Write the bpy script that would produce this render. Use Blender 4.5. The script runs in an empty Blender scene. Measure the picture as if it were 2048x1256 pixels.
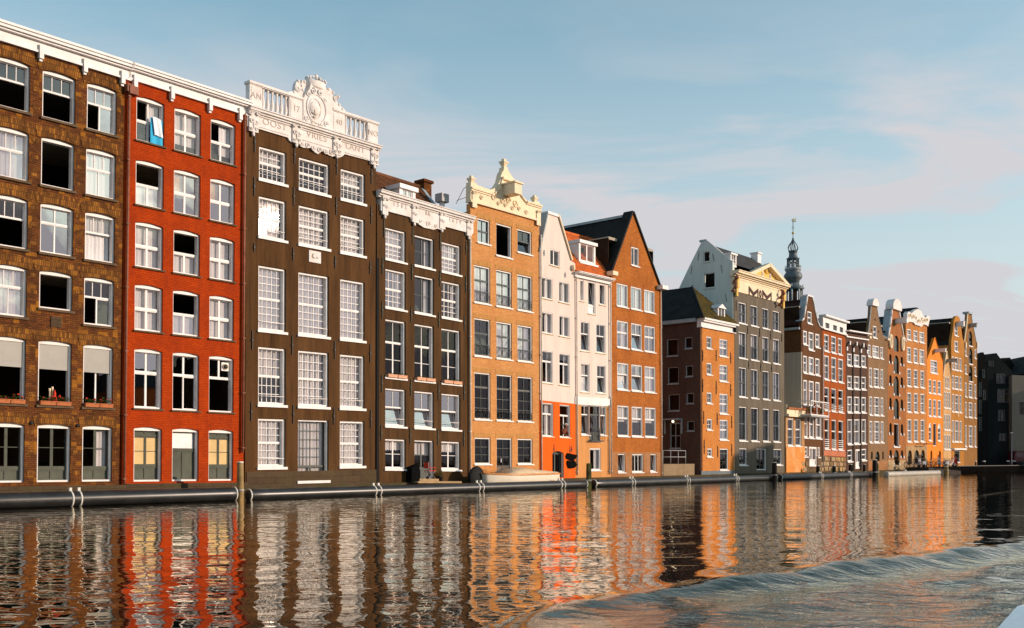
import bpy, bmesh, math, random
from mathutils import Vector, Matrix
from mathutils.geometry import delaunay_2d_cdt
random.seed(7)
R = math.radians
SC = bpy.context.scene
COL = SC.collection

# ------------------------------------------------------------------ camera
FPX, CX, HY, CAMZ = 2000.0, 1024.0, 915.0, 1.95
cam_d = bpy.data.cameras.new('camera')
cam = bpy.data.objects.new('camera', cam_d); COL.objects.link(cam)
cam.location = (0, 0, CAMZ); cam.rotation_euler = (R(90), 0, 0)
cam_d.sensor_width = 36; cam_d.lens = 36*FPX/2048
cam_d.shift_y = (HY-628)/2048
cam_d.clip_start = .2; cam_d.clip_end = 5000
SC.camera = cam
SC.view_settings.view_transform = 'Standard'
SC.view_settings.look = 'None'
SC.view_settings.exposure = 0.0
SC.view_settings.gamma = 1.0
SC.view_settings.use_curve_mapping = False
SC.cycles.max_bounces = 6; SC.cycles.glossy_bounces = 4
SC.cycles.transparent_max_bounces = 10
SC.cycles.sample_clamp_indirect = 4

# ------------------------------------------------------------------ sun + sky
SUN = Vector((.969, -.087, .2256)).normalized()      # direction towards the sun
sd = bpy.data.lights.new('sun', 'SUN'); sd.energy = 4.7; sd.angle = R(.53)
sd.color = (1.0, .79, .63)
so = bpy.data.objects.new('sun', sd); COL.objects.link(so)
so.rotation_euler = SUN.to_track_quat('Z', 'Y').to_euler()
so.location = (60, 0, 60)
world = bpy.data.worlds.new('World'); SC.world = world; world.use_nodes = True

def setup_world():
    nt = world.node_tree; nt.nodes.clear(); N = nt.nodes.new; L = nt.links.new
    out = N('ShaderNodeOutputWorld'); bg = N('ShaderNodeBackground')
    bg.inputs['Strength'].default_value = .15
    sky = N('ShaderNodeTexSky'); sky.sky_type = 'NISHITA'; sky.sun_disc = False
    sky.sun_elevation = math.asin(SUN.z)
    sky.sun_rotation = math.atan2(SUN.x, SUN.y)
    sky.air_density = 1.0; sky.dust_density = .35; sky.ozone_density = 1.6; sky.altitude = 0
    tc = N('ShaderNodeTexCoord')
    sep = N('ShaderNodeSeparateXYZ'); L(tc.outputs['Generated'], sep.inputs[0])
    # project the direction on a high flat cloud deck
    zc = N('ShaderNodeMath'); zc.operation = 'MAXIMUM'; L(sep.outputs['Z'], zc.inputs[0]); zc.inputs[1].default_value = 0.0
    za = N('ShaderNodeMath'); za.operation = 'ADD'; L(zc.outputs[0], za.inputs[0]); za.inputs[1].default_value = .22
    dv = N('ShaderNodeVectorMath'); dv.operation = 'DIVIDE'
    cmb = N('ShaderNodeCombineXYZ')
    for i in range(3): L(za.outputs[0], cmb.inputs[i])
    L(tc.outputs['Generated'], dv.inputs[0]); L(cmb.outputs[0], dv.inputs[1])
    mp = N('ShaderNodeMapping'); mp.inputs['Rotation'].default_value = (0, 0, R(28))
    mp.inputs['Scale'].default_value = (1.25, 2.9, 1.0); mp.inputs['Location'].default_value = (3.55, 1.35, 0)
    L(dv.outputs[0], mp.inputs['Vector'])
    n1 = N('ShaderNodeTexNoise'); n1.inputs['Scale'].default_value = 1.0; n1.inputs['Detail'].default_value = 7
    n1.inputs['Roughness'].default_value = .57; n1.inputs['Distortion'].default_value = .9
    L(mp.outputs[0], n1.inputs['Vector'])
    r1 = N('ShaderNodeValToRGB'); r1.color_ramp.elements[0].position = .41; r1.color_ramp.elements[1].position = .63
    r1.color_ramp.elements[1].color = (.85, .85, .85, 1)
    L(n1.outputs['Fac'], r1.inputs[0])
    # a little more veil low in the sky
    hz = N('ShaderNodeMapRange'); L(sep.outputs['Z'], hz.inputs['Value'])
    hz.inputs['From Min'].default_value = .02; hz.inputs['From Max'].default_value = .44
    hz.inputs['To Min'].default_value = 1.0; hz.inputs['To Max'].default_value = 0.0
    mx = N('ShaderNodeMath'); mx.operation = 'MAXIMUM'; L(r1.outputs[0], mx.inputs[0]); L(hz.outputs[0], mx.inputs[1])
    fd = N('ShaderNodeMapRange'); L(sep.outputs['Z'], fd.inputs['Value']); fd.inputs['From Min'].default_value = .25; fd.inputs['From Max'].default_value = .38
    fd.inputs['To Min'].default_value = 1.0; fd.inputs['To Max'].default_value = .12
    fm = N('ShaderNodeMath'); fm.operation = 'MULTIPLY'; L(r1.outputs[0], fm.inputs[0]); L(fd.outputs[0], fm.inputs[1])
    ad = N('ShaderNodeMath'); ad.operation = 'MULTIPLY_ADD'; L(fm.outputs[0], ad.inputs[0]); ad.inputs[1].default_value = 1.25
    L(hz.outputs[0], ad.inputs[2]); ad.use_clamp = True
    mix = N('ShaderNodeMix'); mix.data_type = 'RGBA'
    L(ad.outputs[0], mix.inputs['Factor'])
    tint = N('ShaderNodeMix'); tint.data_type = 'RGBA'; tint.blend_type = 'MULTIPLY'; tint.inputs['Factor'].default_value = 1
    L(sky.outputs[0], tint.inputs[6]); tint.inputs[7].default_value = (1.45, 1.68, 1.42, 1)
    L(tint.outputs[2], mix.inputs[6]); mix.inputs[7].default_value = (4.35, 4.33, 4.55, 1)
    L(mix.outputs[2], bg.inputs['Color']); L(bg.outputs[0], out.inputs[0])
setup_world()

# ------------------------------------------------------------------ materials
def lin(c):
    return tuple(((x/255)/12.92 if x/255 <= .04045 else ((x/255+.055)/1.055)**2.4) for x in c)
MATS = {}
def principled(name):
    m = bpy.data.materials.new(name); m.use_nodes = True
    nt = m.node_tree; p = nt.nodes['Principled BSDF']
    return m, nt, p
def mat(name, col, rough=.8, var=.22, scale=1.2, fine=.12, c2=None, metal=0.0, bump=.0, bscale=30, spec=.12, streak=False, emit=None):
    """plain material: base colour broken up by broad and fine noise"""
    if name in MATS: return MATS[name]
    m, nt, p = principled(name); N = nt.nodes.new; L = nt.links.new
    p.inputs['Roughness'].default_value = rough; p.inputs['Metallic'].default_value = metal
    p.inputs['Specular IOR Level'].default_value = spec
    tc = N('ShaderNodeTexCoord')
    n = N('ShaderNodeTexNoise'); n.inputs['Scale'].default_value = scale; n.inputs['Detail'].default_value = 5
    n.inputs['Roughness'].default_value = .62
    src = tc.outputs['Object']
    if streak:
        mp = N('ShaderNodeMapping'); mp.inputs['Scale'].default_value = (1.6, 1.6, .22); L(src, mp.inputs[0]); src = mp.outputs[0]
    L(src, n.inputs['Vector'])
    r = N('ShaderNodeMapRange'); r.inputs['From Min'].default_value = .3; r.inputs['From Max'].default_value = .7
    r.inputs['To Min'].default_value = 0; r.inputs['To Max'].default_value = 1; r.clamp = True
    L(n.outputs['Fac'], r.inputs['Value'])
    a = tuple(x*(1-var) for x in col); b = tuple(min(1, x*(1+var*.6)) for x in col)
    if c2: a = c2; b = col
    mx = N('ShaderNodeMix'); mx.data_type = 'RGBA'; L(r.outputs[0], mx.inputs['Factor'])
    mx.inputs[6].default_value = (*a, 1); mx.inputs[7].default_value = (*b, 1)
    n2 = N('ShaderNodeTexNoise'); n2.inputs['Scale'].default_value = bscale; n2.inputs['Detail'].default_value = 3
    L(tc.outputs['Object'], n2.inputs['Vector'])
    r2 = N('ShaderNodeMapRange'); r2.inputs['To Min'].default_value = 1-fine*1.6; r2.inputs['To Max'].default_value = 1+fine*1.6
    L(n2.outputs['Fac'], r2.inputs['Value'])
    mu = N('ShaderNodeMix'); mu.data_type = 'RGBA'; mu.blend_type = 'MULTIPLY'; mu.inputs['Factor'].default_value = 1
    L(mx.outputs[2], mu.inputs[6]); L(r2.outputs[0], mu.inputs[7])
    last = mu.outputs[2]
    if streak:      # rain streaks
        m3 = N('ShaderNodeMapping'); m3.inputs['Scale'].default_value = (5.5, 5.5, .35); L(tc.outputs['Object'], m3.inputs[0])
        n3 = N('ShaderNodeTexNoise'); n3.inputs['Scale'].default_value = 1; n3.inputs['Detail'].default_value = 5; L(m3.outputs[0], n3.inputs['Vector'])
        r3 = N('ShaderNodeMapRange'); r3.inputs['From Min'].default_value = .50; r3.inputs['From Max'].default_value = .72; r3.inputs['To Min'].default_value = 1; r3.inputs['To Max'].default_value = (.90 if max(col) > .3 else .66); L(n3.outputs['Fac'], r3.inputs['Value'])
        m4 = N('ShaderNodeMix'); m4.data_type = 'RGBA'; m4.blend_type = 'MULTIPLY'; m4.inputs['Factor'].default_value = 1; L(last, m4.inputs[6]); L(r3.outputs[0], m4.inputs[7]); last = m4.outputs[2]
    L(last, p.inputs['Base Color'])
    if bump:
        bp = N('ShaderNodeBump'); bp.inputs['Strength'].default_value = bump; bp.inputs['Distance'].default_value = .02
        L(n2.outputs['Fac'], bp.inputs['Height']); L(bp.outputs[0], p.inputs['Normal'])
    if emit:
        p.inputs['Emission Color'].default_value = (*emit[:3], 1); p.inputs['Emission Strength'].default_value = emit[3]
    MATS[name] = m; return m

def rich(c, g=1.0, k=1.0):
    m = max(c); return tuple(k*m*(x/m)**g for x in c)
def brick(name, c1, c2, mortar, stain=None, stain_amt=.5, bw=.22, rh=.066, bias=0.0, var=.3, stain_scale=.45, patch=None, bump=.5):
    c1, c2, mortar = rich(c1), rich(c2), rich(mortar); stain = rich(stain) if stain else None; patch = rich(patch) if patch else None
    """brickwork in metres of the facade (UV), weathered by stains with their own shapes"""
    if name in MATS: return MATS[name]
    m, nt, p = principled(name); N = nt.nodes.new; L = nt.links.new
    p.inputs['Roughness'].default_value = .9; p.inputs['Specular IOR Level'].default_value = .08
    uv = N('ShaderNodeTexCoord')
    br = N('ShaderNodeTexBrick'); L(uv.outputs['UV'], br.inputs['Vector'])
    br.inputs['Scale'].default_value = 1; br.inputs['Brick Width'].default_value = bw; br.inputs['Row Height'].default_value = rh
    br.inputs['Mortar Size'].default_value = .009; br.inputs['Mortar Smooth'].default_value = .3; br.inputs['Bias'].default_value = bias
    br.inputs['Color1'].default_value = (*c1, 1); br.inputs['Color2'].default_value = (*c2, 1); br.inputs['Mortar'].default_value = (*mortar, 1)
    n = N('ShaderNodeTexNoise'); n.inputs['Scale'].default_value = stain_scale; n.inputs['Detail'].default_value = 6; n.inputs['Roughness'].default_value = .65
    mp = N('ShaderNodeMapping'); mp.inputs['Scale'].default_value = (1.5, .7, 1); L(uv.outputs['UV'], mp.inputs[0]); L(mp.outputs[0], n.inputs['Vector'])
    r = N('ShaderNodeMapRange'); r.inputs['From Min'].default_value = .42; r.inputs['From Max'].default_value = .66
    r.inputs['To Max'].default_value = stain_amt; L(n.outputs['Fac'], r.inputs['Value'])
    mx = N('ShaderNodeMix'); mx.data_type = 'RGBA'; L(r.outputs[0], mx.inputs['Factor']); L(br.outputs['Color'], mx.inputs[6])
    st = stain or tuple(x*.55 for x in c1); mx.inputs[7].default_value = (*st, 1)
    last = mx.outputs[2]
    if patch:   # patches of another brick
        n3 = N('ShaderNodeTexNoise'); n3.inputs['Scale'].default_value = 2.3; n3.inputs['Detail'].default_value = 4
        sn = N('ShaderNodeVectorMath'); sn.operation = 'SNAP'; sn.inputs[1].default_value = (bw, rh*2, 1)
        L(uv.outputs['UV'], sn.inputs[0]); L(sn.outputs[0], n3.inputs['Vector'])
        r3 = N('ShaderNodeMapRange'); r3.inputs['From Min'].default_value = .55; r3.inputs['From Max'].default_value = .64; r3.inputs['To Max'].default_value = .85
        L(n3.outputs['Fac'], r3.inputs['Value'])
        m3 = N('ShaderNodeMix'); m3.data_type = 'RGBA'; L(r3.outputs[0], m3.inputs['Factor']); L(last, m3.inputs[6]); m3.inputs[7].default_value = (*patch, 1)
        last = m3.outputs[2]
    n2 = N('ShaderNodeTexNoise'); n2.inputs['Scale'].default_value = 9; n2.inputs['Detail'].default_value = 6; L(uv.outputs['UV'], n2.inputs['Vector'])
    r2 = N('ShaderNodeMapRange'); r2.inputs['To Min'].default_value = 1-var; r2.inputs['To Max'].default_value = 1+var; L(n2.outputs['Fac'], r2.inputs['Value'])
    mu = N('ShaderNodeMix'); mu.data_type = 'RGBA'; mu.blend_type = 'MULTIPLY'; mu.inputs['Factor'].default_value = 1
    L(last, mu.inputs[6]); L(r2.outputs[0], mu.inputs[7]); L(mu.outputs[2], p.inputs['Base Color'])
    if bump:
        bp = N('ShaderNodeBump'); bp.inputs['Strength'].default_value = bump; bp.inputs['Distance'].default_value = .012
        iv = N('ShaderNodeMath'); iv.operation = 'SUBTRACT'; iv.inputs[0].default_value = 1; L(br.outputs['Fac'], iv.inputs[1])
        L(iv.outputs[0], bp.inputs['Height']); L(bp.outputs[0], p.inputs['Normal'])
    MATS[name] = m; return m

def glass(name, base=.05, rough=.012, wav=.0012, tint=(1.0, .95, .97)):
    if name in MATS: return MATS[name]
    m = bpy.data.materials.new(name); m.use_nodes = True; nt = m.node_tree; nt.nodes.clear(); N = nt.nodes.new; L = nt.links.new
    out = N('ShaderNodeOutputMaterial'); gl = N('ShaderNodeBsdfGlossy'); tr = N('ShaderNodeBsdfTransparent'); mx = N('ShaderNodeMixShader')
    gl.inputs['Roughness'].default_value = rough; gl.inputs['Color'].default_value = (*tint, 1); tr.inputs['Color'].default_value = (.90, .88, .87, 1)
    lw = N('ShaderNodeLayerWeight'); pw = N('ShaderNodeMath'); pw.operation = 'POWER'; L(lw.outputs['Facing'], pw.inputs[0]); pw.inputs[1].default_value = 4
    ad = N('ShaderNodeMath'); ad.operation = 'ADD'; ad.use_clamp = True; L(pw.outputs[0], ad.inputs[0]); ad.inputs[1].default_value = base+.07
    tc = N('ShaderNodeTexCoord'); n = N('ShaderNodeTexNoise'); n.inputs['Scale'].default_value = 2.2; n.inputs['Detail'].default_value = 1
    L(tc.outputs['Object'], n.inputs['Vector'])
    bp = N('ShaderNodeBump'); bp.inputs['Strength'].default_value = 1; bp.inputs['Distance'].default_value = wav
    L(n.outputs['Fac'], bp.inputs['Height']); L(bp.outputs[0], gl.inputs['Normal'])
    L(ad.outputs[0], mx.inputs[0]); L(tr.outputs[0], mx.inputs[1]); L(gl.outputs[0], mx.inputs[2]); L(mx.outputs[0], out.inputs[0])
    MATS[name] = m; return m

WHITE = mat('white_paint', (.77, .73, .70), .5, .14, 2, .08, spec=.3)
IVORY = mat('ivory_paint', (.80, .65, .44), .6, .10, 1.2, .05)
STONEW = mat('painted_white_stone', (.80, .76, .73), .75, .2, 1.6, .12, c2=(.64, .57, .52), bump=.25, bscale=14)
CREAM = mat('cream_plaster', (.75, .61, .53), .8, .07, .8, .04, streak=True)
GLASS = glass('window_glass')
GLASSD = glass('dark_window_glass', -.03)
GLASSK = glass('black_window_glass', -.066)
GLASSB = glass('bright_window_glass', .36, .012, .0006)
GLINT = glass('sunlit_window_glass', .5, .15, .0)
DARKIN = mat('dim_interior', (.034, .022, .015), .95, .5, .8, .1, spec=0)  # darkness of unlit interiors put into one near-black colour
CURT = mat('white_curtain', (.62, .60, .60), .95, .10, 1, .04, spec=0)
CURTY = mat('yellow_curtain', (.70, .42, .10), .95, .25, 2, .08, spec=0)
BLIND = mat('pale_grey_blind', (.40, .38, .34), .9, .08, 1.5, .04, spec=0)
ZINC = mat('zinc_pipe', (.34, .33, .32), .5, .25, 3, .1, spec=.4)
WPIPE = mat('pale_pipe', (.62, .56, .48), .5, .2, 3, .1)
RUST = mat('reddish_pipe', (.26, .10, .06), .6, .3, 3, .15)
IRON = mat('black_iron', (.012, .012, .012), .55, .3, 6, .1, spec=.3)
MATTE = mat('matte_black', (.006, .006, .006), .95, .3, 6, .1, spec=.02)
SILLST = mat('brown_stone_sill', (.13, .085, .05), .9, .35, 3, .15)
DGREEN = mat('dark_green_paint', (.010, .022, .018), .45, .3, 3, .1, spec=.4)
GREYG = mat('grey_green_paint', (.085, .09, .068), .6, .3, 1.5, .12)
SLATEG = mat('blue_grey_paint', (.085, .105, .105), .5, .2, 2, .08)
PANELY = mat('cream_yellow_panel', (.66, .46, .21), .7, .15, 1, .06)
TERRA = mat('terracotta', (.42, .14, .055), .85, .3, 6, .15)
TERRAP = mat('pale_terracotta', (.70, .36, .22), .85, .15, 6, .08)
LEAF = mat('plant_leaves', (.05, .085, .018), .7, .5, 9, .2)
FLOWR = mat('red_flowers', (.60, .05, .03), .7, .3, 9, .2)
COPING = mat('pale_blue_grey_lead', (.34, .40, .42), .6, .2, 2, .08)
TILED = mat('dark_roof_tile', (.020, .020, .018), .75, .5, 1.2, .3, bump=.5, bscale=12)
TILEB = mat('brown_roof_tile', (.15, .062, .026), .8, .45, 2, .3)
TILEO = mat('orange_roof_tile', (.62, .15, .035), .75, .3, 2.5, .2)
MOSS = mat('mossy_roof_tile', (.11, .075, .012), .85, .5, 1.6, .35, c2=(.035, .03, .01), bump=.5, bscale=10)

# ------------------------------------------------------------------ object helpers
def tag(o, label=None, cat=None, group=None, kind=None):
    if label: o['label'] = label
    if cat: o['category'] = cat
    if group: o['group'] = group
    if kind: o['kind'] = kind
    return o
class MB:
    """collects faces in local (u, v, w) metres, then bakes them through a 3x3 basis"""
    def __init__(s): s.v = []; s.f = []; s.mi = []; s.sm = []
    def add(s, vs, fs, mi=0, smooth=False):
        n = len(s.v); s.v += [tuple(q) for q in vs]
        for f in fs: s.f.append([i+n for i in f]); s.mi.append(mi); s.sm.append(smooth)
        return s
    def box(s, u0, u1, v0, v1, w0, w1, mi=0):
        vs = [(u, v, w) for w in (w0, w1) for v in (v0, v1) for u in (u0, u1)]
        return s.add(vs, [(0, 2, 3, 1), (4, 5, 7, 6), (0, 1, 5, 4), (2, 6, 7, 3), (0, 4, 6, 2), (1, 3, 7, 5)], mi)
    def prism(s, pts, w0, w1, mi=0, holes=(), smooth=False):
        """polygon in (u, v) with holes, extruded from w1 (back) to w0 (front)"""
        loops = [list(pts)] + [list(h) for h in holes]
        vs, es = [], []
        for lp in loops:
            n = len(vs); k = len(lp); vs += [Vector(q) for q in lp]; es += [(n+i, n+(i+1) % k) for i in range(k)]
        ov, oe, of, *_ = delaunay_2d_cdt(vs, es, [], 0, 1e-5)
        tris = []
        for f in of:
            cx = sum(ov[i].x for i in f)/len(f); cy = sum(ov[i].y for i in f)/len(f)
            if inpoly(cx, cy, loops[0]) and not any(inpoly(cx, cy, h) for h in loops[1:]): tris.append(tuple(f))
        n = len(ov)
        s.add([(q.x, q.y, w0) for q in ov]+[(q.x, q.y, w1) for q in ov], tris+[tuple(i+n for i in reversed(f)) for f in tris], mi)
        for lp in loops:
            k = len(lp); s.add([(q[0], q[1], w0) for q in lp]+[(q[0], q[1], w1) for q in lp], [(i, (i+1) % k, k+(i+1) % k, k+i) for i in range(k)], mi, smooth)
        return s
    def lathe(s, prof, c=(0, 0, 0), n=12, mi=0, axis='v', sx=1, sy=1):
        """profile (r, h) turned about the v axis"""
        vs = []
        for r, h in prof:
            for i in range(n):
                t = 2*math.pi*(i+.5)/n; x, y = r*math.cos(t)*sx, r*math.sin(t)*sy
                vs.append((c[0]+x, c[1]+h, c[2]+y) if axis == 'v' else (c[0]+h, c[1]+x, c[2]+y) if axis == 'u' else (c[0]+x, c[1]+y, c[2]+h))
        fs = []
        for j in range(len(prof)-1):
            for i in range(n):
                a, b = j*n+i, j*n+(i+1) % n; fs.append((a, b, b+n, a+n))
        fs.append(tuple(range(n))); fs.append(tuple(range((len(prof)-1)*n, len(prof)*n)))
        return s.add(vs, fs, mi, n >= 8)
    def tube(s, pts, r, n=6, mi=0, closed=False):
        pts = [Vector(q) for q in pts]; k = len(pts); vs = []; 
        for i, q in enumerate(pts):
            if closed: d = pts[(i+1) % k]-pts[i-1]
            else: d = pts[min(i+1, k-1)]-pts[max(i-1, 0)]
            d = d.normalized() if d.length > 1e-9 else Vector((0, 0, 1))
            a = d.cross(Vector((0, 0, 1)))
            if a.length < .1: a = d.cross(Vector((1, 0, 0)))
            a.normalize(); b = d.cross(a)
            rr = r[i] if isinstance(r, (list, tuple)) else r
            for j in range(n):
                t = 2*math.pi*j/n; vs.append(q+(a*math.cos(t)+b*math.sin(t))*rr)
        fs = []
        for i in range(k if closed else k-1):
            for j in range(n):
                a0, b0 = i*n+j, i*n+(j+1) % n; c0, d0 = ((i+1) % k)*n+j, ((i+1) % k)*n+(j+1) % n
                fs.append((a0, b0, d0, c0))
        if not closed: fs += [tuple(range(n)), tuple(range((k-1)*n, k*n))]
        return s.add(vs, fs, mi, n >= 6)
    def ball(s, c, r, n=8, m=5, mi=0):
        sx, sy, sz = r if isinstance(r, (tuple, list)) else (r, r, r)
        vs = [(c[0], c[1]-sy, c[2])]; fs = []
        for j in range(1, m):
            p = math.pi*j/m
            for i in range(n):
                t = 2*math.pi*i/n; vs.append((c[0]+sx*math.sin(p)*math.cos(t), c[1]-sy*math.cos(p), c[2]+sz*math.sin(p)*math.sin(t)))
        vs.append((c[0], c[1]+sy, c[2])); last = len(vs)-1
        for i in range(n):
            fs.append((0, 1+i, 1+(i+1) % n)); fs.append((last, 1+(m-2)*n+(i+1) % n, 1+(m-2)*n+i))
            for j in range(m-2):
                a, b = 1+j*n+i, 1+j*n+(i+1) % n; fs.append((a, b, b+n, a+n))
        return s.add(vs, fs, mi, True)
    def mesh(s, name, mats, B=None, origin=(0, 0, 0)):
        me = bpy.data.meshes.new(name); B = B or Matrix.Identity(3); o = Vector(origin)
        me.from_pydata([B @ (Vector(q)-o) for q in s.v], [], s.f)
        for m in (mats if isinstance(mats, (list, tuple)) else [mats]): me.materials.append(m)
        uvl = me.uv_layers.new(name='UVMap').data
        li = 0
        for p, mi, sm in zip(me.polygons, s.mi, s.sm):
            p.material_index = mi; p.use_smooth = sm
            q = [s.v[i] for i in p.vertices]
            if len(q) >= 3:
                a = Vector(q[1])-Vector(q[0]); b = Vector(q[-1])-Vector(q[0]); nn = a.cross(b)
                x, y, z = abs(nn.x), abs(nn.y), abs(nn.z)
                ax = (0, 1) if z >= x and z >= y else ((2, 1) if x >= y else (0, 2))
            for li_, vi in zip(p.loop_indices, p.vertices):
                t = s.v[vi]; uvl[li_].uv = (t[ax[0]], t[ax[1]])
        bm = bmesh.new(); bm.from_mesh(me); bmesh.ops.recalc_face_normals(bm, faces=bm.faces); bm.to_mesh(me); bm.free()
        return me
def inpoly(x, y, poly):
    c = False; n = len(poly)
    for i in range(n):
        x1, y1 = poly[i][0], poly[i][1]; x2, y2 = poly[(i+1) % n][0], poly[(i+1) % n][1]
        if (y1 > y) != (y2 > y) and x < (x2-x1)*(y-y1)/(y2-y1)+x1: c = not c
    return c
def link(me, name, parent=None, loc=(0, 0, 0)):
    o = bpy.data.objects.new(name, me); COL.objects.link(o); o.parent = parent; o.location = loc
    return o
def thing(name, label, cat, loc=(0, 0, 0), rz=0, group=None):
    o = bpy.data.objects.new(name, None); COL.objects.link(o); o.location = loc; o.rotation_euler = (0, 0, rz)
    o.empty_display_size = .5
    return tag(o, label, cat, group)
def kids(o): return KID.get(o.name, []) if False else [c for c in o.children]
def copy_tree(o, parent=None):
    c = o.copy(); COL.objects.link(c); c.parent = parent
    for ch in list(o.children): copy_tree(ch, c)
    return c

# ------------------------------------------------------------------ the facade line of the canal houses
TAN = .863; XS = 54.74
DIR = Vector((.6533, .7571, 0)).normalized(); NRM = Vector((DIR.y, -DIR.x, 0))
C0 = NRM.dot(Vector((-XS, 0, 0)))
def on_plane(px, py, w=0.0):
    """point of the vertical plane w metres in front of the facade line seen at photo pixel (px, py)"""
    r = (px-CX)/FPX; d = (C0+w)/(NRM.x*r+NRM.y)
    return Vector((r*d, d, CAMZ-(py-HY)*d/FPX))
def at_depth(px, py, d):
    r = (px-CX)/FPX; return Vector((r*d, d, CAMZ-(py-HY)*d/FPX))

class House:
    def __init__(s, name, label, cat, xL, xR, k=None, a=0.0, wins=None):
        s.O = on_plane(xL, HY); s.O.z = 0
        pr = on_plane(xR, HY); s.s0 = s.O.dot(DIR); s.W = pr.dot(DIR)-s.s0
        s.wins = wins or []
        if k is None: k = s.fit_k()
        s.k, s.a = k, a
        s.B = Matrix(((DIR.x, a*DIR.x, NRM.x), (DIR.y, a*DIR.y, NRM.y), (k, 1, 0)))
        s.root = thing(name, label, cat, s.O)
        s.panes = 0; s.extra = None; s.cache = {}; s.far = False
    def fit_k(s):
        sl = []
        for row in s.wins:
            if len(row) < 2: continue
            A, Z = row[0], row[-1]
            for yi in (2, 3):
                if abs(A[3]-A[2]) < 1: continue
                p = on_plane((A[0]+A[1])/2, A[yi]); q = on_plane((Z[0]+Z[1])/2, Z[yi])
                d = (q-p).dot(DIR)
                if d > 1.0: sl.append((q.z-p.z)/d)
        if not sl: return 0.0
        sl.sort(); m = sl[len(sl)//2]
        return max(-.03, min(.03, m))
    def uv(s, px, py, w=0.0):
        p = on_plane(px, py, w); ds = p.dot(DIR)-s.s0; v = (p.z-s.k*ds)/(1-s.k*s.a)
        return (ds-s.a*v, v)
    def P(s, pts, w=0.0): return [s.uv(x, y, w) for x, y in pts]
    def put(s, mb, name, mats, parent=None, origin=(0, 0, 0), kind=None):
        """link a mesh collected in house (u, v, w) metres"""
        me = mb.mesh(name, mats, s.B, origin)
        par = parent or s.root
        po = Vector(par.get('_o', (0, 0, 0))) if par is not s.root else Vector((0, 0, 0))
        o = link(me, name, par, s.B @ (Vector(origin)-po))
        o['_o'] = tuple(origin)
        if kind: o['kind'] = kind
        return o
    def world(s, u, v, w=0.0): return s.O + s.B @ Vector((u, v, w))
# ------------------------------------------------------------------ windows
def parse(t):
    out = []
    for a in t.split():
        f, b = a.split(':'); nc, r = b.split('x'); nr = int(r[0]); kd = r[1]; bar = float(r[2:] or 3)/100
        out.append((float(f), int(nc), nr, kd, bar))
    return out
def arc_pts(u0, u1, v, rise, n=8):
    return [(u0+(u1-u0)*i/n, v+rise*(1-(2*i/n-1)**2)) for i in range(n+1)]
def hole_poly(u0, u1, v0, v1, rise=0, round_=False):
    if round_:
        r = (u1-u0)/2; vc = v1-r
        return [(u0, v0), (u1, v0)]+[((u0+u1)/2+r*math.cos(math.pi*i/10), vc+r*math.sin(math.pi*i/10)) for i in range(11)]
    if rise: return [(u0, v0), (u1, v0)]+list(reversed(arc_pts(u0, u1, v1-rise, rise)))
    return [(u0, v0), (u1, v0), (u1, v1), (u0, v1)]
STY = {}
def style(n, tiers, frame=None, sash=None, rise=0, fw=.075, w0=-.10, ws=-.27, sill=None, sillh=.10, glass=None, rail=.05, inner='n', name='window', round_=False, flat=False):
    STY[n] = dict(tiers=parse(tiers), frame=frame or WHITE, sash=sash, rise=rise, fw=fw, w0=w0, ws=ws, sill=sill, sillh=sillh,
                  glass=glass or GLASS, rail=rail, inner=inner, name=name, round_=round_, flat=flat)
def curtain(mb, u0, u1, v0, v1, w, mi=0, n=None, amp=.025, scallop=0):
    n = n or max(4, int((u1-u0)/.05)); vs = []
    ph = random.random()*6
    for i in range(n+1):
        u = u0+(u1-u0)*i/n; ww = w+amp*math.sin(i*1.9+ph)+amp*.5*math.sin(i*.7+ph)
        vs += [(u, v0+(scallop*abs(math.sin(i*.9))), ww), (u, v1, ww)]
    mb.add(vs, [(2*i, 2*i+2, 2*i+3, 2*i+1) for i in range(n)], mi, True)
def pane_mesh(h, w, hh, g):
    key = (round(w, 2), round(hh, 2), g.name)
    if key not in h.cache:
        w, hh = key[0], key[1]
        h.cache[key] = MB().add([(0, 0, 0), (w, 0, 0), (w, hh, 0), (0, hh, 0)], [(0, 1, 2, 3)]).mesh('pane', g, h.B)
    return h.cache[key]
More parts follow.
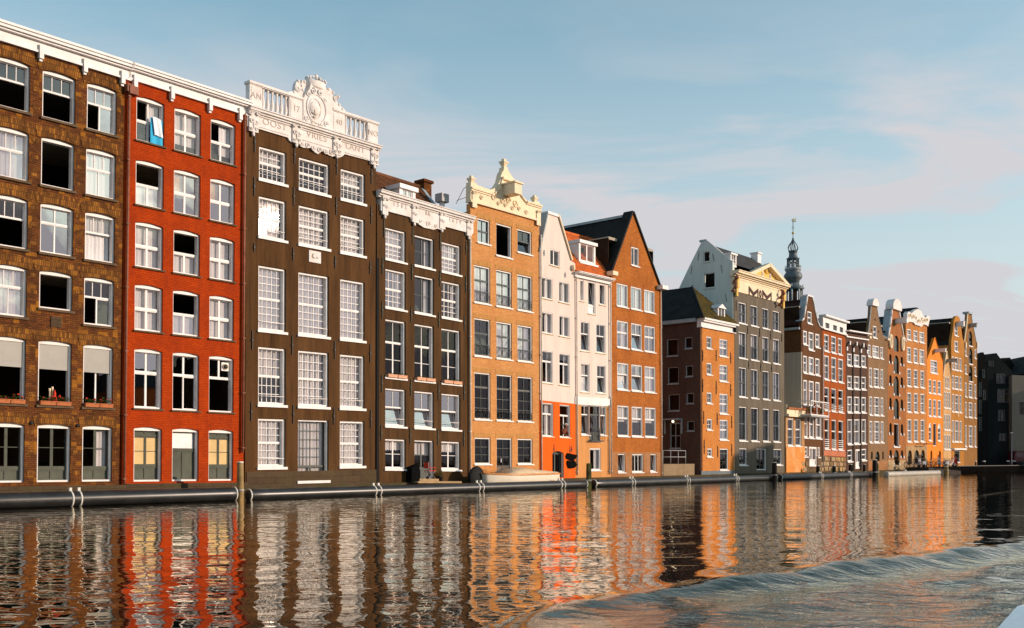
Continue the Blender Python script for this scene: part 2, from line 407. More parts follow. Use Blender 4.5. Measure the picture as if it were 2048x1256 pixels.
def window(h, u0, u1, v0, v1, sty, inner=None, glass=None, far=False, label=None):
    S = STY[sty]; W, H = u1-u0, v1-v0; fw, w0, ws = S['fw'], S['w0'], S['ws']; rise = S['rise']; inner = inner or S['inner']
    g = glass or S['glass']; O = (u0, v0, 0); Ht = H-rise if not S['round_'] else H-W/2
    fmb = MB(); smb = MB()
    wb = ws-.08
    fmb.box(u0, u0+fw, v0, v0+Ht, w0, wb); fmb.box(u1-fw, u1, v0, v0+Ht, w0, wb)
    fmb.box(u0+fw, u1-fw, v0, v0+fw, w0, wb); 
    if S['round_']:
        r = W/2; c = (u0+u1)/2; n = 10
        o_ = [(c+r*math.cos(math.pi*i/n), v0+Ht+r*math.sin(math.pi*i/n)) for i in range(n+1)]
        i_ = [(c+(r-fw)*math.cos(math.pi*i/n), v0+Ht+(r-fw)*math.sin(math.pi*i/n)) for i in range(n+1)]
        fmb.prism(o_+list(reversed(i_)), w0, wb)
        smb.prism([(u1-fw, v0+Ht)]+i_[1:-1]+[(u0+fw, v0+Ht)], ws+.02, ws-.03)
    else:
        fmb.box(u0+fw, u1-fw, v0+Ht-fw, v0+Ht-.001, w0, wb)
        if rise: fmb.prism([(u0, v0+Ht), (u1, v0+Ht)]+list(reversed(arc_pts(u0, u1, v0+Ht, rise)))[1:-1], w0-.012, wb)
    m = fmb if S['sash'] is None else smb
    iu0, iu1, iv0, iv1 = u0+fw, u1-fw, v0+fw, v0+Ht-(0 if S['round_'] else fw)
    tot = iv1-iv0; y = iv0; panes = []; bsh = .035
    nt = len(S['tiers'])
    ymb = MB(); tmb = MB()
    for ti, (fr, nc, nr, kd, bar) in enumerate(S['tiers']):
        y1 = y+tot*fr if ti < nt-1 else iv1
        if ti < nt-1: m.box(iu0, iu1, y1-S['rail']/2, y1+S['rail']/2, ws+.05, ws-.05)
        a0 = y+(S['rail']/2 if ti else 0); a1 = y1-(S['rail']/2 if ti < nt-1 else 0)
        if kd in 'gGk':
            m.box(iu0, iu0+bsh, a0, a1, ws+.03, ws-.03); m.box(iu1-bsh, iu1, a0, a1, ws+.03, ws-.03)
            m.box(iu0+bsh, iu1-bsh, a0, a0+bsh, ws+.03, ws-.03); m.box(iu0+bsh, iu1-bsh, a1-bsh, a1, ws+.03, ws-.03)
            b0, b1, c0, c1 = iu0+bsh, iu1-bsh, a0+bsh, a1-bsh
            cw = (b1-b0-(nc-1)*bar)/nc; bh = bar if nc*nr > 6 or nc <= 1 else min(bar, .03)
            ch = (c1-c0-(nr-1)*bh)/nr
            for i in range(1, nc): x = b0+i*cw+(i-1)*bar; m.box(x, x+bar, c0, c1, ws+.032, ws-.02)
            for j in range(1, nr): yy = c0+j*ch+(j-1)*bh; m.box(b0, b1, yy, yy+bh, ws+.026, ws-.02)
            if far: panes.append((b0, c0, b1-b0, c1-c0))
            else:
                for i in range(nc):
                    for j in range(nr): panes.append((b0+i*(cw+bar), c0+j*(ch+bh), cw, ch))
        elif kd == 't':       # hopper sash tilted inwards at the top
            tl = .22
            def T(u, t, q): return (u, a0+(a1-a0)*t, ws-.02-tl*t*(a1-a0)/1.2+q)
            for (ua, ub, ta, tb) in ((iu0, iu0+.05, 0, 1), (iu1-.05, iu1, 0, 1), (iu0+.05, iu1-.05, 0, .05), (iu0+.05, iu1-.05, .95, 1)):
                vs = [T(u, t, q) for q in (0, -.04) for t in (ta, tb) for u in (ua, ub)]
                tmb.add(vs, [(0, 2, 3, 1), (4, 5, 7, 6), (0, 1, 5, 4), (2, 6, 7, 3), (0, 4, 6, 2), (1, 3, 7, 5)], 0)
            tmb.add([T(iu0+.05, .05, -.02), T(iu1-.05, .05, -.02), T(iu1-.05, .95, -.02), T(iu0+.05, .95, -.02)], [(0, 1, 2, 3)], 1)
        elif kd == 'c':       # casement standing open at the left
            wv = (iu1-iu0)*.5
            for (qa, qb, ta, tb) in ((0, .05, 0, 1), (wv-.05, wv, 0, 1), (.05, wv-.05, 0, .05), (.05, wv-.05, .95, 1)):
                vs = [(iu0+.02+q*.35+dd, a0+(a1-a0)*t, ws-q*.93) for dd in (0, .04) for t in (ta, tb) for q in (qa, qb)]
                tmb.add(vs, [(0, 2, 3, 1), (4, 5, 7, 6), (0, 1, 5, 4), (2, 6, 7, 3), (0, 4, 6, 2), (1, 3, 7, 5)], 0)
            vs = [(iu0+.04+q*.35, a0+(a1-a0)*t, ws-q*.93) for q, t in ((.05, .05), (wv-.05, .05), (wv-.05, .95), (.05, .95))]
            tmb.add(vs, [(0, 1, 2, 3)], 1)
        elif kd == 'q':       # right half glazed, left half open
            um = (iu0+iu1)/2
            m.box(um-.03, um+.03, a0, a1, ws+.03, ws-.03); m.box(iu1-bsh, iu1, a0, a1, ws+.03, ws-.03)
            m.box(um+.03, iu1-bsh, a0, a0+bsh, ws+.03, ws-.03); m.box(um+.03, iu1-bsh, a1-bsh, a1, ws+.03, ws-.03)
            panes.append((um+.03, a0+bsh, iu1-bsh-um-.03, a1-a0-2*bsh))
        elif kd in 'pydw':
            cw = (iu1-iu0)/nc
            for i in range(nc):
                x = iu0+i*cw
                tgt = ymb if kd in 'yw' else m
                m.box(x, x+.05, a0, a1, ws+.03, ws-.03); m.box(x+cw-.05, x+cw-.004, a0, a1, ws+.03, ws-.03)
                m.box(x+.05, x+cw-.05, a0, a0+.06, ws+.03, ws-.03); m.box(x+.05, x+cw-.05, a1-.06, a1, ws+.03, ws-.03)
                for j in range(nr):
                    hh = (a1-a0-.12)/nr; q = a0+.06+j*hh
                    tgt.box(x+.05, x+cw-.05, q, q+hh-(.03 if j < nr-1 else 0), ws, ws-.025)
                    if j < nr-1: m.box(x+.05, x+cw-.05, q+hh-.03, q+hh, ws+.02, ws-.03)
        y = y1
    win = h.put(fmb, S['name'], S['frame'], None, O)
    if label: win['label'] = label
    if smb.f: h.put(smb, 'sash', S['sash'] or S['frame'], win, O)
    if ymb.f: h.put(ymb, 'panel', {'y': PANELY, 'w': WHITE}[[t[3] for t in S['tiers'] if t[3] in 'yw'][0]], win, O)
    if tmb.f: h.put(tmb, 'open_sash', [S['sash'] or S['frame'], g], win, O)
    if far:
        pm = MB()
        for (x, yy, pw, ph) in panes: 
            d = random.uniform(-.003, .003)
            pm.add([(x, yy, ws-d), (x+pw, yy, ws+d), (x+pw, yy+ph, ws+d), (x, yy+ph, ws-d)], [(0, 1, 2, 3)])
        if panes: h.put(pm, 'pane', g, win, O)
    else:
        for (x, yy, pw, ph) in panes:
            if h.panes >= 298:
                if h.extra is None: h.extra = MB()
                h.extra.add([(x, yy, ws), (x+pw, yy, ws), (x+pw, yy+ph, ws), (x, yy+ph, ws)], [(0, 1, 2, 3)]); continue
            h.panes += 1
            o = link(pane_mesh(h, pw, ph, g), 'pane', win, h.B @ Vector((x-u0, yy-v0, ws)))
            if g is not GLINT: k_ = .25 if h.root.name == 'parapet_house' else 1; o.rotation_euler = (random.uniform(-.003, .003)*k_, 0, random.uniform(-.004, .004)*k_)
    cw = ws-.14; cm = MB()
    if inner == 'c': curtain(cm, iu0, iu1, iv0, iv1, cw); cmat = CURT
    elif inner == 'y': curtain(cm, iu0, iu0+(iu1-iu0)*.45, iv0+tot*.5, iv1, cw); cmat = CURTY
    elif inner == 'h': curtain(cm, iu0, iu1, iv0, iv0+tot*.5, cw, amp=.008); cmat = CURT
    elif inner == 'u': curtain(cm, iu0, iu1, iv0+tot*.48, iv1, cw); cmat = CURT
    elif inner == 's': curtain(cm, iu0, iu0+(iu1-iu0)*.22, iv0, iv1, cw); curtain(cm, iu1-(iu1-iu0)*.25, iu1, iv0, iv1, cw); cmat = CURT
    elif inner == 'r': curtain(cm, iu0+(iu1-iu0)*.5, iu1, iv0, iv1, cw); cmat = CURT
    elif inner == 'l': curtain(cm, iu0, iu1, iv1-tot*.38, iv1, cw, scallop=.07); cmat = CURT
    elif inner == 'b': cm.box(iu0, iu1-.02, iv1-tot*.42, iv1, w0-.05, w0-.065); cmat = BLIND
    elif inner == 'B': cm.box(iu0, iu1-.02, iv1-tot*.97, iv1, cw, cw-.01); cmat = BLIND
    if cm.f: h.put(cm, 'blind' if inner in 'bB' else 'curtain', cmat, win, O)
    if S['sill'] is not None:
        h.put(MB().box(u0-.07, u1+.07, v0-S['sillh'], v0-.002, .09, w0), 'sill', S['sill'], win, O)
    return win

def regular(h, rows):
    """window rectangles in facade metres, columns and rows trued up to one another"""
    R_ = [[None if q is None else [*(lambda m: (h.uv(q[0], m)[0], h.uv(q[1], m)[0]))((q[2]+q[3])/2), h.uv((q[0]+q[1])/2, q[3])[1], h.uv((q[0]+q[1])/2, q[2])[1]] for q in row] for row in rows]
    nc = max(len(r) for r in R_)
    for c in range(nc):
        col = [r[c] for r in R_ if len(r) == nc and r[c]]
        if len(col) < 2: continue
        for i in (0, 1):
            m = sorted(q[i] for q in col)[len(col)//2]
            for q in col:
                if abs(q[i]-m) < .3: q[i] = q[i]*.15+m*.85
    for r in R_:
        qs = [q for q in r if q]
        for i in (2, 3):
            m = sorted(q[i] for q in qs)[len(qs)//2]
            for q in qs:
                if abs(q[i]-m) < .28: q[i] = m
    return R_

def facade(h, outline, wins, wall, styles, inners=None, thick=.32, base=-1.3, glasses=None, holes=(), far=False, parts_name='wall', zones=None):
    """front wall with real openings; outline is the top edge in photo pixels, left to right"""
    top = h.P(outline)
    rects = regular(h, wins)
    hs = []; todo = []
    for ri, row in enumerate(rects):
        for ci, q in enumerate(row):
            if not q: continue
            st = styles[ri] if isinstance(styles[ri], str) else styles[ri][ci]
            inn = None if not inners else (inners[ri] if isinstance(inners[ri], str) and len(inners[ri]) == 1 else inners[ri][ci])
            gl = None
            if glasses: gl = glasses.get((ri, ci))
            S = STY[st]
            hs.append(hole_poly(*q, rise=S['rise'], round_=S['round_'])); todo.append((q, st, inn, gl))
    for hp in holes: hs.append(hp)
    out = [(top[0][0], base)]+[(top[-1][0], base)]+list(reversed(top))
    if zones is None:
        h.put(MB().prism(out, 0, -thick, 0, hs), parts_name, wall)
    else:   # wall painted in horizontal zones: (v limit, material) from the bottom
        mb = MB(); mb.prism(out, 0, -thick, 0, hs)
        h.put(mb, parts_name, wall)
    # rooms behind: dark back wall, floors
    v0 = max(.3, min(q[2] for q, *_ in todo)-.4) if todo else .5
    vt = max(q[3] for q, *_ in todo)+.3 if todo else 5
    rm = MB(); rm.box(.36, h.W-.36, v0, vt, -4.6, -4.7)
    for row in rects:
        qs = [q for q in row if q]
        if qs: f = min(q[2] for q in qs)-.35; rm.box(.41, h.W-.41, f-.2, f, -thick-.06, -4.59, 1)
    rm.box(.345, .40, v0, vt, -thick-.05, -4.7); rm.box(h.W-.40, h.W-.345, v0, vt, -thick-.05, -4.7)
    rm.box(.41, h.W-.41, vt-.1, vt+.1, -thick-.06, -4.59, 1)
    h.put(rm, 'room', [DARKIN, mat('plaster_ceiling', (.42, .36, .28), .95, .15, .8, .05, spec=0)])
    for (q, st, inn, gl) in todo: window(h, *q, st, inn, gl, far=far or h.far)
    if h.extra is not None: h.put(h.extra, 'pane_field', GLASS, kind='stuff')
    h.rects = rects
    return rects
def sides(h, v_top, mat_, depth=11, back=True, vr=None, left=True):
    """party walls and back wall behind the front wall"""
    e = .014
    mb = MB(); vl, vrr = (v_top, vr if vr is not None else v_top)
    if left: mb.box(e, .34, -1.3, vl, -.33, -depth); h.put(mb, 'side_wall', mat_)
    else: mb.box(.5, .6, -1.3, vl, -.33, -depth); h.put(mb, 'dark_room_backing', DARKIN)  # dark sheet standing in for the unlit rooms behind the flank windows
    mb = MB(); mb.box(h.W-.34, h.W-e, -1.3, vrr, -.33, -depth); h.put(mb, 'side_wall', mat_)
    h.put(MB().box(.345, h.W-.345, -1.3, min(vl, vrr), -depth+.3, -depth), 'back_wall', mat_)
def flat_roof(h, v, mat_=None, depth=11):
    h.put(MB().box(.345, h.W-.345, v-.2, v, -.33, -depth), 'roof', mat_ or TILED)
def gable_roof(h, vl, vr, vridge, mat_=None, depth=11, um=None, w0=-.33, over=.0):
    um = um if um is not None else h.W/2
    t = .16; P_ = [(-over, vl), (um, vridge), (h.W+over, vr)]
    P_ = [(.02-over, vl), (um, vridge), (h.W-.02+over, vr), (h.W-.02+over, vr-t), (um, vridge-t*1.4), (.02-over, vl-t)]
    r = h.put(MB().prism(P_, w0, -depth), 'roof', mat_ or TILED)
    h.put(MB().prism([(.4, vl-.2), (um, vridge-t*1.5), (h.W-.4, vr-.2)], -depth+.3, -depth+.02), 'back_gable', mat_ or TILED)
    rd = MB(); n = int((depth+w0)/.4)
    for i in range(n): 
        z = w0-.02-i*.4; rd.prism([(um-.13, vridge-.06), (um-.09, vridge+.06), (um+.09, vridge+.06), (um+.13, vridge-.06)], z, z-.38)
    h.put(rd, 'ridge_tiles', mat_ or TILED, kind='stuff')
    return r
def tiled_slope(h, quad, nu, nr, mat_, name='roof', parent=None, wave=.035, step=.03):
    """real pantiles: quad = bl, br, tr, tl corners in (u, v, w)"""
    bl, br, tr, tl = [Vector(q) for q in quad]
    nrm = (br-bl).cross(tl-bl).normalized(); sub = 4; vs = []; fs = []
    cols = nu*sub
    for j in range(nr):
        for e in (0, 1):
            t = (j+e)/nr
            L_, R_ = bl.lerp(tl, t), br.lerp(tr, t)
            for i in range(cols+1):
                p = L_.lerp(R_, i/cols)+nrm*(wave*(math.sin(2*math.pi*i/sub)*.5+.5)+(step if e == 0 else 0))
                vs.append(p)
    n = cols+1
    for j in range(nr*2-1):
        for i in range(cols): a = j*n+i; fs.append((a, a+1, a+1+n, a+n))
    mb = MB(); mb.add(vs, fs)
    # underlay
    mb.add([bl-nrm*.1, br-nrm*.1, tr-nrm*.1, tl-nrm*.1], [(0, 1, 2, 3)])
    return h.put(mb, name, mat_, parent, kind='stuff')
def pipe(h, px, y0, y1, mat_, r=.055, w=.10, hopper=False):
    a = h.uv(px, y0); b = h.uv(px, y1); u = (a[0]+b[0])/2
    mb = MB(); mb.tube([(u, a[1], w), (u, b[1], w)], r, 8)
    n = max(2, int((a[1]-b[1])/2.5))
    for i in range(n+1):
        v = b[1]+.2+(a[1]-b[1]-.5)*i/n; mb.box(u-r*1.3, u+r*1.3, v, v+.05, w+r*1.2, 0)
    if hopper: mb.box(u-.16, u+.16, a[1]-.1, a[1]+.25, w+.14, 0)
    h.put(mb, 'downpipe', mat_)
def anchors(h, pts, mat_=None, ln=None):
    for (x, y0, y1) in pts:
        a = h.uv(x, y0); b = h.uv(x, y1)
        mb = MB(); u = a[0]
        mb.box(u-.018, u+.018, b[1], a[1], .055, .012); m = (a[1]+b[1])/2; mb.box(u-.045, u+.045, m-.05, m+.05, .07, 0)
        h.put(mb, 'wall_anchor', mat_ or IRON, origin=(u, b[1], 0))
def band(h, pts, w0, w1, mat_, name, holes=()):
    return h.put(MB().prism(h.P(pts), w0, w1, 0, holes), name, mat_)
def cornice(h, ytl, ytr, ybl, ybr, xL, xR, mat_, prof=((0, 1, .22), (.0, .45, .12)), name='cornice', out=.25, z0=None):
    """moulded cornice: three stepped courses between top and bottom lines"""
    TL, TR, BL, BR = h.uv(xL, ytl, out), h.uv(xR, ytr, out), h.uv(xL, ybl, .1), h.uv(xR, ybr, .1)
    vt = (TL[1]+TR[1])/2; vb = (BL[1]+BR[1])/2
    if z0 is not None: vb += z0-vt; vt = z0
    h.vt = vt; u0 = 0; u1 = h.W
    mb = MB(); H = vt-vb
    for f0, f1, o in ((.86, 1, 1), (.70, .86, .86), (.60, .70, .62), (.12, .60, .22), (0, .12, .34)):
        mb.box(u0, u1, vb+H*f0+.0015, vb+H*f1, out*o, -.3)
    return h.put(mb, name, mat_)
def text_mesh(h, body, u, v, size, w, mat_, parent=None, ext=.012, sx=1.0, name='lettering', align='CENTER', name_font=None):
    cu = bpy.data.curves.new('txt', 'FONT'); cu.body = body; cu.size = size; cu.extrude = ext; cu.align_x = align; cu.align_y = 'CENTER'
    cu.space_character = 1.1
    ob = bpy.data.objects.new('txt', cu); COL.objects.link(ob)
    dg = bpy.context.evaluated_depsgraph_get(); dg.update()
    me = bpy.data.meshes.new_from_object(ob.evaluated_get(dg)); bpy.data.objects.remove(ob); bpy.data.curves.remove(cu)
    mb = MB(); mb.v = [(u+q.co.x*sx, v+q.co.y, w+q.co.z) for q in me.vertices]; mb.f = [list(p.vertices) for p in me.polygons]
    mb.mi = [0]*len(mb.f); mb.sm = [False]*len(mb.f)
    bpy.data.meshes.remove(me)
    return h.put(mb, name, mat_, parent)
def scroll(mb, u, v, w, r, turns=1.4, flip=1, t=.05, mi=0, start=0):
    pts = []; n = 18
    for i in range(n+1):
        f = i/n; a = start+flip*f*turns*2*math.pi; rr = r*(1-.78*f)
        pts.append((u+math.cos(a)*rr, v+math.sin(a)*rr, w))
    mb.tube(pts, [t*(1-.3*i/n) for i in range(n+1)], 5, mi)
def beam(h, px, py, mat_, ln=1.3, hh=.35, ww=.28, px1=None):
    u, v = h.uv(px, py); mb = MB(); mb.box(u-ww/2, u+ww/2, v-hh/2, v+hh/2, ln, -.2); mb.box(u-ww/2-.05, u+ww/2+.05, v+hh/2, v+hh/2+.06, ln+.06, -.1)
    mb.tube([(u, v-hh/2, ln-.15), (u, v-hh/2-.22, ln-.15)], .025, 5)
    h.put(mb, 'hoist_beam', mat_, origin=(u, v, 0))
# ------------------------------------------------------------------ window styles
style('b1c', '.62:2x1g .38:3x1g', rise=.10, sill=SILLST, inner='c')
style('b1o', '.62:1x1c .38:3x1g', rise=.10, sill=SILLST)
style('b1k', '.62:1x1o .38:3x1g', rise=.10, sill=SILLST)
style('b1x', '.66:2x1g6 .34:2x1g6', rise=.10, sill=SILLST)
style('b1v', '1:1x1o', rise=.10, sill=SILLST)
style('b1w', '1:1x1c', rise=.10, sill=SILLST)
style('b1q', '.62:1x1q .38:3x1g', rise=.10, sill=SILLST)
style('b1p', '.62:1x1q .38:1x1o', rise=.10, sill=SILLST, inner='b')
style('b1po', '.62:1x1o .38:1x1o', rise=.10, sill=SILLST, inner='b')
style('b1pc', '.62:1x1c .38:1x1o', rise=.10, sill=SILLST, inner='b')
style('door1', '.23:2x1d .77:2x2g12', rise=.10, sash=GREYG, name='double_door', glass=GLASSD, rail=.10)
style('b2c', '.5:2x1g9 .5:2x1g9', rise=.09, sill=SILLST, sillh=.07, rail=.09)
style('b2o', '.5:2x1g9 .5:2x1o', rise=.09, sill=SILLST, sillh=.07, rail=.09)
style('b2q', '.5:2x1g9 .5:1x1q', rise=.09, sill=SILLST, sillh=.07, rail=.09)
style('b2t', '.63:2x1g9 .37:2x1g9', rise=.09, sill=SILLST, sillh=.07, rail=.09)
style('b2tq', '.63:1x1q .37:2x1g9', rise=.09, sill=SILLST, sillh=.07, rail=.09)
style('b2to', '.63:1x1o .37:2x1g9', rise=.09, sill=SILLST, sillh=.07, rail=.09)
style('door2', '.28:2x1d .62:2x2y .10:2x1d', rise=.09, frame=WHITE, sash=GREYG, name='double_door', rail=.06)
style('door2m', '.62:2x1d .38:1x1w', rise=.09, frame=WHITE, sash=GREYG, name='double_door', rail=.04)
kw = dict(w0=-.10, ws=-.30, fw=.10, sill=WHITE, sillh=.13)
style('b3_1', '.55:5x3g .45:5x2g', inner='u', **kw)
style('b3_2', '.5:5x3g .5:5x3g', inner='c', **kw)
style('b3_3', '.5:5x4g .5:5x4g', inner='c', **kw)
style('b3_d', '.22:2x1g12 .78:4x5g', sash=DGREEN, name='double_door', inner='c', w0=-.10, ws=-.30, fw=.08, sill=WHITE, sillh=.14)
kw = dict(w0=-.10, ws=-.28, fw=.09, sill=WHITE, sillh=.10)
style('b4_1', '.5:4x3g .5:4x2g', inner='c', **kw)
style('b4_f', '1:2x2g8', sash=SLATEG, inner='s', **kw)
style('b4_3', '.62:2x2g8 .38:2x1g', glass=GLASSD, **kw)
style('b4_4', '.5:1x1t .5:2x1g', **kw)
style('b4_5', '1:2x2g8', inner='l', glass=GLASSD, **kw)
style('b4_d', '.3:2x1d .70:2x2g10', sash=DGREEN, name='double_door', inner='l', glass=GLASSD, w0=-.10, ws=-.30, fw=.08, sill=WHITE, sillh=.12)
kw = dict(w0=-.06, ws=-.18, fw=.075, sill=WHITE, sillh=.08, sash=SLATEG)
style('b5_1', '.5:2x1g .5:2x1g', **kw)
style('b5_1t', '.5:1x1t .5:2x1g', **kw)
style('b5_o', '1:1x1c', w0=-.06, ws=-.18, fw=.075, sill=WHITE, sillh=.08, sash=DGREEN)
style('b5_2', '.62:2x2g .38:2x1g', glass=GLASSB, **kw)
style('b5_4', '.70:2x3g .30:2x1g', w0=-.06, ws=-.18, fw=.075, sill=WHITE, sillh=.08, sash=DGREEN, glass=GLASSD)
style('b5_5', '1:2x3g', w0=-.06, ws=-.18, fw=.075, sill=WHITE, sillh=.08, sash=DGREEN, glass=GLASSD)
style('b5_d', '.25:2x1d .75:2x3g', w0=-.06, ws=-.18, fw=.075, sash=DGREEN, glass=GLASSD, name='double_door')
kw = dict(w0=-.03, ws=-.14, fw=.06, sill=IVORY, sillh=.05)
style('b6_1', '1:2x1g8', inner='r', glass=GLASSD, **kw)
style('b6_4', '.68:2x1g6 .32:1x1g', inner='s', **kw)
style('b7_1', '1:1x1t', **kw); style('b7_m', '.25:1x1w .75:1x1t', **kw)
style('b7_2', '.58:1x1t .42:2x1g', **kw)
style('b7_3', '.68:1x1t .32:2x1g', fw=.05, w0=-.02, ws=-.12, sill=WHITE, sillh=.06)
style('b7_d', '.22:2x1d .53:2x1g .25:2x1g', fw=.05, w0=-.02, ws=-.12, sash=DGREEN, sill=WHITE, sillh=.06, name='balcony_door')
style('b7_5', '1:2x1g', fw=.08, w0=-.02, ws=-.12, inner='s', glass=GLASSD, sill=WHITE, sillh=.06)
kw = dict(w0=-.03, ws=-.13, fw=.07, sill=WHITE, sillh=.07)
style('b8_1', '1:2x1g6', glass=GLASSB, inner='r', **kw)
style('b8_2', '.58:2x1g5 .42:2x1g5', glass=GLASSB, **kw)
style('b8_2t', '.58:1x1t .42:2x1g5', glass=GLASSB, **kw)
style('b8_4', '.6:1x1g .4:2x1g5', inner='u', **kw)
style('b8_5', '1:1x1t', **kw); style('b8_3', '1:3x1g5', glass=GLASSD, **kw)
kw = dict(w0=-.04, ws=-.15, fw=.08, sill=WHITE, sillh=.08)
style('b9_s', '1:2x2g', **kw); style('b9_l', '.5:2x1g .5:2x2g', glass=GLASSB, inner='u', **kw)
style('b9_d', '.8:2x2g .2:2x1g', sash=DGREEN, glass=GLASSD, name='door', **kw)
style('mom', '.5:2x1g .5:2x1g', sash=SLATEG, glass=GLASS, inner='s', w0=-.06, ws=-.20, fw=.08, sill=WHITE, sillh=.10)
style('momh', '.5:2x1g .5:2x1g', sash=SLATEG, glass=GLASS, inner='u', w0=-.06, ws=-.20, fw=.08, sill=WHITE, sillh=.10)
style('momd', '1:2x1g8', sash=GREYG, glass=GLASSD, w0=-.06, ws=-.20, fw=.08, name='double_door')
kw = dict(w0=-.03, ws=-.14, fw=.11, sill=WHITE, sillh=.12)
style('f1', '.5:1x1g .5:1x1g', inner='c', **kw)
style('f2', '.5:2x2g .5:2x2g', inner='c', **kw)
style('f2d', '.6:2x2g .4:2x1g', glass=GLASSD, **kw)
style('f3', '.5:2x3g4 .5:2x2g4', inner='c', **kw)
style('fd', '.3:1x1p .7:2x1g8', name='door', w0=-.02, ws=-.1, fw=.16)
style('fr', '1:1x1g', sash=RUST, frame=WHITE, glass=GLASSD, w0=-.05, ws=-.16, fw=.08, sill=WHITE, sillh=.10)
style('frt', '.62:1x2g .38:1x1g', frame=WHITE, glass=GLASSD, w0=-.05, ws=-.16, fw=.09, sill=WHITE, sillh=.10)
style('arch', '1:2x1d', frame=DGREEN, sash=DGREEN, round_=True, name='arched_shutter', w0=-.12, ws=-.2, fw=.05)
style('archd', '1:1x1g', frame=DGREEN, sash=DGREEN, round_=True, name='arched_door', glass=GLASSD, w0=-.14, ws=-.2, fw=.06)
style('archb', '1:1x1d', frame=SLATEG, sash=SLATEG, round_=True, name='arched_shutter', w0=-.12, ws=-.2, fw=.05)
style('dark', '1:2x1g', frame=COPING, glass=GLASSD, w0=-.03, ws=-.12, fw=.08)

# ------------------------------------------------------------------ walls
B1 = brick('dark_brown_brick', (.20, .068, .018), (.105, .036, .012), (.045, .02, .01), stain=(.05, .022, .01), stain_amt=.8, patch=(.32, .125, .016), rh=.082, bump=.8)
B1A = brick('ochre_brick', (.36, .145, .024), (.12, .045, .014), (.06, .03, .015), bw=.09, rh=.24, stain=(.07, .03, .01), stain_amt=.92, stain_scale=1.2, bump=.8)
B2 = brick('oxide_red_painted_brick', (.46, .056, .005), (.38, .042, .004), (.28, .028, .004), stain=(.26, .030, .006), stain_amt=.75, rh=.078, var=.30, stain_scale=.9, bump=.9)
B3 = mat('dark_brown_plaster', (.092, .042, .0135), .85, .42, .9, .28, bump=.35, bscale=25, streak=True)
B4 = mat('umber_plaster', (.085, .041, .014), .85, .42, .9, .28, bump=.35, bscale=25, streak=True)
B5 = brick('warm_tan_brick', (.63, .275, .08), (.47, .19, .055), (.58, .34, .16), stain=(.46, .18, .05), stain_amt=.5, var=.3)
B6O = mat('bright_orange_paint', (.80, .115, .004), .75, .14, 1.0, .06, streak=True)
B7T = mat('tan_plaster', (.60, .27, .09), .85, .15, 1.0, .08, streak=True)
B8 = brick('rust_brown_brick', (.50, .14, .018), (.34, .09, .014), (.42, .20, .07), stain=(.22, .065, .014), stain_amt=.6, var=.35)
B8L = brick('weathered_red_brick', (.40, .15, .045), (.28, .10, .03), (.36, .22, .11), stain=(.42, .30, .2), stain_amt=.35, var=.35)
B9 = brick('orange_brick', (.64, .23, .045), (.50, .165, .032), (.50, .26, .1), stain=(.42, .13, .03), stain_amt=.5)
B9S = brick('shade_dark_side_brick', (.13, .07, .05), (.09, .05, .038), (.12, .085, .06), stain=(.05, .035, .03), stain_amt=.6)  # flank of the orange house, its shade put into the brick colour
MOMG = mat('warm_grey_plaster', (.150, .120, .085), .8, .18, .8, .10, streak=True)
MOMS = mat('pale_side_plaster', (.62, .66, .60), .85, .10, .5, .05, streak=True)
H11M = brick('dark_brown_brick_b', (.17, .07, .028), (.11, .048, .02), (.12, .07, .04))
H11S = mat('grey_cream_plaster', (.46, .40, .31), .85, .10, .5, .05, streak=True)
H12M = brick('red_brick', (.46, .095, .014), (.34, .07, .012), (.32, .12, .05))
H13M = mat('dark_umber_paint', (.075, .032, .016), .7, .2, 1, .08)
H14M = brick('grey_brown_brick', (.30, .17, .085), (.21, .12, .06), (.26, .17, .1))
H15M = brick('warehouse_brick', (.44, .16, .045), (.30, .105, .035), (.3, .16, .08))
H16M = brick('amber_brick', (.58, .22, .06), (.44, .165, .045), (.46, .25, .1))
H17M = mat('orange_ochre_paint', (.76, .23, .025), .8, .12, 1, .06)
H18M = brick('pale_sandstone_brick', (.68, .40, .17), (.54, .3, .12), (.58, .4, .22))
H19M = brick('golden_brick', (.54, .225, .04), (.40, .16, .03), (.38, .2, .07))
H20M = brick('olive_brown_brick', (.34, .155, .045), (.25, .115, .035), (.26, .15, .06))
DARKW = mat('shade_dark_end_plaster', (.018, .021, .020), .85, .3, .6, .12, streak=True)  # shade at the canal end is put into this near-black colour
BEIGE = mat('beige_rough_plaster', (.26, .22, .17), .85, .12, .8, .10, bump=.3, bscale=12)
PLINTH = brick('grey_stone_block', (.085, .055, .032), (.065, .042, .025), (.03, .02, .014), bw=1.1, rh=.32, stain=(.10, .08, .035), stain_amt=.5)
RUBBLE = mat('golden_rubble_stone', (.46, .28, .11), .9, .5, 1.8, .35, bump=1.0, bscale=7, c2=(.20, .11, .06))
ORBR = brick('vivid_orange_brick', (.72, .26, .05), (.62, .2, .04), (.60, .38, .16), rh=.20, bw=.5, stain=(.76, .52, .30), stain_amt=.5)
LETTER = mat('grey_incised_letters', (.50, .42, .36), .8, .1)
LETDK = mat('dark_red_letters', (.055, .018, .015), .6, .2)
GOLD = mat('gilded_relief', (.72, .46, .10), .5, .25, 3, .1)
ORWAL = RUBBLE
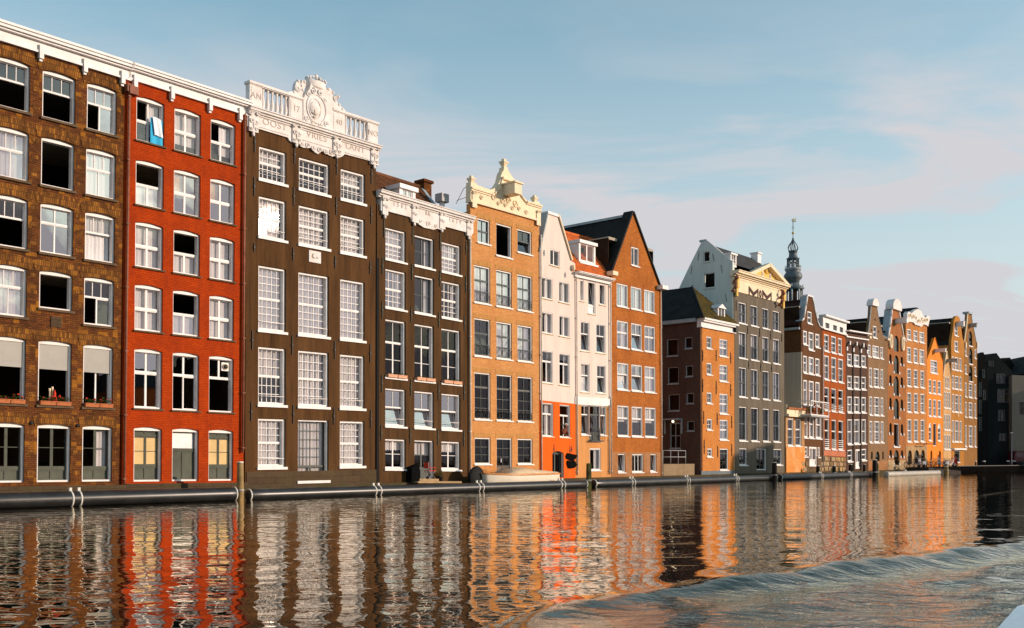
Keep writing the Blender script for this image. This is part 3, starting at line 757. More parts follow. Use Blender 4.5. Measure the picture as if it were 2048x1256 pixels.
# ================================================================== house 1: brown brick, far left
w = [[(-4,63,118,220),(88,153,146,242),(175,236,171,265)],
     [(-7,59,258,358),(82,149,278,376),(172,232,298,394)],
     [(-10,56,391,492),(80.5,146.5,410,509),(169,229,425,523)],
     [(-13,53,529,633),(77,143.5,542,619),(166,227,555,651)],
     [(-15,50,672,806),(75,142,681,811),(165,225,690,817)],
     [(-18,47.5,845,963),(74.5,142,848,964),(165,225,851,964)]]
h = House('brick_house', 'dark brown and ochre brick house with open windows at the left end of the row', 'house', -60, 249, a=.014, wins=w)
out = [(-60, 55), (249, 156)]
rc = facade(h, out, w, B1, [['b1o','b1k','b1q'],['b1c','b1v','b1c'],['b1o','b1x','b1o'],['b1c','b1w','b1q'],['b1pc','b1po','b1p'],['door1']*3],
       ['nnn', 'cnc', 'nnc', 'cnn', 'bbb', 'nnr'],
       glasses={(1,0):GLASSB,(1,2):GLASSB,(3,0):GLASSB,(2,1):GLASSB,(0,2):GLASSB}, base=-1.3)
for row in rc[:-1]:
    for q in row:
        mb = MB(); mb.prism(arc_pts(q[0]-.16, q[1]+.16, q[3]-.11, .10)+list(reversed(arc_pts(q[0]-.26, q[1]+.26, q[3]+.33, .12))), .022, -.02)
        h.put(mb, 'brick_arch', B1A)
for q in rc[-1]:
    mb = MB(); mb.prism(arc_pts(q[0]-.12, q[1]+.12, q[3]-.11, .10)+list(reversed(arc_pts(q[0]-.2, q[1]+.2, q[3]+.30, .12))), .022, -.02); h.put(mb, 'brick_arch', B1A)
# ochre quoin courses in the piers
for ri, row in enumerate(rc):
    for q0, q1 in zip(row, row[1:]+[[h.W-.32, h.W, row[-1][2], row[-1][3]]]):
        for f in (.12, .48, .82):
            v = q0[2]+(q0[3]-q0[2])*f
            h.put(MB().box(q0[1]+.10, q1[0]-.10, v, v+.17, .012, -.05), 'quoin_course', B1A)
cornice(h, 17, 118, 65, 156, -60, 249, WHITE, out=.42); ZC = h.world(h.W, h.vt).z
for x in (-12, 80, 168, 243):
    u, v = h.uv(x, 60+ (x+12)*.33); v = h.vt; h.put(MB().box(u-.085, u+.085, v-.98, v-.42, .20, 0).box(u-.06, u+.06, v-1.08, v-.98, .12, 0), 'cornice_bracket', WHITE)
sides(h, 17.5, B1); flat_roof(h, 17.3)
h.put(MB().box(0, h.W-.002, .56, .80, .16, -.0005), 'plinth', PLINTH)
pipe(h, 251, 180, 968, RUST, .06, .12, hopper=True)
u, v = h.uv(112, 644); h.put(MB().box(u-.22, u+.22, v-.22, v+.22, .04, 0), 'stone_plaque', PLINTH)
for (x, y) in ((62, 846), (155, 851)):
    u, v = h.uv(x, y); h.put(MB().ball((u, v, .03), (.10, .07, .06)), 'anchor_boss', IRON)
H1 = h; RC1 = rc
# ================================================================== house 2: red
w = [[(274.7,331,199,289),(350,404,220,307),(422,472,241,325)],
     [(271.5,328,323,414),(347.5,401,341,430),(420,470,360,444)],
     [(269.5,326,446,536),(347,400,459,549),(419,468.5,475,562)],
     [(268,323.7,570,661),(344,398,581,671),(418,467,592,679)],
     [(268,323,698,817),(345,398,705,822),(418,467,711,824.5)],
     [(268,323.7,854,961.5),(345,398,856,962.5),(418,467,859,961.5)]]
h = House('red_house', 'oxide red painted house with white cross windows and cream panelled doors', 'house', 249, 492, a=.008, wins=w)
facade(h, [(249, 140), (492, 216)], w, B2, [['b2q','b2c','b2o'],['b2o','b2c','b2c'],['b2c','b2o','b2c'],['b2c','b2o','b2c'],['b2t','b2tq','b2to'],['door2','door2m','door2']],
       ['rcr','hyy','chc','chc','nnn','nnn'], glasses={(1,0):GLASSB,(1,1):GLASSB,(1,2):GLASSB,(4,0):GLASSB,(4,1):GLASSD,(4,2):GLASS,(3,1):GLASSB})
cornice(h, 118, 193, 156, 226, 249, 492, WHITE, out=.42, z0=ZC)
for x in (268, 342, 418, 478):
    u, v = h.uv(x, 150+(x-268)*.31); v = h.vt; h.put(MB().box(u-.085, u+.085, v-.98, v-.42, .20, 0).box(u-.06, u+.06, v-1.08, v-.98, .12, 0), 'cornice_bracket', WHITE)
sides(h, 16.6, B2); flat_roof(h, 16.4)
h.put(MB().box(0.002, h.W, .56, .80, .16, -.0005), 'plinth', PLINTH)
pipe(h, 485, 228, 905, RUST, .06, .12)
u, v = h.uv(262, 180); h.put(MB().box(u-.2, u+.2, v-.25, v+.1, .3, 0), 'rainwater_hopper', RUST)
u0, v0 = h.uv(455, 733); h.put(MB().box(u0-.19, u0+.19, v0-.2, v0+.2, -.20, -.25).lathe([(.15, .0), (.15, .05), (.03, .05)], (u0, v0, -.20), 14, 1, 'w').lathe([(.11, .05), (.11, .07), (.02, .08)], (u0, v0, -.20), 14, 2, 'w'), 'extractor_fan', [WHITE, IVORY, IRON])
H2 = h
# ================================================================== house 3: the tall plastered house with crowned white parapet
w3 = [[(520,573,299,364),(599,660,321,384),(683,731,343,403)],
      [(518,572,397,477),(598,658,416,493),(681,730,434,507)],
      [(516,571.7,534,660),(596,657.6,549,671),(680,729,561,680)],
      [(516,571.7,693,807.5),(596,657.6,703,813),(680,729,711,818)],
      [(516,571.7,834.5,930),(596,657.6,840,961),(680,729,844,932)]]
h = House('parapet_house', 'tall dark brown plastered house with a crowned white stone parapet dated 1740', 'house', 492.5, 752, a=.004, wins=w3)
order = [4, 3, 2, 1, 0]
ws_ = [w3[i] for i in order]
facade(h, [(492.5, 238), (752, 311)], ws_, B3, [['b3_2','b3_d','b3_2'],['b3_2']*3,['b3_3']*3,['b3_2']*3,['b3_1']*3], ['ccc','ucc','ccc','ccc','unu'],
       glasses={(3,0):GLINT,(3,1):GLASSB,(3,2):GLASSB,(2,0):GLASSB,(2,1):GLASSB,(2,2):GLASSB,(4,0):GLASSB,(4,1):GLASSB,(4,2):GLASSB})
sides(h, 17.6, B3); flat_roof(h, 17.4)
h.put(MB().box(0.002, h.W-.002, .30, 1.25, .03, -.0005), 'plinth', PLINTH)
anchors(h, [(509,263,305),(588.5,292,327),(673,313,350),(742.6,330,367),(508,354,392),(587,374,411),(672,394,430),(742,412,447),(508,486,504),(586,495,521),(670,512,537),(740,523,548),
            (504,661,699),(584,671,709),(669,682,718),(740,688,725),(502,805,842),(586,810,847),(667,815,849),(741,820,856)])
u0, v0 = h.uv(629, 514); pl = h.put(MB().box(u0-.38, u0+.38, v0-.30, v0+.30, .05, 0), 'relief_plaque', STONEW)
mb = MB(); mb.ball((u0-.16, v0+.02, .06), (.05, .12, .03), 6, 4).ball((u0-.12, v0+.12, .06), (.04, .04, .03), 6, 4).tube([(u0-.15, v0, .07), (u0-.04, v0-.08, .07)], .02, 5).ball((u0+.14, v0-.03, .06), (.07, .04, .03), 6, 4); h.put(mb, 'relief', LETTER, pl)
# parapet: frieze, cornice, balustrade, crest
W3 = h.W
fr = [(492.5, 253), (514, 258), (574, 276), (576, 281), (580, 285), (585, 284), (591, 291), (598, 290), (604, 296), (613, 297), (621, 296), (627, 305), (634, 309), (641, 303), (648, 305), (655, 311), (663, 314), (669, 312), (676, 316), (683, 313), (687, 309), (752, 326), (752, 290), (492.5, 214)]
band(h, fr, .10, -.28, STONEW, 'frieze')
mbp = MB(); 
v2 = h.uv(622, 254)[1]; vlt = h.uv(500, 213)[1]
vt = (h.uv(500, 211, .42)[1]+h.uv(755, 286, .42)[1])/2; 
for f0, f1, o in ((-.33, -.25, .16), (-.25, -.16, .25), (-.16, -.05, .36), (-.05, .0, .42)): mbp.box(-.06, W3+.06, vt+f0+.001, vt+f1, o, -.3)
h.put(mbp, 'cornice', STONEW)
vr = (h.uv(500, 166)[1]+h.uv(745, 241)[1])/2        # top of the rail
def U(px, py=220): return h.uv(px, py)[0]
blocks = [('AN', 496.5, 521.5), ('17', 576, 603), ('40', 662, 687), ('NO', 733, 753)]
for s, a_, b_ in blocks:
    ua, ub = U(a_), U(b_)
    bl = h.put(MB().box(ua, ub, vt+.001, vr-.12, .12, -.22).box(ua+.08, ub-.08, vt+.14, vr-.26, .14, .12), 'parapet_block', STONEW)
    text_mesh(h, s, (ua+ub)/2, (vt+vr)/2-.03, .42, .145, LETTER, bl)
h.put(MB().box(U(494.5), U(604), vr-.12, vr, .20, -.27).box(U(494.5)+.04, U(604)-.02, vr-.16, vr-.1205, .15, -.24).box(U(662), U(754.5), vr-.12, vr, .20, -.27).box(U(662)+.02, U(754.5)-.04, vr-.16, vr-.1205, .15, -.24), 'rail', STONEW)
prof = [(.10, 0), (.10, .05), (.05, .09), (.11, .28), (.105, .40), (.055, .62), (.05, .80), (.09, .87), (.09, .92)]
bh = vr-.16-vt; sc = bh/.92; bal = None
for a_, b_, n in ((521.5, 576, 6), (687, 733, 5)):
    ua, ub = U(a_), U(b_)
    for i in range(n):
        u = ua+(ub-ua)*(i+.5)/n
        if bal is None: bal = MB().lathe([(r*.95, y*sc) for r, y in prof], (0, 0, 0), 8).mesh('baluster', STONEW, h.B)
        link(bal, 'baluster', h.root, h.B @ Vector((u, vt, -.02)))
cr = [(603, 262), (603, 200), (606, 192), (612, 184), (616, 178), (618, 168), (648, 176), (650, 184), (656, 196), (660, 209), (662, 214), (662, 262)]
cpts = h.P(cr); vb = vt
cpts = [(q[0], max(q[1], vb)) for q in cpts]
crest = h.put(MB().prism(cpts, .16, -.25), 'crest', STONEW)
cu, cv = h.uv(629, 220)
mb = MB(); mb.tube([(cu+.62*math.cos(t*math.pi/12), cv+.02+.74*math.sin(t*math.pi/12), .17) for t in range(24)], .045, 5, closed=True)
mb.tube([(cu-.10+.38*math.cos(t*math.pi/12), cv+.52*math.sin(t*math.pi/12), .17) for t in range(24)], .03, 5, closed=True)
mb.lathe([(.36, 0), (.33, .05), (.05, .07)], (cu-.10, cv, .16), 16, 0, 'w')
for sx in (-1, 1):
    scroll(mb, cu+sx*.22, cv+.88, .20, .16, 1.3, sx, .05, start=math.pi/2); scroll(mb, cu+sx*.52, cv+.62, .18, .14, 1.2, -sx, .04)
    scroll(mb, cu+sx*.62, cv-.62, .18, .16, 1.3, sx, .045); scroll(mb, cu+sx*.25, cv-.72, .18, .13, 1.2, -sx, .04)
h.put(mb, 'cartouche', STONEW, crest)
au, av = h.uv(624, 224)
mb = MB(); mb.tube([(au-.16, av-.1, .24), (au, av-.16, .24), (au+.16, av-.1, .24)], .025, 5).box(au-.015, au+.015, av-.16, av+.08, .25, .22).ball((au, av-.3, .23), (.12, .06, .02), 6, 4); h.put(mb, 'relief', LETTER, crest)
# crown
ku, kv = h.uv(632, 176); 
mb = MB(); n = 14; vs = []
mb.lathe([(.50, 0), (.56, .10), (.54, .16), (.62, .34), (.60, .36), (.48, .2)], (ku, kv-.05, -.05), 16, 0, sy=.55)
for i in range(11):
    t = math.pi*(i/10)*1.0; x, z = .62*math.cos(t), .36*math.sin(t); mb.ball((ku+x, kv+.36+(.05 if i % 2 else 0), -.05+z), .065, 6, 4)
for sx in (-1, 1): mb.tube([(ku+sx*.50, kv+.30, -.05), (ku+sx*.34, kv+.52, -.02), (ku+sx*.12, kv+.56, 0), (ku, kv+.50, 0)], .05, 5)
mb.ball((ku, kv+.60, 0), .11, 8, 6).ball((ku, kv+.42, .22), .10, 6, 4)
h.put(mb, 'crown', STONEW, crest)
# leafy figures either side of the crest
for sx, pts in ((-1, [(570,187),(578,184),(586,183),(590,186),(588,176),(590,166),(594,161),(598,165),(600,170),(603,160),(608,163),(610,172),(606,180),(603,190),(603,200),(590,197),(576,192)]),
                (1, [(662,214),(661,204),(655,190),(652,184),(654,177),(660,178),(663,184),(664,192),(668,196),(672,190),(674,192),(671,200),(674,208),(680,213),(687,219),(690,224),(676,220)])):
    P_ = h.P(pts); mb = MB(); mb.prism(P_, .08, -.16)
    for i in range(0, len(P_), 2): mb.ball((P_[i][0]*.85+P_[(i+3) % len(P_)][0]*.15, P_[i][1]-.04, .03), (.10, .10, .12), 7, 5)
    cx_ = sum(q[0] for q in P_)/len(P_); cy_ = sum(q[1] for q in P_)/len(P_); scroll(mb, cx_, cy_, .10, .16, 1.3, sx, .05)
    h.put(mb, 'carved_figure', STONEW, crest)
# capitals and frieze panels
for x, y in ((504, 226), (590, 250), (671, 274), (746, 296)):
    u, v = h.uv(x, y); mb = MB(); mb.box(u-.26, u+.26, v-.95, v+.05, .17, .0)
    for sx in (-1, 1): scroll(mb, u+sx*.20, v-.05, .24, .13, 1.2, sx, .05); scroll(mb, u+sx*.12, v-.45, .19, .13, 1.2, -sx, .04); scroll(mb, u+sx*.14, v-.8, .19, .09, 1.1, sx, .035)
    mb.box(u-.30, u+.30, v, v+.10, .30, .0).ball((u, v-.55, .18), (.07, .26, .05), 6, 5).ball((u, v-1.05, .12), (.10, .12, .08), 6, 5)
    h.put(mb, 'capital', STONEW)
for s, x, y in (('OOST', 547, 250.5), ('VRIES', 631, 274.5), ('LANT', 708, 297.5)):
    u, v = h.uv(x, y); text_mesh(h, s, u, v, .44, .105, LETTER, sx=1.15)
for x0, x1, ya, yb in ((513, 574, 254, 272), (603, 661, 281, 298), (688, 735, 306, 320)):
    a, b = h.uv(x0, ya), h.uv(x1, yb); v = (a[1]+b[1])/2; h.put(MB().box(a[0], b[0], v-.0, v+.05, .135, .09), 'panel_moulding', STONEW)
mb = MB()
for i, (x, y) in enumerate([(600,289),(612,292),(624,297),(636,301),(648,303),(660,306),(672,309)]):
    u, v = h.uv(x, y); mb = MB(); scroll(mb, u, v, .12, .15, 1.3, 1 if i % 2 else -1, .035); h.put(mb, 'frieze_scroll', STONEW)
H3 = h
# ================================================================== house 4
w = [[(772.7,813,460,522),(831.6,870,474,538),(886,923,488,545)],
     [(772,813.7,541,618),(830,869.5,553,635),(885,921,566,637)],
     [(770.7,811.7,641,755.5),(829,868,650,762),(883,921,658,768.5)],
     [(769.6,811.7,777,852.5),(828,868,783,856),(883,920,789,860)],
     [(769,811.7,877,938),(828,866,882,962),(882,920,883,939.5)]]
h = House('umber_house', 'umber plastered house with a white scrolled frieze, a roof dormer and flower boxes', 'house', 754, 940, a=.0, wins=w)
facade(h, [(754, 408), (940, 455)], w, B4, [['b4_1','b4_f','b4_1'],['b4_1','b4_f','b4_1'],['b4_3']*3,['b4_4']*3,['b4_5','b4_d','b4_5']], ['csc','sss','nnn','nnn','lll'],
       glasses={(0,0):GLASSB,(0,2):GLASSB,(1,0):GLASSB,(3,0):GLASSB,(3,1):GLASSB,(3,2):GLASSB})
sides(h, 12.8, B4)
anchors(h, [(767.5,439,475),(824.6,455,489),(880,468,501),(932,482,510),(764.5,515,549),(823.5,529,560),(879,542,573),(931,552,585),(764,603,637),(822,614,645),(877,625,655),(928.5,633,660),
            (763,749,785),(821,759,792),(876.5,766,800),(928,770,800),(762,850,882),(820,855,887),(875,858,890),(927,862,893)], GREYG)
pts = [(759,421),(762,424),(765,421),(818,435),(820,440),(824,443),(829,441),(836,450),(846,456),(856,458),(864,460),(872,458),(880,460),(888,459),(888,454),(934,466),(940,470),(944,467),(944,440),(759,386)]
band(h, pts, .12, -.28, STONEW, 'frieze')
TLc = (h.uv(765, 379, .45)[1]+h.uv(944, 429, .45)[1])/2
mb = MB()
for f0, f1, o in ((-.38, -.29, .18), (-.29, -.18, .28), (-.18, -.05, .40), (-.05, 0, .45)): mb.box(-.04, h.W+.10, TLc+f0+.001, TLc+f1, o, -.3)
h.put(mb, 'cornice', STONEW)
for x, y in ((767, 395), (826, 411), (881, 425), (935, 440)):
    u, v = h.uv(x, y); mb = MB(); mb.box(u-.20, u+.20, v-.98, v+.0, .17, 0).box(u-.26, u+.26, v-.08, v+.04, .26, 0)
    for sx in (-1, 1): scroll(mb, u+sx*.15, v-.10, .22, .11, 1.2, sx, .045); scroll(mb, u+sx*.08, v-.5, .18, .10, 1.2, -sx, .035)
    mb.ball((u, v-1.08, .12), (.11, .11, .08), 6, 5); h.put(mb, 'capital', STONEW)
for s, x, y in (('1 5 8 1', 797, 412), ('RK', 853, 428), ('1 6 5 9', 907, 443)):
    u, v = h.uv(x, y); text_mesh(h, s, u, v, .34, .125, LETTER)
for x, y, r in ((853,449,.18),(838,444,.12),(868,453,.12)):
    u, v = h.uv(x, y); mb = MB(); scroll(mb, u, v, .13, r, 1.3, 1, .03); h.put(mb, 'frieze_scrollwork', STONEW)
# roof: front slope of pantiles with its ridge parallel to the canal
rw = -3.6; rl = h.uv(738, 345, rw); rr = h.uv(844, 376, rw); el = h.uv(745, 388, -.5); er = h.uv(880, 418, -.5)
vr_ = (rl[1]+rr[1])/2; ve = TLc-.35
tiled_slope(h, [(.05, ve, -.4), (er[0]+.2, ve, -.4), (rr[0], vr_, rw), (-.6, vr_, rw)], 26, 15, TILEB)
h.put(MB().box(-.6, rr[0], vr_-.02, vr_+.14, rw+.1, rw-.2), 'ridge_tiles', TILEB, kind='stuff')
a, b = Vector((rr[0], vr_+.10, rw)), Vector((er[0]+.2, ve+.10, -.4)); n_ = Vector((.13, 0, 0))
mb = MB(); mb.add([a-n_, a+n_, b+n_, b-n_, a-n_+Vector((0, -.3, 0)), a+n_+Vector((0, -.3, 0)), b+n_+Vector((0, -.3, 0)), b-n_+Vector((0, -.3, 0))], [(0,1,2,3),(4,5,6,7),(0,1,5,4),(1,2,6,5),(2,3,7,6),(3,0,4,7)]); h.put(mb, 'roof_verge', COPING)
# rear slope + gable cheek under the verge
mb = MB(); mb.prism([(0, 0), (1, 0), (1, .01)], 0, .01); 
mb = MB(); mb.add([(er[0]+.1, ve-.3, -.45), (rr[0]-.1, vr_, rw), (er[0]+.1, ve-.3, -10.8), (rr[0]-.1, vr_, -7.5)], [(0, 1, 3, 2)]); mb.add([(-.6, vr_, rw), (rr[0], vr_, rw), (rr[0], vr_, -7.5), (-.6, vr_, -7.5)], [(0,1,2,3)]); h.put(mb, 'roof_back', TILEB)
h.put(MB().box(.345, h.W-.345, ve-.3, ve-.12, -.35, -11), 'attic_floor', TILED)
cu_, cv_ = h.uv(849, 376, rw); h.put(MB().box(cu_-.32, cu_+.32, vr_-1.2, vr_+.35, rw+.3, rw-.4).box(cu_-.42, cu_+.42, vr_+.35, vr_+.52, rw+.4, rw-.5), 'chimney', B1)
cu_, cv_ = h.uv(884, 405, -1.5); h.put(MB().lathe([(.17, -1.2), (.16, .0)], (cu_, cv_, -1.5), 10).box(cu_-.3, cu_+.3, cv_, cv_+.5, -1.2, -1.8, 1), 'flue', [WHITE, ZINC])
# dormer
a = h.uv(799, 375, -1.0); b = h.uv(831, 396, -1.0); dv0 = ve; dv1 = (h.uv(797, 366, -1.0)[1]+h.uv(831, 377, -1.0)[1])/2
du0, du1 = a[0], b[0]
dm = h.put(MB().box(du0, du0+.22, dv0, dv1-.25, -1.0, -3.2).box(du1-.22, du1, dv0, dv1-.25, -1.0, -3.2).box(du0+.22, du1-.22, dv0, dv0+.45, -1.0, -1.2).box(du0-.1, du1+.1, dv1-.25, dv1, -.85, -3.4), 'dormer', WHITE)
mb = MB(); x0, x1 = du0+.22, du1-.22; y0, y1 = dv0+.45, dv1-.25; m_ = (x0+x1)/2
mb.box(x0, x1, y0, y0+.07, -1.04, -1.1).box(x0, x1, y1-.07, y1, -1.04, -1.1).box(x0, x0+.07, y0+.07, y1-.07, -1.04, -1.1).box(x1-.07, x1, y0+.07, y1-.07, -1.04, -1.1).box(m_-.05, m_+.05, y0+.07, y1-.07, -1.04, -1.1)
mb.box(x0+.07, x1-.07, (y0+y1)/2-.015, (y0+y1)/2+.015, -1.05, -1.09)
h.put(mb, 'dormer_window', WHITE, dm); h.put(MB().add([(x0, y0, -1.08), (x1, y0, -1.08), (x1, y1, -1.08), (x0, y1, -1.08)], [(0,1,2,3)]), 'pane', GLASSB, dm)
pipe(h, 938, 475, 965, WPIPE, .05, .12)
h.put(MB().box(-.04, .14, -1, 12.9, .015, -.3), 'dark_edge', mat('tarred_edge', (.012, .011, .010), .8, .2))
u0, v0 = h.uv(812, 968); h.put(MB().box(h.uv(818,950)[0], h.uv(905,950)[0], .55, .66, .75, -.02).box(h.uv(828,950)[0], h.uv(868,950)[0], .66, .80, .4, -.02), 'doorstep', mat('pale_step_planks', (.40, .27, .14), .8, .3, 3, .2))
H4 = h
# ================================================================== house 5: tan brick, ivory neck gable
w = [[(955,979,438.5,487),(993,1024,450,514),(1037,1060,460.5,506)],
     [(948.7,981,532,606),(992.6,1024,542,614.5),(1035,1065,551,622)],
     [(948.6,981,639,713),(992.8,1023.7,645,717.5),(1035,1065,651.5,723)],
     [(948.6,981,745.5,839),(992.8,1023.7,750,841),(1035,1065,754,843.5)],
     [(948.6,981,874.5,927),(992.8,1023.7,876.5,953),(1035,1065,878,928)]]
h = House('tan_house', 'tan brick house topped by an ivory neck gable with urns', 'house', 940.5, 1078.5, a=-.004, wins=w)
facade(h, [(940.5, 407), (1078.5, 443)], w, B5, [['b5_1','b5_o','b5_1t'],['b5_2']*3,['b5_2']*3,['b5_4']*3,['b5_5','b5_d','b5_5']], ['nnn','ccc','ncc','nnn','nnn'],
       glasses={(0,0):GLASSB,(2,0):GLASS})
sides(h, 14.8, B5)
# flat arches of standing bricks
B5A = brick('tan_soldier_brick', (.54, .25, .07), (.42, .18, .05), (.48, .3, .12), bw=.07, rh=.24, stain_amt=.2)
for row in h.rects:
    for q in row: h.put(MB().box(q[0]-.10, q[1]+.10, q[3]+.004, q[3]+.30, .012, -.03), 'flat_arch', B5A)
    for q in row[:]:
        pass
gb = [(938.5,404),(939.5,364),(950,366.5),(952.5,371),(978,380),(984,378),(991,374),(997,364),(1000,351),(1002,345),(1005,341),(1006,334),(1013,335),(1014,341),(1019,349),(1024,357),(1031,363),(1034,372),(1037,381),(1042,391),(1049,399),(1056,404),(1064,407),(1066,405),(1066.5,402),(1076,404),(1077,408),(1081,413),(1081,419),(1077,424),(1077,441)]
g = band(h, gb, .10, -.30, IVORY, 'neck_gable')
e1 = h.P([(938,378),(980,390)]); 
mb = MB()
for a_, b_ in (((939,379),(979,389)), ((1050,405),(1080,416))):
    p, q = h.uv(*a_), h.uv(*b_); v = (p[1]+q[1])/2; mb.box(min(p[0],q[0]), max(p[0],q[0]), v, v+.12, .24, .08); mb.box(min(p[0],q[0]), max(p[0],q[0]), v-.10, v-.001, .17, .08)
pp = h.P([(979,388),(985,386),(992,381),(998,371),(1001,358)]); 
for i in range(len(pp)-1): mb.tube([(pp[i][0], pp[i][1]-.08, .14), (pp[i+1][0], pp[i+1][1]-.08, .14)], .07, 6)
pp = h.P([(1031,366),(1034,378),(1040,391),(1048,401),(1056,407)])
for i in range(len(pp)-1): mb.tube([(pp[i][0], pp[i][1]-.08, .14), (pp[i+1][0], pp[i+1][1]-.08, .14)], .07, 6)
p, q = h.uv(1000, 356), h.uv(1033, 366); mb.box(p[0], q[0], (p[1]+q[1])/2-.1, (p[1]+q[1])/2+.04, .3, .08)
h.put(mb, 'gable_moulding', IVORY, g)
mb = MB()
for x, y, r, s_ in ((985,395,.28,1),(1002,400,.24,-1),(1014,402,.24,1),(1028,407,.26,-1),(960,396,.16,1),(1050,424,.16,-1),(1008,411,.16,1),(1022,416,.14,-1),(994,408,.14,1),(1035,418,.16,1)):
    u, v = h.uv(x, y); mb = MB(); scroll(mb, u, v, .13, r, 1.4, s_, .045); h.put(mb, 'carved_scroll', IVORY, g)
for x, y0, sc in ((945, 352, 1.0), (1071, 391, .95), (1010, 318.5, 1.1)):
    u, v = h.uv(x, y0); H_ = .72*sc
    mb = MB().lathe([(.14*sc, 0), (.09*sc, .10*sc), (.12*sc, .3*sc), (.22*sc, .50*sc), (.25*sc, .52*sc), (.25*sc, .60*sc), (.12*sc, .64*sc), (.12*sc, .74*sc), (.02, .76*sc)], (u, v-.72*sc, -.1), 4 if sc < 1.05 else 4, sx=1.15, sy=1.15)
    h.put(mb, 'urn', IVORY, g)
p, q = h.uv(938.5, 404), h.uv(1077, 441)
h.put(MB().box(0, h.W, (p[1]+q[1])/2-.04, (p[1]+q[1])/2+.10, .15, -.28), 'gable_base', IVORY, g)
for x, y in ((946,386),(1074,424)): 
    u, v = h.uv(x, y); mb = MB().box(u-.2, u+.2, v-.9, v+.05, .16, .08); scroll(mb, u-.1, v, .2, .1, 1.2, -1, .04); scroll(mb, u+.1, v, .2, .1, 1.2, 1, .04); h.put(mb, 'gable_pilaster', IVORY, g)
u, v = h.uv(1010, 384); 
h.put(MB().box(u-.34, u+.34, v-.30, v+.35, 1.1, .05).box(u-.42, u+.42, v+.35, v+.44, 1.2, .05), 'hoist_housing', IVORY, g)
gable_roof(h, 13.9, 13.9, 16.9, TILED, w0=-.4)
mb = MB()
for (ri) in (1, 2, 3):
    for q in h.rects[ri]:
        rmb = MB(); u0, u1, v0 = q[0]+.05, q[1]-.05, q[2]+.08; H_ = .62 if ri < 3 else .45
        rmb.box(u0, u1, v0+H_, v0+H_+.03, .0, -.03).box(u0, u1, v0+.02, v0+.045, .0, -.03)
        n = 6
        for i in range(n+1): x = u0+(u1-u0)*i/n; rmb.tube([(x, v0, -.015), (x, v0+H_, -.015)], .012, 4)
        for i in (0, 1, 2): c = u0+(u1-u0)*(i+.5)/3; rmb.tube([(c+math.cos(t)*.16, v0+H_*.5+math.sin(t)*.24, 0.01) for t in [k*math.pi/6 for k in range(12)]], .012, 4, closed=True)
        h.put(rmb, 'window_railing', SLATEG if ri < 3 else IRON)
u, v = h.uv(1005, 921); h.put(MB().box(u-.02, u+.02, v-.12, v+.12, -.1, -.16), 'door_plate', WHITE)
H5 = h
# ================================================================== house 6: white spout gable with orange ground floor
w = [[(1100,1119,499.5,532)],
     [(1083.4,1103.7,555,598),(1118,1137,565.5,605.5)],
     [(1084,1105,624.5,667),(1119.7,1138.5,633,673.5)],
     [(1084,1107,701.5,766.5),(1118,1139.5,707.5,771.5)],
     [(1083,1106,808,874),(1118,1140,809.5,875)],
     [(1104,1127,902,955)]]
h = House('spout_gable_house', 'narrow white spout gable house with a bright orange ground floor', 'house', 1078.7, 1150.3, a=-.006, wins=w)
STY['b6_1']['w0'] = -.03
style('b6_d', '1:2x1g10', frame=DGREEN, sash=SLATEG, glass=GLASSD, w0=-.2, ws=-.3, fw=.05, rise=.15, name='double_door')
facade(h, [(1078.7,503),(1094,429),(1095,425),(1114,428),(1117,440),(1141.5,521),(1150.3,527)], w, CREAM, ['b6_1',['b6_1']*2,['b6_1']*2,['b6_4']*2,['b6_4']*2,'b6_d'], ['n','rr','rr','ss','rn','n'])
sides(h, 12.2, CREAM)
va = (h.uv(1083, 802.5)[1]+h.uv(1150, 806)[1])/2
hl = [hole_poly(*q, rise=STY['b6_4']['rise']) for q in h.rects[4]]+[hole_poly(*h.rects[5][0], rise=.15)]
def cutabove(p, v): return [(a, min(b, v+.0)) for a, b in p]
h.put(MB().prism([(0, -1.3), (h.W, -1.3), (h.W, va), (0, va)], .03, .0005, 0, [cutabove(p, va-.01) for p in hl]), 'orange_render', B6O)
a_, b_, c_, d_ = h.uv(1078.7, 503), h.uv(1095, 426), h.uv(1115, 429), h.uv(1142, 521)
def verge(h, p, q, w_=.22, t=.10, m=None, out=.12, d=-.55, name='gable_coping'):
    p, q = Vector(p), Vector(q); n = Vector((-(q-p).y, (q-p).x)).normalized()
    if n.y < 0: n = -n
    mb = MB(); mb.prism([tuple(p), tuple(q), tuple(q+n*t), tuple(p+n*t)], out, d); return h.put(mb, name, m or COPING)
verge(h, a_, b_, m=COPING, d=-.9); verge(h, c_, d_, m=IVORY)
h.put(MB().box(b_[0]-.06, c_[0]+.06, b_[1]-.05, b_[1]+.12, .1, -.9), 'gable_cap', WHITE)
gable_roof(h, 11.6, 11.6, b_[1]-1.0, mat('dark_red_roof', (.10, .022, .016), .8, .4, 1.5, .2), w0=-.4, um=(b_[0]+c_[0])/2)
anchors(h, [(1107, 889, 908), (1139, 891, 911), (1142.5, 892, 905)])
anchors(h, [(1088, 500, 512), (1130, 545, 555)], COPING)
pipe(h, 1080.5, 470, 948, WPIPE, .05, .10)
u, v = h.uv(1144, 536); h.put(MB().ball((u, v, .12), (.14, .22, .14), 8, 6), 'hopper_head', IVORY)
H6 = h
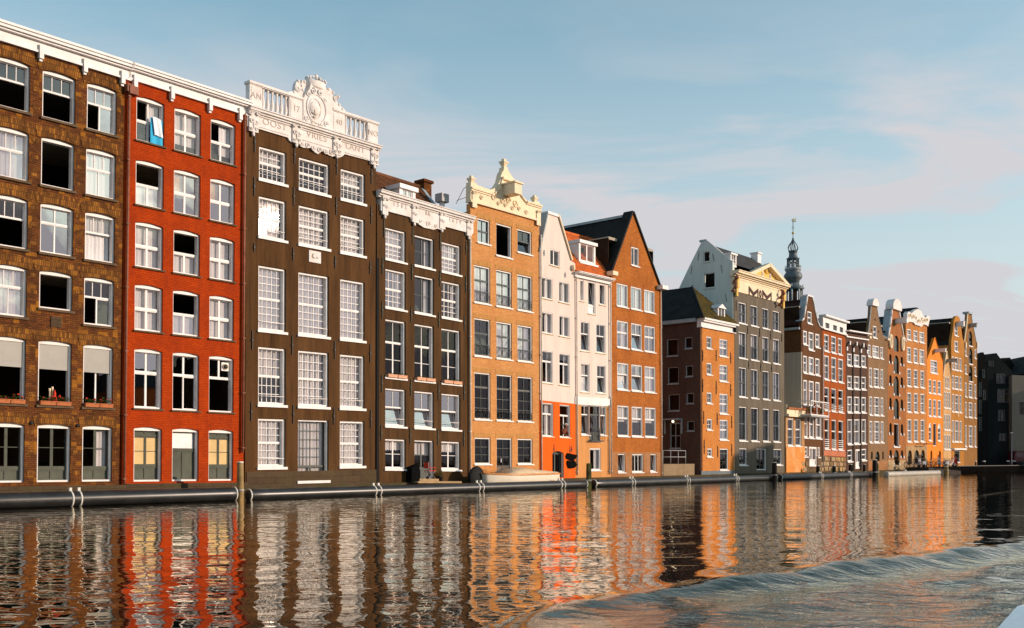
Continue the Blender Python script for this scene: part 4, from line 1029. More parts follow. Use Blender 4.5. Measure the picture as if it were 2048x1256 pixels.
# ================================================================== house 7: cream, orange tiled roof
w = [[(1156,1168,559,602),(1175.7,1191,564,628),(1199,1209.5,569,610)],
     [(1161.5,1179,643,702.5),None,(1192.5,1210,649,707)],
     [(1162.5,1180.5,726.6,784.6),None,(1194,1211.5,731,789)],
     [(1161.5,1176.5,811,869),(1177.5,1200,811,883),(1201,1216,812,871)],
     [(1179,1201,896.6,941)]]
h = House('cream_house', 'narrow cream house with an orange tiled roof and a white dormer', 'house', 1150.5, 1222, a=-.008, wins=[r for r in w if r and None not in r and len(r) == 3])
facade(h, [(1150.5,551),(1222,566)], w, CREAM, [['b7_1','b7_m','b7_1'],['b7_2','b7_2','b7_2'],['b7_2','b7_2','b7_2'],['b7_3','b7_d','b7_3'],'b7_5'], ['nnn','nnn','cnn','nnn','s'])
sides(h, 12.6, CREAM)
va = (h.uv(1160, 810)[1]+h.uv(1217, 812)[1])/2
hl = [hole_poly(*q) for q in h.rects[3]+h.rects[4]]
h.put(MB().prism([(0, -1.3), (h.W, -1.3), (h.W, va), (0, va)], .02, .0005, 0, [[(a, min(b, va-.01)) for a, b in p] for p in hl]), 'tan_render', B7T)
h.put(MB().box(0, h.W-.05, va, va+.52, .07, -.01), 'white_band', WHITE)
cornice(h, 537, 556, 552, 570, 1147, 1219, WHITE, out=.5)
ve = (h.uv(1147, 537, .4)[1]+h.uv(1219, 556, .4)[1])/2; rw = -2.9
rl, rr = h.uv(1122, 463, rw), h.uv(1190, 484, rw); vr_ = (rl[1]+rr[1])/2
tiled_slope(h, [(-.25, ve, .1), (h.W-.05, ve, .1), (rr[0], vr_, rw), (rl[0], vr_, rw)], 15, 15, TILEO)
h.put(MB().box(rl[0], rr[0], vr_-.02, vr_+.15, rw+.1, rw-.15), 'ridge_tiles', TILEO, kind='stuff')
h.put(MB().add([(rl[0], vr_, rw), (rr[0], vr_, rw), (rr[0], ve, -10.5), (rl[0], ve, -10.5)], [(0, 1, 2, 3)]), 'roof_back', TILEO)
h.put(MB().box(.345, h.W-.345, ve-.35, ve-.2, -.35, -11), 'attic_floor', TILED)
a, b = h.uv(1158, 531, -.7), h.uv(1191, 533, -.7); du0, du1 = a[0], b[0]; dv0 = (h.uv(1158,522,-.7)[1]+h.uv(1191,533,-.7)[1])/2; dv1 = (h.uv(1158, 478, -.7)[1]+h.uv(1191, 488, -.7)[1])/2
dm = h.put(MB().box(du0, du0+.18, dv0, dv1-.22, -.7, -3.2).box(du1-.18, du1, dv0, dv1-.22, -.7, -3.2).box(du0+.18, du1-.18, dv0, dv0+.14, -.7, -.9).box(du0-.08, du1+.08, dv1-.22, dv1, -.55, -3.2).box(du0-.1, du1+.1, dv0-.12, dv0-.001, -.5, -.95), 'dormer', WHITE)
x0, x1, y0, y1 = du0+.18, du1-.18, dv0+.14, dv1-.22; m_ = (x0+x1)/2
h.put(MB().box(x0, x1, y0, y0+.07, -.74, -.8).box(x0, x1, y1-.07, y1, -.74, -.8).box(x0, x0+.07, y0+.07, y1-.07, -.74, -.8).box(x1-.07, x1, y0+.07, y1-.07, -.74, -.8).box(m_-.06, m_+.06, y0+.07, y1-.07, -.74, -.8), 'dormer_window', WHITE, dm)
h.put(MB().add([(x0, y0, -.78), (x1, y0, -.78), (x1, y1, -.78), (x0, y1, -.78)], [(0,1,2,3)]), 'pane', GLASSD, dm)
h.put(MB().box(x0, x1, y0, y1, -1.6, -1.7), 'dormer_back', DARKIN, dm)
pipe(h, 1152, 552, 950, WPIPE, .045, .10); pipe(h, 1219.5, 566, 948, WPIPE, .05, .12); pipe(h, 1216.5, 810, 948, ZINC, .04, .10)
q = h.rects[3][1]; rb = MB().box(q[0]-.1, q[1]+.1, q[2]+.0, q[2]+.07, .32, 0); rb.box(q[0]-.1, q[1]+.1, q[2]+.85, q[2]+.9, .32, .28)
for i in range(9): x = q[0]-.1+(q[1]-q[0]+.2)*i/8; rb.tube([(x, q[2]+.05, .30), (x, q[2]+.86, .30)], .014, 4)
h.put(rb, 'small_balcony', IRON)
H7 = h
# ================================================================== house 8: rust brick spout gable
w = [[(1262.5,1277.6,495,532)],
     [(1232.6,1254,568,613.5),(1260,1281,574.5,619),(1287,1306,580.5,625.5)],
     [(1234,1256.7,642,695),(1262.6,1282,647.5,700),(1289,1308.8,652.7,704.5)],
     [(1235,1258,726,781),(1263,1284.6,730,782.6),(1289.6,1311,733.7,785)],
     [(1235,1259,811.7,873),(1263.7,1286,813.5,873.5),(1290,1312.6,815.6,874)],
     [(1235,1250,908,945),(1261,1289.6,908,945.5),(1300,1313,908,942)]]
h = House('rust_brick_house', 'rust brown brick house with a tall plain pointed gable and black roof', 'house', 1222.3, 1322, a=-.010, wins=w[1:5])
facade(h, [(1222.3,546),(1264,428),(1266,421),(1270,428),(1316,566),(1322,574)], w, B8, ['b8_1',['b8_1']*3,['b8_2','b8_2t','b8_2'],['b8_2t','b8_2t','b8_2'],['b8_4']*3,['b8_5','b8_3','b8_5']], ['n','rrc','rnn','cnc','uuu','nnn'], glasses={(0,0):GLASS})
sides(h, 13.2, B8)
p = h.P([(1222.3,546),(1265,424),(1318,571)]); verge(h, p[0], p[1], m=TILED, d=-.7, t=.14); verge(h, p[1], p[2], m=TILED, t=.12)
gable_roof(h, p[0][1]-.3, p[2][1]-.3, p[1][1]-.25, TILED, um=p[1][0], w0=-.5, depth=12.5)
h.put(MB().box(p[1][0]-.12, p[1][0]+.12, p[1][1]-.28, p[1][1]-.10, -.8, -12.4), 'ridge_flashing', COPING)
for ri in range(5):
    for q in h.rects[ri]: h.put(MB().box(q[0]-.08, q[1]+.08, q[3]+.004, q[3]+.26, .010, -.03), 'flat_arch', brick('rust_soldier_brick', (.46,.13,.02), (.32,.08,.015), (.36,.18,.07), bw=.07, rh=.24, stain_amt=.3))
h.put(MB().prism([(0, -1.3), (h.W-.001, -1.3), (h.W-.001, 2.35), (0, 2.35)], .03, .0005, 0, [hole_poly(*(q[0], q[1], q[2], min(q[3], 2.34))) for q in h.rects[5]]), 'lower_brickwork', B8L)
pipe(h, 1321, 574, 952, WPIPE, .04, .10)
u, v = h.uv(1320, 576); h.put(MB().box(u-.4, u+.4, v-.15, v+.15, .5, -.4), 'box_gutter', WHITE)
h.put(MB().box(h.uv(1216,546)[0], h.uv(1226,546)[0], h.uv(1222,552)[1], h.uv(1222,544)[1], .45, -.1), 'gutter_end', IVORY)
H8 = h
# ================================================================== house 9: hipped roof, stands beyond an alley
class SideWall:
    """the left flank of a house, running back from the canal line at its left corner"""
    def __init__(s, h, u=0.0): s.h = h; s.u = u; s.C = h.world(u, 0, 0)
    def tz(s, px, py):
        r = (px-CX)/FPX
        # C - NRM*t seen at px:  (Cx - Nx t) = r (Cy - Ny t)
        t = (s.C.x-r*s.C.y)/(NRM.x-r*NRM.y); d = s.C.y-NRM.y*t
        return t, CAMZ-(py-HY)*d/FPX
    def rect(s, x0, x1, yt, yb):
        t0, _ = s.tz(x1, yt); t1, _ = s.tz(x0, yt); tm = (x0+x1)/2
        return t0, t1, s.tz(tm, yb)[1], s.tz(tm, yt)[1]
    def panel(s, outline, rects, mat_, name='flank_wall', thick=.3):
        """outline and holes in (t, z); built as a wall facing -u"""
        mb = MB(); mb.prism(outline, 0, 1, 0, [hole_poly(*q) for q in rects])
        v = [(s.u+.002+(q[2])*thick, q[1], -q[0]) for q in mb.v]; mb.v = v
        return s.h.put(mb, name, mat_)
    def win(s, q, frame=WHITE, g=GLASSK, bars=0, name='window'):
        t0, t1, z0, z1 = q; f = .07; u = s.u+.06; mb = MB()
        def bx(ta, tb, za, zb, ua=u, ub=u+.10): mb.box(ua, ub, za, zb, -ta, -tb)
        bx(t0, t0+f, z0, z1); bx(t1-f, t1, z0, z1); bx(t0+f, t1-f, z0, z0+f); bx(t0+f, t1-f, z1-f, z1)
        if bars: bx((t0+t1)/2-.03, (t0+t1)/2+.03, z0+f, z1-f, u+.02, u+.06); bx(t0+f, t1-f, (z0+z1)/2-.03, (z0+z1)/2+.03, u+.024, u+.056)
        bx(t0-.04, t1+.04, z0-.08, z0-.002, s.u-.06, u+.08)
        w_ = s.h.put(mb, name, frame)
        s.h.put(MB().add([(u+.05, z0, -t0), (u+.05, z0, -t1), (u+.05, z1, -t1), (u+.05, z1, -t0)], [(0, 1, 2, 3)]), 'pane', g, w_)
        return w_
w = [[(1412,1423.7,675,697),(1439,1454,678.5,713)],
     [(1412,1423.7,727.3,749.5),(1439,1454,730,763)],
     [(1413.7,1424,785,807),(1439.3,1456,788,828)],
     [(1415,1425.3,838,860),(1439.3,1456,840,880)],
     [(1417,1426,897,914),(1439.6,1457,898,940)]]
h = House('hip_roof_house', 'orange brick house with a mossy hipped roof standing beyond the alley', 'house', 1401.5, 1468.3, k=.0, a=-.006, wins=w)
facade(h, [(1401.5,652),(1468.3,665)], w, B9, [['b9_s','b9_l']]*4+[['b9_s','b9_d']], ['nu','nu','ns','nn','nn'])
sides(h, 11.0, B9, left=False)
ve = (h.uv(1401.5, 637)[1]+h.uv(1468.3, 648.5)[1])/2; vf = (h.uv(1401.5, 656)[1]+h.uv(1468.3, 666)[1])/2
mb = MB(); H_ = ve-vf
for f0, f1, o in ((.80, 1, .45), (.62, .80, .34), (.10, .62, .10), (0, .10, .16)): mb.box(-.02, h.W+.15, vf+H_*f0+.001, vf+H_*f1, o, -.3)
h.put(mb, 'cornice', WHITE)
S9 = SideWall(h)
sr = [S9.rect(*q) for q in ((1334,1357,678,712),(1370,1385.3,674.5,697),(1336,1358,734,767.5),(1371.7,1386.5,731,753),(1337,1359.5,788.5,821.6),(1373,1388,786,807),(1374,1389,842,862))]
dr = S9.rect(1340, 1361.5, 846, 897)
zt = ve-.15
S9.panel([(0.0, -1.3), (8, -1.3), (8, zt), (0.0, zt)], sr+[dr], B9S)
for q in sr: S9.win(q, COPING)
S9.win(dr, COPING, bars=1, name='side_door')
h.put(MB().box(-.25, 0.02, ve-.30, ve-.0, -.33, -8), 'side_gutter', COPING)
t0, t1, z0, z1 = dr
h.put(MB().box(-.8, -.02, z1+.25, z1+.35, -(t0-.2), -(t1+.5)).box(-.12, -.02, z1-.9, z1+.25, -(t0-.2), -(t0-.08)).box(-.12, -.02, z1-.9, z1+.25, -(t1+.38), -(t1+.5)), 'door_canopy', COPING)
h.put(MB().ball((-.35, z1+.12, -(t0+t1)/2), .10), 'canopy_lamp', mat('lit_lamp_globe', (.9, .85, .7), .4, .02, emit=(1, .8, .55, 4)))
# hipped roof, apex set back
tp = None
best = 2.4
apx = h.uv(1392, 575.5, -best); au, av = h.W/2, apx[1]
F_ = [(-.25, ve, .4), (h.W+.2, ve, .4), (au, av, -best)]
mb = MB(); mb.add(F_, [(0, 1, 2)]); h.put(mb, 'roof_front_hip', MOSS)
tl = MB(); bl, br, tp = [Vector(q) for q in F_]
n = 16
for j in range(n):      # real tile courses on the visible hip
    a, b = bl.lerp(tp, j/n), br.lerp(tp, j/n); c, d = bl.lerp(tp, (j+1.1)/n), br.lerp(tp, (j+1.1)/n); o = (br-bl).cross(tp-bl).normalized()
    tl.add([a+o*.05, b+o*.05, d+o*.012, c+o*.012, a, b], [(0, 1, 2, 3), (0, 1, 5, 4)])
h.put(tl, 'tile_courses', MOSS, kind='stuff')
h.put(MB().add([(-.25, ve, .4), (au, av, -best), (au, av, -12), (-.25, ve, -12)], [(0, 1, 2, 3)]), 'roof_side', TILED)
h.put(MB().add([(h.W+.2, ve, .4), (au, av, -best), (au, av, -12), (h.W+.2, ve, -12)], [(0, 1, 2, 3)]), 'roof_side', TILED)
h.put(MB().add([(-.25, ve-.01, .4), (h.W+.2, ve-.01, .4), (h.W+.2, ve-.01, -12), (-.25, ve-.01, -12)], [(0, 1, 2, 3)]).add([(-.25, ve, -12), (h.W+.2, ve, -12), (au, av, -12)], [(0, 1, 2)]), 'roof_soffit', TILED)
h.put(MB().tube([(-.25, ve+.04, .4), (au, av+.06, -best)], .08, 6), 'hip_ridge', TILED)
a, b = h.uv(1436, 642, .0), h.uv(1450, 642, .0); du0, du1 = a[0], b[0]; dv0 = ve+.02; dv1 = h.uv(1443, 617, 0)[1]; um = (du0+du1)/2
dm = h.put(MB().box(du0, du0+.14, dv0, dv1, -.0, -2.5).box(du1-.14, du1, dv0, dv1, -.0, -2.5).prism([(du0-.12, dv1), (du1+.12, dv1), (um, dv1+.38)], .1, -2.6).box(du0+.14, du1-.14, dv0, dv0+.12, -.0, -.15), 'dormer', WHITE)
h.put(MB().box(um-.03, um+.03, dv0+.12, dv1, -.02, -.08), 'dormer_window', WHITE, dm); h.put(MB().add([(du0+.14, dv0, -.06), (du1-.14, dv0, -.06), (du1-.14, dv1, -.06), (du0+.14, dv1, -.06)], [(0,1,2,3)]), 'pane', GLASS, dm)
h.put(MB().box(0.01, h.W-.01, -.3, .85, .06, -.0005), 'plinth', mat('pale_blue_plinth', (.16,.18,.19), .8, .2))
anchors(h, [(1405,700,722),(1432,700,722),(1461,705,727),(1405,758,784),(1432,762,788),(1461,768,792),(1407,822,848),(1434,826,850),(1463,832,856),(1408,880,908),(1435,892,915),(1463,888,912)])
u, v = h.uv(1466, 655); h.put(MB().box(u-.1, u+.25, v-.4, v+.1, .35, .0), 'rainwater_hopper', IRON)
H9 = h; S9_ = S9
# ================================================================== house 10: grey, MOM frieze and pediment
w = [[(1476,1492,604,645),(1500,1516,611,652),(1522.5,1537.6,617,657),(1544,1558,622,662)],
     [(1477,1493,664,716.5),(1501,1516.5,669,721),(1524,1538,675,723.5),(1545.5,1559.3,679.5,727.5)],
     [(1477.8,1493.5,735,794),(1502,1516.5,739,798),(1525.5,1538.7,742,799.5),(1546.3,1559.8,745,800.5)],
     [(1478.6,1494.3,814,882),(1503,1517.3,816,882.5),(1526,1539.5,817.5,883),(1547.6,1561,818.5,883)],
     [(1481,1496,898,930),(1513,1533,897,940),None,(1549,1564,898,928)]]
h = House('grey_pediment_house', 'warm grey house with an ivory pediment and the frieze lettering MOM', 'house', 1468.6, 1568, k=None, a=-.006, wins=w[:4])
facade(h, [(1468.6,582),(1568,607)], w, MOMG, [['mom']*4,['momh']*4,['mom']*4,['mom']*4,['mom','momd','mom','mom']], ['ssss','uuuu','ssss','nnnn','nnnn'], glasses={(1,3):GLASS,(2,2):GLASSD,(2,3):GLASSB,(3,0):GLASSD,(3,1):GLASSD,(3,2):GLASSD,(3,3):GLASSD})
sides(h, 14.0, MOMG, depth=5.2, left=False)
vfb = (h.uv(1470,583)[1]+h.uv(1566,607)[1])/2; vc = (h.uv(1479,556)[1]+h.uv(1577,583)[1])/2; vct = (h.uv(1480,545)[1]+h.uv(1578,573)[1])/2
h.put(MB().box(.0, h.W, vfb, vc, .06, -.28).box(.25, h.W-.25, vfb+.85*(vc-vfb), vfb+.93*(vc-vfb), .10, .05), 'frieze', IVORY)
mb = MB(); H_ = vct-vc
for f0, f1, o in ((0, .25, .18), (.25, .5, .34), (.5, .85, .55), (.85, 1, .62)): mb.box(-.15, h.W+.3, vc+H_*f0+.001, vc+H_*f1, o, -.3)
h.put(mb, 'cornice', IVORY)
for u_ in (.30, h.W-.30):
    mb = MB().box(u_-.18, u_+.18, vc-1.0, vc, .30, .05).box(u_-.14, u_+.14, vc-1.7, vc-1.0, .2, .05); scroll(mb, u_, vc-.9, .25, .14, 1.3, 1, .05); h.put(mb, 'console', GOLD)
uM = h.uv(1518.5, 587); mb = MB()
# hand-made wide letters: M O M
x0, x1 = h.uv(1496, 580)[0], h.uv(1541.5, 594)[0]; lv = (h.uv(1519,578)[1]+h.uv(1519,597)[1])/2; LH = .78; Wd = x1-x0
def letM(a, b):
    t = .15; m = (a+b)/2
    return [(a, lv+LH/2), (a, lv-LH/2), (a+.14, lv-LH/2), (a+.14, lv+.06), (m, lv-LH/2), (b-.14, lv+.06), (b-.14, lv-LH/2), (b, lv-LH/2), (b, lv+LH/2), (b-.04, lv+LH/2), (m, lv-LH/2+.34), (a+.04, lv+LH/2)]
mb.prism(letM(x0, x0+Wd*.41), .10, .055); mb.prism(letM(x1-Wd*.41, x1), .10, .055)
oc = (x0+x1)/2; ring = [(oc+.21*math.cos(i*math.pi/8), lv-.02+.33*math.sin(i*math.pi/8)) for i in range(16)]; rin = [(oc+.10*math.cos(i*math.pi/8), lv-.02+.20*math.sin(i*math.pi/8)) for i in range(16)]
mb.prism(ring, .10, .055, 0, [rin]); h.put(mb, 'lettering', LETDK)
# pediment
pa, pb, pc = h.uv(1497, 549, .3), h.uv(1577, 574, .3), h.uv(1534, 528.5, .3)
ua, ub = pa[0], h.W+.25; uc = (ua+ub)/2; vtp = pc[1]
h.put(MB().prism([(ua, vct), (ub, vct), (uc, vtp)], .05, -.25), 'tympanum', GOLD)
def bar2(mb, p, q, t, w0, w1):
    p, q = Vector(p), Vector(q); n_ = Vector((-(q-p).y, (q-p).x)).normalized()
    if n_.y > 0: n_ = -n_
    mb.prism([tuple(p), tuple(q), tuple(q+n_*t), tuple(p+n_*t)], w0, w1)
mb = MB(); bar2(mb, (ua-.1, vct+.02), (uc, vtp+.14), .30, .5, .0); mb2 = MB(); bar2(mb2, (uc, vtp+.141), (ub+.1, vct+.02), .30, .5, .0)
h.put(mb, 'raking_cornice', IVORY); h.put(mb2, 'raking_cornice', IVORY)
for du in (-.75, .75):
    u = uc+du; h.put(MB().box(u-.13, u+.13, vct+.16, vct+.62, .10, .04).box(u-.06, u+.06, vct+.22, vct+.56, .104, .09, 1), 'tympanum_window', [WHITE, SLATEG])
mb = MB(); 
for x_, s_ in ((uc-.18, 1), (uc+.18, -1)): scroll(mb, x_, vct+.75, .10, .22, 1.3, s_, .05)
mb.ball((uc, vct+.8, .08), (.14, .30, .1)); h.put(mb, 'coat_of_arms', GOLD)
# iron brackets and statuettes at frieze ends
for x, y in ((1474, 556), (1471, 575), (1567, 588), (1564, 604)):
    u, v = h.uv(x, y, .5); mb = MB(); mb.tube([(u, v-.3, .1), (u, v, .45), (u+.1, v+.25, .5), (u, v+.4, .2)], .07, 6).ball((u, v+.05, .5), .18, 7, 5).ball((u, v-.3, .35), .13, 7, 5); h.put(mb, 'carved_bracket', RUST)
# left flank with its own gable
S10 = SideWall(h)
o = [S10.tz(*p) for p in ((1466.5,524),(1458,520),(1450,512),(1436,500),(1423,489),(1416,483),(1407,482.5),(1401,492),(1382,530),(1359.5,577))]
q1, q2 = S10.rect(1408, 1421, 503, 524), S10.rect(1409, 1431, 546, 576)
t9 = o[-1][0]
outl = [(0, -1.3), (t9, -1.3)]+list(reversed([(max(0, a), b) for a, b in o]))
S10.panel(outl, [q1, q2], MOMS)
for q in (q1, q2): S10.win(q, MOMS, name='flank_window')
mb = MB(); mb.box(.31, .36, 8, 16, -.4, -t9+.3); h.put(mb, 'flank_backing', DARKIN)
rv = max(b for a, b in o); rt = [a for a, b in o if b == rv][0]
e0 = o[0][1]
h.put(MB().add([(.05, e0-.1, -.3), (h.W, e0-.1, -.3), (h.W, rv-.1, -rt), (.05, rv-.1, -rt)], [(0, 1, 2, 3)]).add([(.05, rv-.1, -rt), (h.W, rv-.1, -rt), (h.W, o[-1][1], -t9), (.05, o[-1][1], -t9)], [(0, 1, 2, 3)]), 'roof', mat('slate_grey_roof', (.055, .05, .045), .7, .4, 1.2, .3, bump=.5, bscale=10))
h.put(MB().prism([(0, 0), (1, 0), (1, 1)], 0, .01).add([(h.W-.02, e0-.1, -.3), (h.W-.02, rv-.1, -rt), (h.W-.02, o[-1][1], -t9), (h.W-.02, 8, -t9), (h.W-.02, 8, -.3)], [(0, 1, 2, 3, 4)]), 'right_gable', MOMG) if False else h.put(MB().add([(h.W-.02, e0-.1, -.3), (h.W-.02, rv-.1, -rt), (h.W-.02, o[-1][1], -t9), (h.W-.02, 8, -t9), (h.W-.02, 8, -.3)], [(0, 1, 2, 3, 4)]), 'right_gable', MOMG)
h.put(MB().box(0.0, .3, rv-.05, rv+.12, -rt+.35, -rt-.35), 'ridge_cap', COPING)
for i in range(len(o)-1):
    (a0, b0), (a1, b1) = o[i], o[i+1]; 
    if a1 < .02: continue
    h.put(MB().tube([(.1, b0+.03, -a0), (.1, b1+.03, -a1)], .07, 5), 'flank_coping', WHITE)
a, b = h.uv(1460, 545, -.2), h.uv(1478, 545, -.2); du0 = .12; du1 = 1.15; dv0 = e0-.3; dv1 = h.uv(1470, 506, -.2)[1]
dm = h.put(MB().box(du0, du0+.16, dv0, dv1-.15, -.35, -2.4).box(du1-.16, du1, dv0, dv1-.15, -.35, -2.4).box(du0-.06, du1+.06, dv1-.15, dv1, -.25, -2.4).box(du0+.16, du1-.16, dv0, dv0+.3, -.35, -.5), 'dormer', WHITE)
h.put(MB().box((du0+du1)/2-.03, (du0+du1)/2+.03, dv0+.3, dv1-.15, -.38, -.44).box(du0+.16, du1-.16, (dv0+dv1)/2-.02, (dv0+dv1)/2+.02, -.384, -.436), 'dormer_window', WHITE, dm); h.put(MB().add([(du0+.16, dv0+.3, -.42), (du1-.16, dv0+.3, -.42), (du1-.16, dv1-.15, -.42), (du0+.16, dv1-.15, -.42)], [(0,1,2,3)]), 'pane', GLASSD, dm)
cu_, cv_ = h.uv(1513, 515, -2.6); h.put(MB().box(cu_-.35, cu_+.35, rv-.6, rv+.25, -2.3, -3.0).box(cu_-.42, cu_+.42, rv+.25, rv+.38, -2.2, -3.1), 'chimney', WHITE)
anchors(h, [(1472,600,622),(1495,650,668),(1519,656,674),(1541,662,680),(1563,668,684),(1497,722,738),(1521,726,742),(1543,730,744)])
S_pts = [(1400,503,520),(1386,532,548),(1427,508,524),(1443,530,546),(1452,588,604)]
for (x, ya, yb) in S_pts:
    t, za = S10.tz(x, ya); _, zb = S10.tz(x, yb); h.put(MB().tube([(-.04, za, -t), (-.04, zb, -t-(.15 if x in (1400, 1386) else -.15))], .02, 4), 'wall_anchor', IRON)
H10 = h
# ================================================================== annex: little orange brick building with roof terrace
w = [[(1575.5,1587,837,892),(1591,1602.5,838.5,892)]]
h = House('terrace_annex', 'low annex with a vivid orange brick base and a roof terrace beside the grey house', 'annex', 1571.5, 1609, k=0, a=0, wins=w)
h.far = True
facade(h, [(1571.5,834),(1609,838)], w, mat('ochre_terrace_wall', (.50,.27,.12), .8, .25, 1.2, .1), [['frt','frt']], ['nn'])
vb_ = (h.uv(1572, 894)[1]+h.uv(1608, 893)[1])/2
h.put(MB().box(.001, h.W-.001, -1.3, vb_, .06, -.0005), 'brick_base', ORBR)
vt_ = h.uv(1590, 829)[1]
h.put(MB().box(-.05, h.W+.1, vt_-.25, vt_, .35, -4), 'terrace_slab', IVORY)
h.put(MB().box(.0, h.W, vt_+.02, vt_+.42, .10, .04).box(.0, .06, vt_, vt_+.9, .10, -3.0), 'terrace_parapet', IVORY)
h.put(MB().box(.1, h.W-.1, vt_+.45, vt_+.62, .25, -.1), 'planter_box', TERRA)
h.put(MB().box(.01, .3, -1, vt_-.26, -.33, -4).box(h.W-.3, h.W-.01, -1, vt_-.26, -.33, -4), 'side_wall', H12M)
# ================================================================== house 11: neck gable, dark brown
w = [[(1604.5,1613.5,661,688),(1616.6,1627,664,700),(1630,1638,667.5,694.5)],
     [(1605.5,1614.5,711,745),(1617,1627.5,714,748),(1630,1638.4,717,751)],
     [(1607,1615,761,811),(1618,1628,762,812),(1631,1640,764,812)],
     [(1608,1617,830,877),(1620,1630,830,876),(1633,1643,832,876)],
     [(1609.5,1615.5,893,913),(1618,1633.5,889,933),None]]
w[4] = [(1609.5,1615.5,893,913),(1618,1633.5,889,933),(1635.5,1640,897,911)]
h = House('dark_neck_gable_house', 'dark brown brick house with a white trimmed neck gable beside the terrace annex', 'house', 1603, 1645, a=-.006, wins=w[:3]); h.far = True
STYLE_AT = 'f1'
style('f11a', '.62:1x1g .38:1x1g', inner='c', w0=-.03, ws=-.14, fw=.13, sill=WHITE, sillh=.12)
ol = [(1603,642),(1607,637),(1611,612),(1614,592),(1623.5,592),(1627,607),(1633.6,640),(1638,652),(1645,656)]
facade(h, ol, [[(1615,1623.6,623,647)]]+w, H11M, ['f1']+[['f11a']*3]*4+[['f1','fd','f1']], ['n','ccc','ccc','ccc','ccc','ncn'], glasses={(1,0):GLASSB,(2,1):GLASSB})
sides(h, 12.3, H11M); 
P_ = h.P(ol)
for i in range(len(P_)-1):
    if i == 3: h.put(MB().box(P_[3][0]-.08, P_[4][0]+.08, P_[3][1], P_[3][1]+.14, .12, -.5), 'gable_cap', WHITE); continue
    p, q = Vector(P_[i]), Vector(P_[i+1]); h.put(MB().tube([(p.x, p.y, .03), (q.x, q.y, .03)], .09, 6), 'gable_trim', WHITE)
    if i < 3: h.put(MB().add([(p.x-.05, p.y, 0), (q.x-.05, q.y, 0), (q.x-.05, q.y, -.6), (p.x-.05, p.y, -.6)], [(0, 1, 2, 3)]), 'gable_flank', COPING)
gable_roof(h, P_[0][1]-.2, P_[-1][1]-.1, P_[3][1]-.25, mat('dark_brown_roof', (.045, .018, .014), .8, .4, 1.2, .2), um=(P_[3][0]+P_[4][0])/2, w0=-.4)
S11 = SideWall(h)
zc = S11.tz(1600, 704)[1]; zh = S11.tz(1600, 645)[1]
S11.panel([(0, -1.3), (7, -1.3), (7, zc), (0, zc)], [], H11S); S11.panel([(0, zc+.002), (7, zc+.002), (7, zh-.4), (0, zh-.4)], [], H11M, 'upper_flank')
h.put(MB().box(-.25, .0, h.uv(1603,657)[1]-.1, h.uv(1603,657)[1]+.12, -.1, -5), 'side_gutter', COPING)
# rubble base and balcony
h.put(MB().box(.0, h.W, -1.3, h.uv(1612, 914)[1], .10, -.0005), 'rubble_base', RUBBLE) if False else None
bu0, bu1 = h.uv(1620, 815)[0], h.uv(1645, 815)[0]
bf = 1.3; a, b = h.uv(1622, 828, bf), h.uv(1658, 833, bf); bt = h.uv(1622, 801, bf)[1]; u0, u1 = a[0], b[0]; vv = (a[1]+b[1])/2-.05
bal_ = h.put(MB().box(u0, u1, vv-.14, vv, bf, -.0), 'balcony', ZINC)
mb = MB(); 
for x in (u0+.03, u0+(u1-u0)/3, u0+(u1-u0)*2/3, u1-.03): mb.box(x-.035, x+.035, vv, bt-.06, bf, bf-.07)
mb.box(u0, u1, bt-.06, bt+.03, bf+.01, bf-.08).box(u0, u1, vv, vv+.10, bf-.001, bf-.071)
for ux in (u0+.035, u1-.035): mb.box(ux-.034, ux+.034, bt-.058, bt+.028, bf-.09, .0).box(ux-.03, ux+.03, vv+.001, vv+.099, bf-.09, .0)
h.put(mb, 'balcony_railing', WHITE, bal_)
BALC = (h, u0, u1, vv, bt, bf)
H11 = h
def stonebase(h, y0, y1, mat_, ny=3, seed=1):
    """boulders of a rubble footing as individual proud stones"""
    rnd = random.Random(seed); va = h.uv(0.5*(y0+y1)*0+1650, 0)[1] if False else None
def stones(h, vtop, mats, seed=1, rows=3, vlow=.0, gap=.035):
    holes = [q for r in h.rects for q in r if q and q[2] < vtop]
    rnd = random.Random(seed); hh = (vtop-vlow)/rows
    for r in range(rows):
        x = .02+(rnd.random()*.3 if r % 2 else 0)
        while x < h.W-.1:
            wd = min(rnd.uniform(.45, .95), h.W-.02-x)
            if wd > .15 and not any(q[0]-.1 < x+wd and q[1]+.1 > x and q[2]-.15 < vlow+(r+1)*hh for q in holes):
                v0, v1 = vlow+r*hh+gap/2, vlow+(r+1)*hh-gap/2; j = lambda: rnd.uniform(-.05, .05)
                f = rnd.uniform(.06, .16)
                mb = MB(); mb.add([(x, v0, 0), (x+wd-gap, v0, 0), (x+wd-gap, v1, 0), (x, v1, 0), (x+.06+j()*.5, v0+.04, f), (x+wd-gap-.06+j()*.5, v0+.04, f+j()*.4), (x+wd-gap-.06, v1-.05+j()*.4, f), (x+.07, v1-.05, f+j()*.4)],
                                [(4,5,6,7),(0,1,5,4),(1,2,6,5),(2,3,7,6),(3,0,4,7)])
                h.put(mb, 'stone', mats[rnd.randrange(len(mats))], STB[h.root.name], (x, v0, 0))
            x += wd
STB = {}
STM = [mat('golden_stone', (.50,.31,.13), .9, .35, 2, .25, bump=.8, bscale=8), mat('buff_stone', (.42,.29,.16), .9, .35, 2, .25, bump=.8, bscale=8), mat('brown_stone', (.28,.16,.08), .9, .35, 2, .25, bump=.8, bscale=8)]
